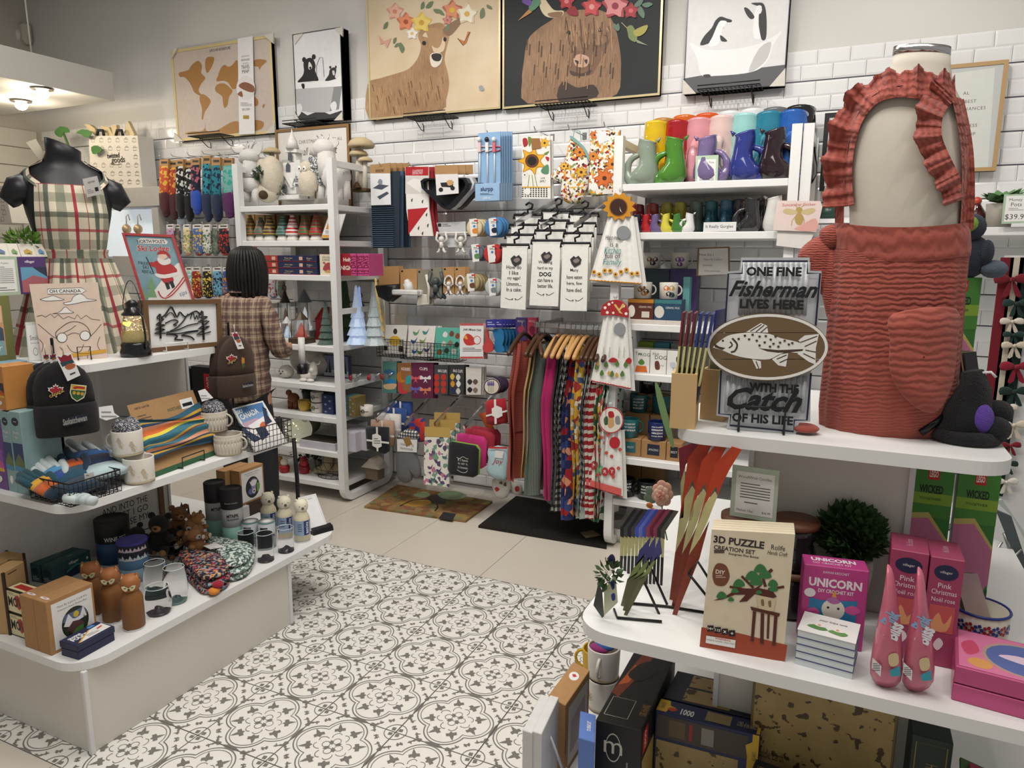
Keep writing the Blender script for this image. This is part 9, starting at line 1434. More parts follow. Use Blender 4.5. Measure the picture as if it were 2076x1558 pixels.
cards(b1,'tall folded flower pop-up card, %s in the front pine box',[('7A2A32','CFC98A','6A2A2E')]*3+[('2A3A86','CFC98A','22284A')]*3,.25,.10);cards(b2,'tall folded flower pop-up card, %s in the rear pine box',[('2E3A7A','C9C4A0','22284A'),('3A3A86','C9C4A0','22284A'),('7A2430','C9C49A','4A1E24')],.25,.12)
t=Th('witch_hat_toy','black plush witch hat toy with a purple patch','plush toy',U((1960,915),Z=ZT));pc=U((1962,905),Z=ZT)+V((0,.05,0));bf=fur('black_plush','0E0E10','1C1C20',90);k=.00115;b=B().lathe([(.10,0),(.115,.012),(.10,.028),(.07,.03)],bf,22,MT(pc),sx=.62,sy=.6);t.p('brim',b);b=B().tube([pc+V((-.01,0,.02)),pc+V((.0,.0,.07)),pc+V((.008,.0,.115)),pc+V((.0,0,.15))],[.055,.045,.03,.02],bf,14);t.p('cone',b);b=B().ell(pc+V((.022,-.03,.055)),(.022,.022,.032),fur('purple_plush','5A3A9A','6A4AAE',90));t.p('patch',b)
for d in((.05,-.02,.035),(.055,.01,.065)):b=B().ell(pc+V(d),(.028,.028,.026),bf);t.p('pompom',b)
b=B().tube([pc+V((-.045,-.02,.05)),pc+V((-.085,-.035,.015))],.008,mt('141416',.2),8);t.p('clip',b);b=B().tube([pc+V((.01,-.01,.148)),pc+V((.03,-.015,.152)),pc+V((.04,-.015,.142))],.003,pp('E6E6E4'),6);t.p('thread_tag',b)
bx=Bx(U((1935,860),Z=ZT),U((1965,866),Z=ZT),.06,.11);bx.a.z=bx.b.z=ZT
for i in rg(8):a=bx.a+bx.ux*.007*i+V((.0,.03,0));b=B();up=(UPV-bx.ux*.25).normalized();slab(b,[a,a+bx.dn*.05,a+bx.dn*.05+up*.17,a+up*.17],bx.ux,.003,mt('1E1C1E' if i%2 else '8A7460',.5));solo('popup_card','dark upright pop-up card, %s behind the plush hat'%ORD2[i],'greeting card',b,group='dark pop-up cards')
def tallbox(label,A,Bq,d,h,low=False):
 bx=Bx(A,Bq,d,h);g='3A7A34';it=[('r','4A8A38',0,.62,1,1),('r','8AAE3A',0,.72,1,.8),('p','C8789A','0,.08 0,.62 .55,.62 1,.45 1,.2 .6,.0 .3,.0'),('p','C9B86A','0,.64 .5,.66 1,.47 1,.44 .5,.62 0,.6'),('p','1E5A3A','0,0 1,0 1,.16 .5,.05 0,.12'),('r','C8242A',.4,.9,.66,.98),('t','F4F0E6','LEGO',.53,.94,.045,dc(w=.2,bold=.03)),('t','17201A','WICKED',.5,.83,.06,dc(w=.55,bold=.03)),('t','17201A','TOGETHER',.5,.76,.018)]
 return product('toy_set_box',label,'box',bx,g,[('front',it)])
tallbox('tall green and pink toy set box above the plush hat',V((2.40,-.97,ZT)),V((2.485,-.94,ZT)),.04,.335);pd=V((2.45,-.93,ZT+.336));t=Th('plush_dragon','navy and lime plush creature sitting on the toy box','plush toy',pd);nb=fur('navy_plush','2A323E','3A4454',90)
for nm,o,r,m in(('body',(.0,0,.05),(.05,.045,.055),nb),('head',(-.005,-.02,.12),(.036,.034,.034),nb),('face_patch',(-.01,-.035,.125),(.024,.026,.022),fur('lime_plush','7FA838','95BE4A',90)),('foot',(.055,-.02,.02),(.03,.03,.022),fur('grey_plush','5A6676','6A7686',90)),('arm',(.035,-.03,.06),(.016,.02,.03),nb),('eye_ring',(-.012,-.055,.15),(.010,.006,.010),pp('E6E6E0'))):b=B().ell(pd+V(o),r,m);t.p(nm,b)
# == right table, middle tier
Z=ZM
for i,lb in en(('left','right')):
 x0,x1=((1838,1926),(1934,2020))[i];A,Bq=[V((U((x,1050),Y=-1.16).x,-1.16,Z))for x in(x0,x1)];tallbox('tall toy set box on the middle shelf, %s one'%lb,A,Bq,.04,.335)
def candle(label,c):
 t=Th('jar_candle',label,'candle',c,group='wood-lid candles');T=MT(c);b=B().lathe([(.040,0),(.048,.01),(.049,.04),(.040,.06),(.049,.085),(.048,.10)],mt('2A2A2C',.06,nz=0,coat=.5),26,T);t.p('jar',b);b=B().lathe([(.052,.10),(.053,.104),(.053,.113),(.0001,.114)],wood('candle_lid','5A3420','7A4A2E',9,0),26,T,cap=1);t.p('lid',b)
for(x,y),nm in(((1595,1262),'right'),((1492,1250),'left')):
 p=U((x,y),Z=Z)+V((0,.05,0));candle('lower candle of the %s stack'%nm,p);candle('upper candle of the %s stack with branded wooden lid'%nm,p+UPV*.1145)
A,Bq,C_,D_,n=panel((1490,1240),(1588,1252),(1505,905),(1600,922),Z,0);sh_=.20;o=U((1492,1250),Z=Z)+V((-.03,.02,.232));F0=Fr(o,ux*.10,UPV*.12);b=B();slab(b,[F0.P(0,0),F0.P(1,0),F0.P(1,1),F0.P(0,1)],F0.n,.003,mt('BFD0BC',.2));pr(b,F0,[('r','F0F0EC',.1,.08,.92,.9),('t','3A3A38','WoodWick Candles',.5,.8,.055,dc(w=.72)),('x','6A6A68',.2,.38,.84,.7,6),('x','6A6A68',.3,.28,.74,.34,1),('t','3A3A38','Medium 10oz',.32,.15,.045,dc(w=.36)),('t','3A3A38','$36.99',.78,.15,.045)]);solo('price_sign','WoodWick candle price card in a clear stand','sign',b)
for i in rg(5):
 A,Bq,C_,D_,n=panel((1420,1312),(1587,1342),(1443,1074),(1612,1084),Z,4);o=-n*.0165*i;q=[p+o for p in(A,Bq,C_,D_)];t=Th('bonsai_puzzle_set','cream 3D puzzle creation set box, %s of the row'%ORD[i],'box',q[0],group='bonsai puzzle sets');b=B();slab(b,q,n,.015,mt('E6D8BC',.45));t.p('carton',b)
 if i==0:
  b=B();F=FP(pfr(A,Bq,D_),C1);F.n=n;br_,gr_,rd='5A2A22','3F7A46','A84A30'
  pr(b,F,[('p',rd,'898,1455 1180,1500 1545,1590 1525,1710 880,1640'),('t','3A3232','3D PUZZLE',1178,815,56,dc(w=355,bold=.035)),('t','3A3232','CREATION SET',1145,872,32,dc(w=290,bold=.02)),('t','3A3232','Evergreen Pine Bonsai',1215,918,22,dc(w=262,bold=.015)),('r','5A4A42',993,897,1070,872),('t','3A3232','Rolife',1475,858,38,dc(w=95)),('t','3A3232','Hands Craft',1470,900,30,dc(w=140,shear=.3)),('b','7A4A36','985,1030 1010,980 1050,975 1090,1000 1110,1075 1080,1135 1040,1145 1000,1130 982,1080'),('t','F0E4D0','DIY',1040,1040,30,dc(bold=.02)),('x','E0C8B0',1005,1085,1080,1060,2),('p',br_,'985,1255 1080,1220 1180,1160 1290,1165 1360,1130 1330,1160 1430,1180 1465,1225 1420,1240 1330,1210 1300,1205 1240,1260 1180,1265 1230,1210 1150,1210 1060,1245'),('l',br_,'1380,1150 1360,1080 1430,1020',.006),('l',br_,'1290,1160 1200,1070',.005),('l',br_,'1400,1170 1520,1150',.005),('l',br_,'1200,1165 1110,1150',.005)]+[('b',gr_,[(x-r*1.3,y+r*.5),(x-r*.8,y-r*.6),(x,y-r),(x+r*.9,y-r*.5),(x+r*1.3,y+r*.5),(x,y+r*.8)])for x,y,r in((1340,1015,36),(1280,1070,40),(1375,1060,38),(1310,1110,38),(1180,1125,34),(1435,1125,30),(1440,1165,26),(1150,1180,22),(1050,1215,30),(1120,1245,18),(1330,1190,18))]+[('p','D8C8A4','1310,1210 1460,1240 1440,1335 1330,1320'),('b','8A6A4A','1345,1250 1365,1245 1370,1290 1350,1290'),('b','8A6A4A','1400,1260 1420,1255 1422,1300 1405,1300'),('p',br_,'1265,1298 1490,1350 1480,1375 1275,1325'),('p',br_,'1285,1330 1310,1335 1290,1560 1268,1560'),('p',br_,'1345,1345 1370,1350 1365,1580 1338,1575'),('p',br_,'1445,1365 1470,1370 1455,1590 1430,1590'),('p',br_,'1395,1355 1412,1358 1405,1540 1388,1540')]+[('r','1E1A1C',943+54*j,1485+12*j,990+54*j,1440+12*j)for j in rg(4)]+[('t','F0ECE4',w_,966+54*j,1463+12*j,20,dc(bold=.02))for j,w_ in en(('14+','115','x','+'))]+[('p','F2F0EC','935,1515 1155,1550 1150,1610 930,1570'),('t','C8242A','WARNING:',1060,1545,16,dc(bold=.02)),('t','3A3A3A','CHOKING HAZARD - SMALL PARTS',1042,1562,11,dc(w=200))]);t.p('printed_front',b)
bx=bxp((1618,1304),(1747,1323),1144,.055,Z);pk_='C2458C'
product('crochet_kit','magenta unicorn crochet kit box','box',bx,pk_,[('front',[('t','F6ECF2','KAWAII KROCHET',.5,.93,.03,dc(w=.4)),('t','F6ECF2','UNICORN',.5,.8,.11,dc(w=.82,bold=.04)),('t','F6ECF2','DIY CROCHET KIT',.52,.7,.045,dc(w=.55,bold=.02)),('p','2F7FAE','.12,.18 .12,.6 .3,.58 .86,.62 .86,.2'),('b','D95AA0','.08,.42 .2,.48 .3,.42 .2,.36'),('b','D95AA0','.66,.5 .8,.56 .92,.5 .8,.44'),('o','E6E2D4',.5,.48,.18,.13),('b','E6E2D4','.35,.32 .65,.32 .7,.05 .3,.05'),('b','D9A02E','.46,.6 .5,.72 .54,.6'),('b','B56AA8','.38,.6 .5,.64 .6,.58 .48,.55'),('o','1E1A1E',.42,.5,.02,.015),('o','1E1A1E',.58,.5,.02,.015),('b','7A3A8A','.22,.16 .32,.14 .32,.08 .24,.08'),('b','7A3A8A','.68,.14 .78,.14 .76,.08 .68,.08'),('o','F4EEF0',.12,.66,.09,.055)]),('top',[('t','F6ECF2','UNICORN',.48,.62,.32,dc(w=.7,bold=.04)),('t','F6ECF2','DIY CROCHET KIT',.45,.28,.16,dc(w=.6))])])
bp=V((bx.b.x-.035,bx.b.y+.16,Z));t=Th('boxwood_ball','round dark green boxwood ball in a pot behind the unicorn kit','plant',bp);b=B();leafy(b,bp+V((0,0,.20)),(.062,.062,.055),mt('3F6234',.6,nz=.3,ns=50),1500,.022,9,.6);b.ell(bp+V((0,0,.20)),(.05,.05,.043),mt('1E2E1A',.8));t.p('foliage',b);b=B().lathe([(.035,0),(.05,.10),(.05,.145),(.0001,.145)],mt('D0CCC4',.6),18,MT(bp),cap=1);t.p('pot',b)
n0,n1=U((1612,1347),Z=Z),U((1727,1379),Z=Z);hn=(zat(n0,1275)-Z)/5
for i in rg(5):
 bx=Bx(n0+UPV*hn*i,n1+UPV*hn*i,.085,hn*.94);t=Th('note_block','white lily note block, %s from the bottom'%ORD[i],'notepad',bx.a,group='lily note blocks');b=B().box((0,0,0),(bx.w,bx.d,hn*.86),pp('DDE4E6'),bx.T());t.p('pages',b);b=B().box((-.001,-.001,hn*.88),(bx.w+.001,bx.d+.001,hn*.935),pp('4A5A86' if i<4 else 'F0F0EC'),bx.T());u=t.p('cover',b)
 if i==4:b=B();pr(b,bx.top(),[('t','4A4A4A','your ladys note',.55,.72,.12,dc(w=.5,shear=.3)),('b','5F8F4E','.12,.3 .35,.2 .5,.3 .3,.45'),('b','6A9A56','.5,.25 .75,.15 .85,.3 .65,.4'),('b','F4EEEA','.2,.5 .3,.38 .45,.4 .4,.55'),('b','F4EEEA','.55,.4 .65,.32 .78,.36 .7,.48'),('o','D9A06A',.33,.45,.03,.04),('o','D9A06A',.66,.4,.03,.04)]);t.p('printed_cover',b,u)
for i,(a,c,tp)in en((((1785,1326),(1860,1343),1112),((1863,1344),(1930,1358),1128))):
 bx=bxp(a,c,tp,.10,Z);product('puzzle_box',('rose pink Christmas puzzle box, left one','rose pink Christmas puzzle box, right one')[i],'box',bx,'A84468',[('front',[('o','22284A',.5,.87,.36,.07),('t','E6E0D0','villager',.5,.87,.03,dc(w=.55)),('t','F6E4EA','Pink',.5,.75,.045,dc(w=.4)),('t','F6E4EA','Christmas',.5,.69,.045,dc(w=.75)),('t','F6E4EA','Noël rose',.5,.62,.04,dc(w=.7)),('r','C85A5A',.12,.32,.88,.57),('b','E6A070','.2,.35 .4,.5 .6,.4 .8,.5 .7,.34'),('b','F0E0E4','.35,.2 .5,.15 .65,.22 .5,.27')]),('top',[('t','E6B4C6','Pink Christmas',.5,.5,.12,dc(rot=PI/2,w=.6))])],'rose puzzle boxes')
for i,(q,c)in en((('555,735 590,790 615,960 635,1150 630,1395 525,1430 455,1350 480,1150 520,960 545,800',(525,1430)),('725,750 760,800 780,960 805,1150 815,1395 710,1460 635,1390 655,1180 690,1000 715,850',(710,1460)))):
 o=U(C2(*c),Z=Z);F=FP(Fr(o,ux,UPV),C2);t=Th('candy_bag',('pink peaked candy bag, left one','pink peaked candy bag, right one')[i],'candy bag',o,group='pink candy bags');w_=[F.P(*p)for p in smooth_loop(pts(q),3)];cc=sum(w_,V())/len(w_);m=mt('D9728A',.25,nz=.12,ns=25,alpha=1,coat=.4);b=B();R=[[cc+(p-cc)*f-nn*d for p in w_]for f,d in((.1,-.026),(.5,-.022),(.85,-.012),(1,0),(.85,.016),(.4,.024))];b.loft(R,m);t.p('bag',b);dx=(0,175)[i];dy=(0,25)[i];b=B();F.o=o+nn*.024;pr(b,F,[('t','8AB8DC','Pink',570+dx,1040+dy,66,dc(rot=1.2,w=90,bold=.04)),('t','E9EEF6','Bliss',590+dx,1110+dy,70,dc(rot=1.3,w=100,bold=.04)),('p','3FA0B5',[(565+dx,1335+dy),(625+dx,1310+dy),(628+dx,1365+dy),(575+dx,1370+dy)]),('b','D9C49A',[(560+dx,1250+dy),(610+dx,1240+dy),(615+dx,1300+dy),(570+dx,1310+dy)]),('p','EDEBEA',[(470+dx,1262+dy),(520+dx,1310+dy),(515+dx,1370+dy),(465+dx,1320+dy)]),('x','26262A',472+dx,1340+dy,512+dx,1290+dy,5)]);t.p('printed_front',b)
cp_=U((1975,1330),Z=Z)+V((.01,.05,0));cr_=.054;t=Th('folk_cup','white cup with blue and red folk flowers holding cards','cup',cp_);T=MT(cp_);b=B().lathe([(.045,0),(.052,.01),(cr_,.085),(.05,.087),(.046,.02),(.0001,.012)],mt('E4DCCB',.3),26,T,cap=1);t.p('cup',b);b=B().tube([T@V((.053*cos(a*PI/14),.053*sin(a*PI/14),.087))for a in rg(28)],.003,mt('2A3A86',.3),6,True);t.p('rim',b);b=B();va_=atan2(CP.y-cp_.y,CP.x-cp_.x)
for i in rg(9):
 for zz in(.025,.06):
  for pe in rg(5):a=2*PI*pe/5;cyl_print(b,.0525,.0545,.087,va_-1.2+i*.3,[[(.006*cos(a)+.004*cos(d),zz+.008*sin(a)+.0045*sin(d))for d in(0,1.3,2.6,3.9,5.2)]],pp('2E4A96' if(i+(zz>.05))%2 else 'A8302E'))
t.p('printed_flowers',b,loc=True)
for i in rg(4):b=B();a=cp_+V((-.03+.006*i,0,.03));up=V((-.35,.05,1)).normalized();slab(b,[a,a+V((.045,.01,0)),a+V((.045,.01,0))+up*.13,a+up*.13],V((.2,-1,0)).normalized(),.002,mt(('C9B4B0','6A5A56','3A2E2E','B5A09A')[i],.5));solo('popup_card','folded card leaning in the folk cup, %s'%ORD[i],'greeting card',b,group='cards in the cup')
j0=U(C2(912,1500),Z=Z);j1=U(C2(1424,1640),Z=Z)
for i in rg(2):
 bx=Bx(j0+UPV*.036*i,j0+(j1-j0).normalized()*.20+UPV*.036*i,.16,.034);product('jewellery_box',('lower pink foil gift box','upper pink foil gift box with a cameo picture')[i],'box',bx,'',[('top',[('r','D878A0',.03,.03,.97,.97),('o','B59A86',.55,.5,.33,.4),('o','5A6AA8',.55,.5,.30,.36),('b','E6CCE0','.35,.5 .5,.6 .75,.55 .85,.4 .6,.4'),('b','C84A6A','.05,.6 .15,.75 .2,.5 .1,.35'),('o','D99A5A',.2,.2,.1,.12)])]if i else(),'pink foil boxes',mt('C85A8A',.25,.3))
def popup(label,y,P,cols,th=7,q=C1):
 k=Sk(q,y);t=Th('flower_card',label,'greeting card',k.p(*pts(P[-1])[0]),group='flower pop-up cards')
 for nm,g,c in zip(('petals','sleeve','base'),P,cols):b=B();k.c(b,g,th,mt(c,.4,nz=.15,ns=30));t.p(nm,b)
LQ=Q(1180,880,.441)
for i in rg(3):S_=lambda q:[(x+i*(62-57*(y-110)/800),y+i*15*(1-(y-110)/800))for x,y in pts(q)];popup('orange lily pop-up card, %s'%ORD[i],-1.42-.035*i,(S_('487,112 552,26 600,40 560,130 535,200 522,262 508,215 470,300 466,385 447,392'),S_('447,388 468,300 505,240 520,262 490,390 462,480 428,548'),S_('428,545 462,480 500,380 480,560 430,760 397,915 382,920')),('C04426','CFC890','8A3A24'),q=LQ)
for i in rg(12):x=175+17*i;y=435+(i-9)*3*(i>9);c=('1E1E22','44444A')[i%2]if i<4 else('4A5ABE','7080D8')[i%2]if i<7 else('7A2A42','A04A62')[i%2]if i<10 else('3A3A36','5A5A54')[i%2];popup('small flower pop-up card, %s in the wire rack'%ORD2[i],-1.30-.012*i,([(x,y),(x+62,y-88),(x+82,y-84),(x+18,y+12),(x+18,y+45),(x,y+36)],[(x,y+36),(x+16,y+45),(x+13,y+128),(x,y+126)],[(x,y+126),(x+13,y+128),(x+7,y+258),(x-4,y+255)]),(c,'C9C48A','2A2622'),4,LQ)
for i in rg(3):d=55*i;popup('blue iris pop-up card, %s in front of the rack'%ORD[i],-1.50-.02*i,([(430+d,880),(520+d*.6,770),(490+d,900),(400+d,1000)],[(400+d,990),(470+d,900),(420+d*.8,1050),(340+d*.8,1100)],[(340+d*.8,1095),(420+d*.8,1040),(290+d*.3,1400),(262+d*.3,1405)]),('4A4A86','8A9A5A','6A6A4A'),6)
popup('rose red packet of pop-up cards behind the lilies',-1.28,('725,110 900,40 905,110 780,230 740,370','740,365 775,250 770,590 745,600','745,595 770,590 760,800 740,800'),('8A2A3A','C9C48A','6A2A30'));t=Th('wire_card_rack','black wire rack holding the flower cards','rack',U((1290,1240),Z=Z));b=B()
P_=lambda x,y,h=0:U(C1(x,y),Z=Z)+UPV*h
b.tube([P_(240,1330,.004),P_(265,1395,.004),P_(600,1425,.004)],.003,BLKW,6);b.tube([P_(300,1280,.004),P_(640,1310,.004),P_(920,1355,.004)],.003,BLKW,6);k=Sk(C1,-1.5);b.tube([k.p(435,1045),k.p(495,960),k.p(640,1285)],.003,BLKW,6);b.tube([k.p(435,1045),k.p(600,1400)],.003,BLKW,6);b.tube([k.p(800,1050),k.p(870,960),k.p(990,1150)],.003,BLKW,6);b.tube([k.p(800,1050),k.p(960,1250)],.003,BLKW,6);t.p('frame',b)
k=Sk(C1,-1.25);t=k.th('paper_rose_card','peach rose pop-up bouquet card','greeting card',600,600);b=B()
for r,n_,c,d in((80,7,'D8A890',0),(58,6,'E2BCA4',-.012),(36,5,'D89A84',-.022),(16,4,'C9806A',-.03)):
 for i in rg(n_):a=2*PI*i/n_+r;k.e(b,605+r*.55*cos(a),450+r*.75*sin(a),r*.5,r*.55,mt(c,.6),8,d,10,6)
t.p('bloom',b);b=B();[k.e(b,x,y,34,34,mt('6E7F6E',.6),5,.01)for x,y in((500,440),(490,490),(520,500))];t.p('eucalyptus',b);b=B();[k.e(b,x,y,26,22,mt('C8702E',.6),8,-.01)for x,y in((515,530),(540,570))];t.p('orange_bloom',b);b=B();k.t(b,'600,520 605,640 640,800',5,mt('4A6A3A',.6));k.c(b,'548,-390 590,-330 640,-160 690,60 672,100 600,-110 560,-280',3,mt('7FA06A',.5),2);t.p('leaf',b)
k=Sk(C1,-1.58);t=k.th('seed_card_pack','clear pouch with folded botanical leaflet at the shelf corner','greeting card',160,1380);b=B();k.c(b,'165,1170 250,1060 268,1270 165,1370',5,pp('C9CCAE'));k.pr(b,[('b','2E3A8A','215,1120 240,1100 245,1160 225,1170'),('b','2E3A8A','220,1210 245,1200 250,1245 228,1255')]);t.p('leaflet',b);b=B();k.c(b,'85,1290 120,1130 150,1180 165,1375 150,1385',5,mt('4A4E4A',.3));t.p('pouch',b);b=B();leafy(b,k.p(200,1050),(.02,.01,.025),mt('3F5A34',.6),60,.02,3);k.e(b,225,950,25,45,mt('2A2A52',.6),6);t.p('sprig',b)
# == right table, lower tier
Z=ZB
def tb(fl,fr,brk,h,q=C3):z1=Z+h;a,c,e=U(q(*fl),Z=z1),U(q(*fr),Z=z1),U(q(*brk),Z=z1);bx=Bx(a-UPV*h,c-UPV*h,(e-c).length,h);bx.dn=(e-c).normalized();return bx
for i in rg(2):bx=tb((150+75*i,925+10*i),(225+75*i,950+8*i),(365+70*i,665+6*i),.22);product('paperback',('white spined paperback at the outer edge','white spined paperback next to it')[i],'book',bx,'DAD8D6',[('right',[('t','4A5A9A','Q',.5,.3,.1)])]if i else())
bx=tb((352,655),(485,735),(675,460),.20);product('craft_kit_box','kraft craft kit box with a maple leaf sticker, lower tier','box',bx,'',[('right',[('r','CFC8C2',.12,.08,.92,.9),('p','A89A9E','.2,.2 .85,.3 .8,.75 .25,.65'),('r','4A3A2E',.02,.3,.05,.5)]),('top',[('o','F0ECE8',.5,.68,.26,.11),('p','C8343A',maple(.5,.68,.16,.07))])],None,kr)
bx=tb((588,985),(716,1022),(722,808),.22);product('cat_book','blue book about speaking cat','book',bx,'5F7FC4',[('front',[('t','F0F2F8','TO SPEAK CAT',.5,.5,.45,dc(rot=PI/2,w=1.3,bold=.02))]),('top',[('t','F0F2F8','TO SPEAK CAT',.6,.5,.1,dc(rot=PI/2,w=.9,bold=.02))])])
bx=tb((722,845),(1078,932),(1345,345),.22);product('fantasy_set_box','large black fantasy toy set box with orange fire art','box',bx,'141416',[('top',[('p','7A3A22','0,.35 .25,.95 .55,.98 .4,.6 .2,.3'),('p','C8622E','.05,.45 .2,.75 .4,.7 .25,.5'),('b','1A1A1C','.15,.6 .5,.55 .8,.75 .6,.85 .3,.78'),('t','B5863A','LORD of the RINGS',.88,.22,.05,dc(rot=1.57,w=.42)),('l','C9C4BA','.1,.08 .62,.08 .62,.3 .1,.3 .1,.08',.0015)]),('front',[('o','C9C4BA',.4,.72,.17,.17),('o','141416',.4,.72,.155,.155),('t','C9C4BA','m',.4,.72,.14),('x','8A8680',.7,.35,.75,.7,1)]),('right',[('r','C8242A',.05,.66,.18,.92),('t','F4F0E6','LEGO',.115,.79,.06,dc(rot=PI/2,w=.3,bold=.03)),('r','B59A5A',.04,.05,.5,.6)])])
bx=tb((1190,772),(1998,972),(2022,868),.20);nvy='1E2A52';mapm=NT('aged_map');n1_=mapm.noise(18,6);n2_=mapm.noise(45,4);mapm.link(mapm.mix(mapm.math('GREATER_THAN',n2_,.60),mapm.mix(n1_,lin('8A7444'),lin('B59C66')),lin('4A3A24')),mapm.b.inputs['Base Color']);mapm.b.inputs['Roughness'].default_value=.5
product('jigsaw_box','navy 1000-piece jigsaw box with yellow puzzle-piece corners','box',bx,nvy,[('top',[('p','D9B03A','0,.05 .1,.05 .12,.4 .18,.5 .12,.6 .1,.95 0,.95'),('b','C8502A','.1,.3 .16,.2 .2,.4 .14,.5'),('t','17171A','AQUARIUS',.05,.5,.2,dc(rot=-1.57,w=.10)),('t','F0F0F0','1000',.3,.35,.45,dc(w=.13,bold=.03)),('r','9A865A',.48,.15,.72,.85),('t','C9B486','LORD of the RINGS',.87,.5,.35,dc(w=.18)),('p','D9B03A','.97,.05 1,.05 1,.95 .97,.95')]),('front',[('r','4A4238',.02,.66,.9,.96),('r','6A5A3E',.14,.7,.3,.92),('r','8A8A80',.46,.7,.58,.92),('r','A8322A',.34,.7,.37,.92),('r',mapm.m,.02,.02,.82,.62),('p','D9B03A','.9,.5 1,.5 1,1 .94,1 .94,.9 .88,.84 .9,.7'),('t','17171A','AQUARIUS',.965,.72,.05,dc(rot=PI/2,w=.10))])])
for i in rg(2):b2_=Bx(bx.a+bx.dn*(.075+.08*i),bx.a+bx.dn*(.075+.08*i)+bx.ux*bx.w*.95,.07,.19-.01*i);b2_.dn=bx.dn;product('jigsaw_box','navy jigsaw box in the shade, %s behind the front one'%('first' if i==0 else 'second'),'box',b2_,'22283A',[('top',[('r',mapm.m,.2,.1,.7,.9),('r','D9B03A',.94,.1,1,.6)])])
a=U(C4(155,1080),Z=Z+.0)+V((0,0,0));o0,o1=V((2.06,-1.42,Z)),V((2.36,-1.42,Z));bx=Bx(o0,o1,.035,.33);product('map_jigsaw_box','large antique-map jigsaw box in the shade','box',bx,'6A5A38',[('front',[('r',mapm.m,.02,.02,.98,.98),('t','3A2E1E','Middle Earth',.16,.42,.07,dc(w=.2))])])
for i in rg(2):
 o=V((2.075+.15*i,-1.53-.02*i,Z));bx=Bx(o,o+V((.13,-.015,0)),.06,.155);product('playing_card_box',('navy fantasy gift mug box, left one','navy fantasy gift mug box, right one')[i],'box',bx,'1A2230',[('front',[('t','B59A5A','LORD of the RINGS',.3,.7,.1,dc(w=.5)),('p','8A6A3A','.55,.8 1,.7 1,1 .6,1'),('b','B5804A','.4,.3 .6,.5 .85,.25 .6,.2')]),('top',[('t','B59A5A','LORD of the RINGS',.3,.5,.3,dc(w=.45)),('p','8A6A3A','.55,.1 1,.1 1,.9 .6,.9')])],'fantasy gift boxes')
bx=Bx(V((2.385,-1.45,Z)),V((2.46,-1.45,Z)),.15,.30);product('journal','dark green hardcover journal with gold border','book',bx,'182A22',[('front',[('l','8A7A42','.12,.06 .88,.06 .88,.95 .12,.95 .12,.06',.002),('t','8A7A42','HARDCOVER JOURNAL',.5,.55,.1,dc(rot=-PI/2,w=2.0))])])
for i in rg(4):o=V((2.47,-1.52,Z+.12+.035*i));b=B().box((0,0,0),(.13,.10,.006),pp('D8C8B4' if i<3 else '4A6A3A'),MT(o)@MX.Rotation(.25,4,'Y')@MX.Rotation(.3,4,'X'));b.box((.015,.0,.0065),(.11,.09,.014),cl('A83A52'),MT(o)@MX.Rotation(.25,4,'Y')@MX.Rotation(.3,4,'X'));solo('sock_card','green and cream sock card, %s in the lower right'%ORD[i],'socks',b,group='carded socks')
solo('display_block','dark display block under the sock cards','box',B().box((2.47,-1.52,Z),(2.62,-1.40,Z+.115),mt('1A1A1C',.6)))
def sunmug(label,x,y,z,ang,col='D8D4CC',top=None,r=.047,h=.095):
 p=U(C3(x,y),Z=z)+V((0,.04,0));M=B();va_=atan2(CP.y-p.y,CP.x-p.x)
 for i in rg(9):a=-1.2+.3*i;[cyl_print(M,r*.97,r,h,va_+s_,[[(.018*sin(a)*.5-.0015,.03+.012*cos(a)),(.018*sin(a)*.5+.0015,.03+.012*cos(a)),(.05*sin(a)*.5+.001,.03+.034*cos(a)),(.05*sin(a)*.5-.001,.03+.034*cos(a))]],pp('B5863A'))for s_ in(-1.1,.9)]
 place_mug('mug',label,p,h,r,mt(col,.4),ang,'sun mugs',M if 'D8' in col else None,foot=sand,foot_h=.12,taper=.93);return p
p=sunmug('white mug with golden sun rays, lower one',740,800,Z,va_-1.4);p2=V((p.x,p.y,Z+.096));t=place_mug('mug','upper white sun mug with folded socks inside',p2,.095,.047,mt('D8D4CC',.4),atan2(CP.y-p2.y,CP.x-p2.x)-.25,'sun mugs',foot=sand,taper=.93,inner=mt('C4B49A',.5));b=B();[b.ell(p2+V((.012*i-.01,.01*i-.01,.09+.006*i)),(.03,.022,.012),cl(('8A2A6A','2A5A96','7A9AC8')[i]))for i in rg(3)];solo('folded_socks','magenta and blue folded socks in the upper sun mug','socks',b)
sunmug('yellow mug behind the sun mugs',700,560,Z,PI,'C9A01E');b=B().tube([U(C3(x,y),Z=Z+h)for x,y,h in((270,1140,.10),(370,980,.16),(460,1220,.08))],.004,mt('E4E4E0',.4),6);solo('book_stand','white wire stand in front of the paperbacks','stand',b)
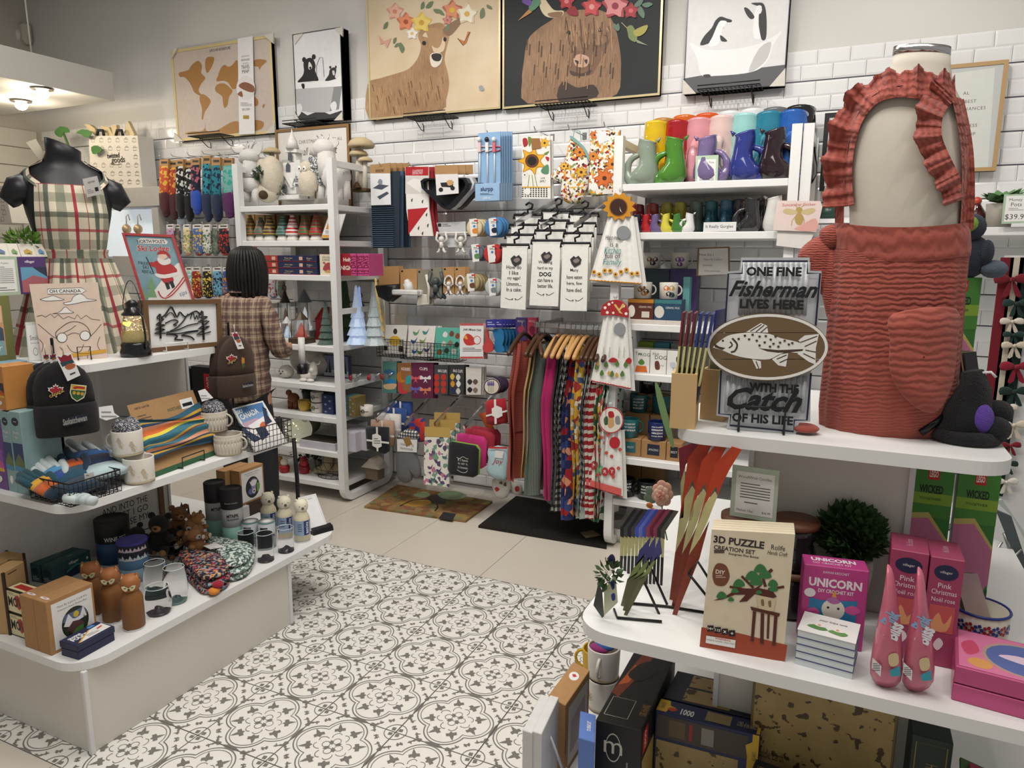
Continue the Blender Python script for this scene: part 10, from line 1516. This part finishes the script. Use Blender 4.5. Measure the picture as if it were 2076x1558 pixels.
# == right edge: hair bows, folding chair
k=Sk(B8,-.35)
for i,(x,y,w_,c,lb)in en(((1530,90,120,'7A1424','large burgundy'),(1530,380,80,'E0D6C6','cream'),(1560,255,90,'1E3A34','dark green'),(1545,545,85,'D8CCB8','beige'),(1560,690,110,'8E1630','crimson'),(1540,470,70,'1E3A34','second green'),(1545,860,100,'16302A','deep green'),(1490,970,75,'E6DCCE','ivory'),(1540,1090,95,'DCCFBC','sand'),(1520,1230,70,'7A1020','dark red'),(1490,1480,80,'E6E0D4','off-white'),(1500,1360,70,'16302A','bottle green'))):
 t=k.th('hair_bow',lb+' hair bow on the hanging ribbon','bow',x,y,'hair bows at the right edge');m=cl(c)
 for sx in(-1,1):b=B();k.pil(b,[(x,y),(x+sx*w_*.5,y-w_*.32),(x+sx*w_,y-w_*.22),(x+sx*w_,y+w_*.22),(x+sx*w_*.4,y+w_*.2)],30,m,2);t.p('loop',b);b=B();k.c(b,[(x,y),(x+sx*w_*.25,y+w_*.3),(x+sx*w_*.55,y+w_*1.0),(x+sx*w_*.15,y+w_*.9)],6,m,2);t.p('tail',b)
 b=B();k.e(b,x,y,w_*.14,w_*.18,m,dy=-.006);t.p('knot',b)
for i,x in en((1455,1525,1590)):b=B();P=[U(B8(x,y),Y=-.34)for y in(-60,1600)];b.box((P[0].x,-.335,P[1].z),(P[0].x+.035,-.33,P[0].z),cl(('7A1424','D8CCB8','16302A')[i]));solo('hanging_ribbon',('burgundy','beige','green')[i]+' ribbon strip carrying hair bows','ribbon',b)
P=U(B8(1455,500),Y=-.31).x;solo('bow_board','white board behind the hair bow ribbons','board',B().box((P-.02,-.328,0),(P+.22,-.315,1.62),WHITE))
k=Sk(C2,-.70);t=k.th('folding_chair','grey metal folding chair behind the right table','chair',1200,950)
for nm,P in(('leg','1200,610 1045,850'),('leg','1310,650 1060,910'),('leg','1210,560 1290,800'),('leg','1270,780 1180,980')):b=B();k.t(b,P,9,STEEL,8);t.p(nm,b)
b=B();k.c(b,'1165,430 1255,470 1330,700 1320,1000 1250,640',30,cl('5A6468'));t.p('seat',b);b=B();k.c(b,'1165,380 1260,470 1330,600 1330,560 1200,370',20,pp('C9D4D2'));t.p('backrest',b)
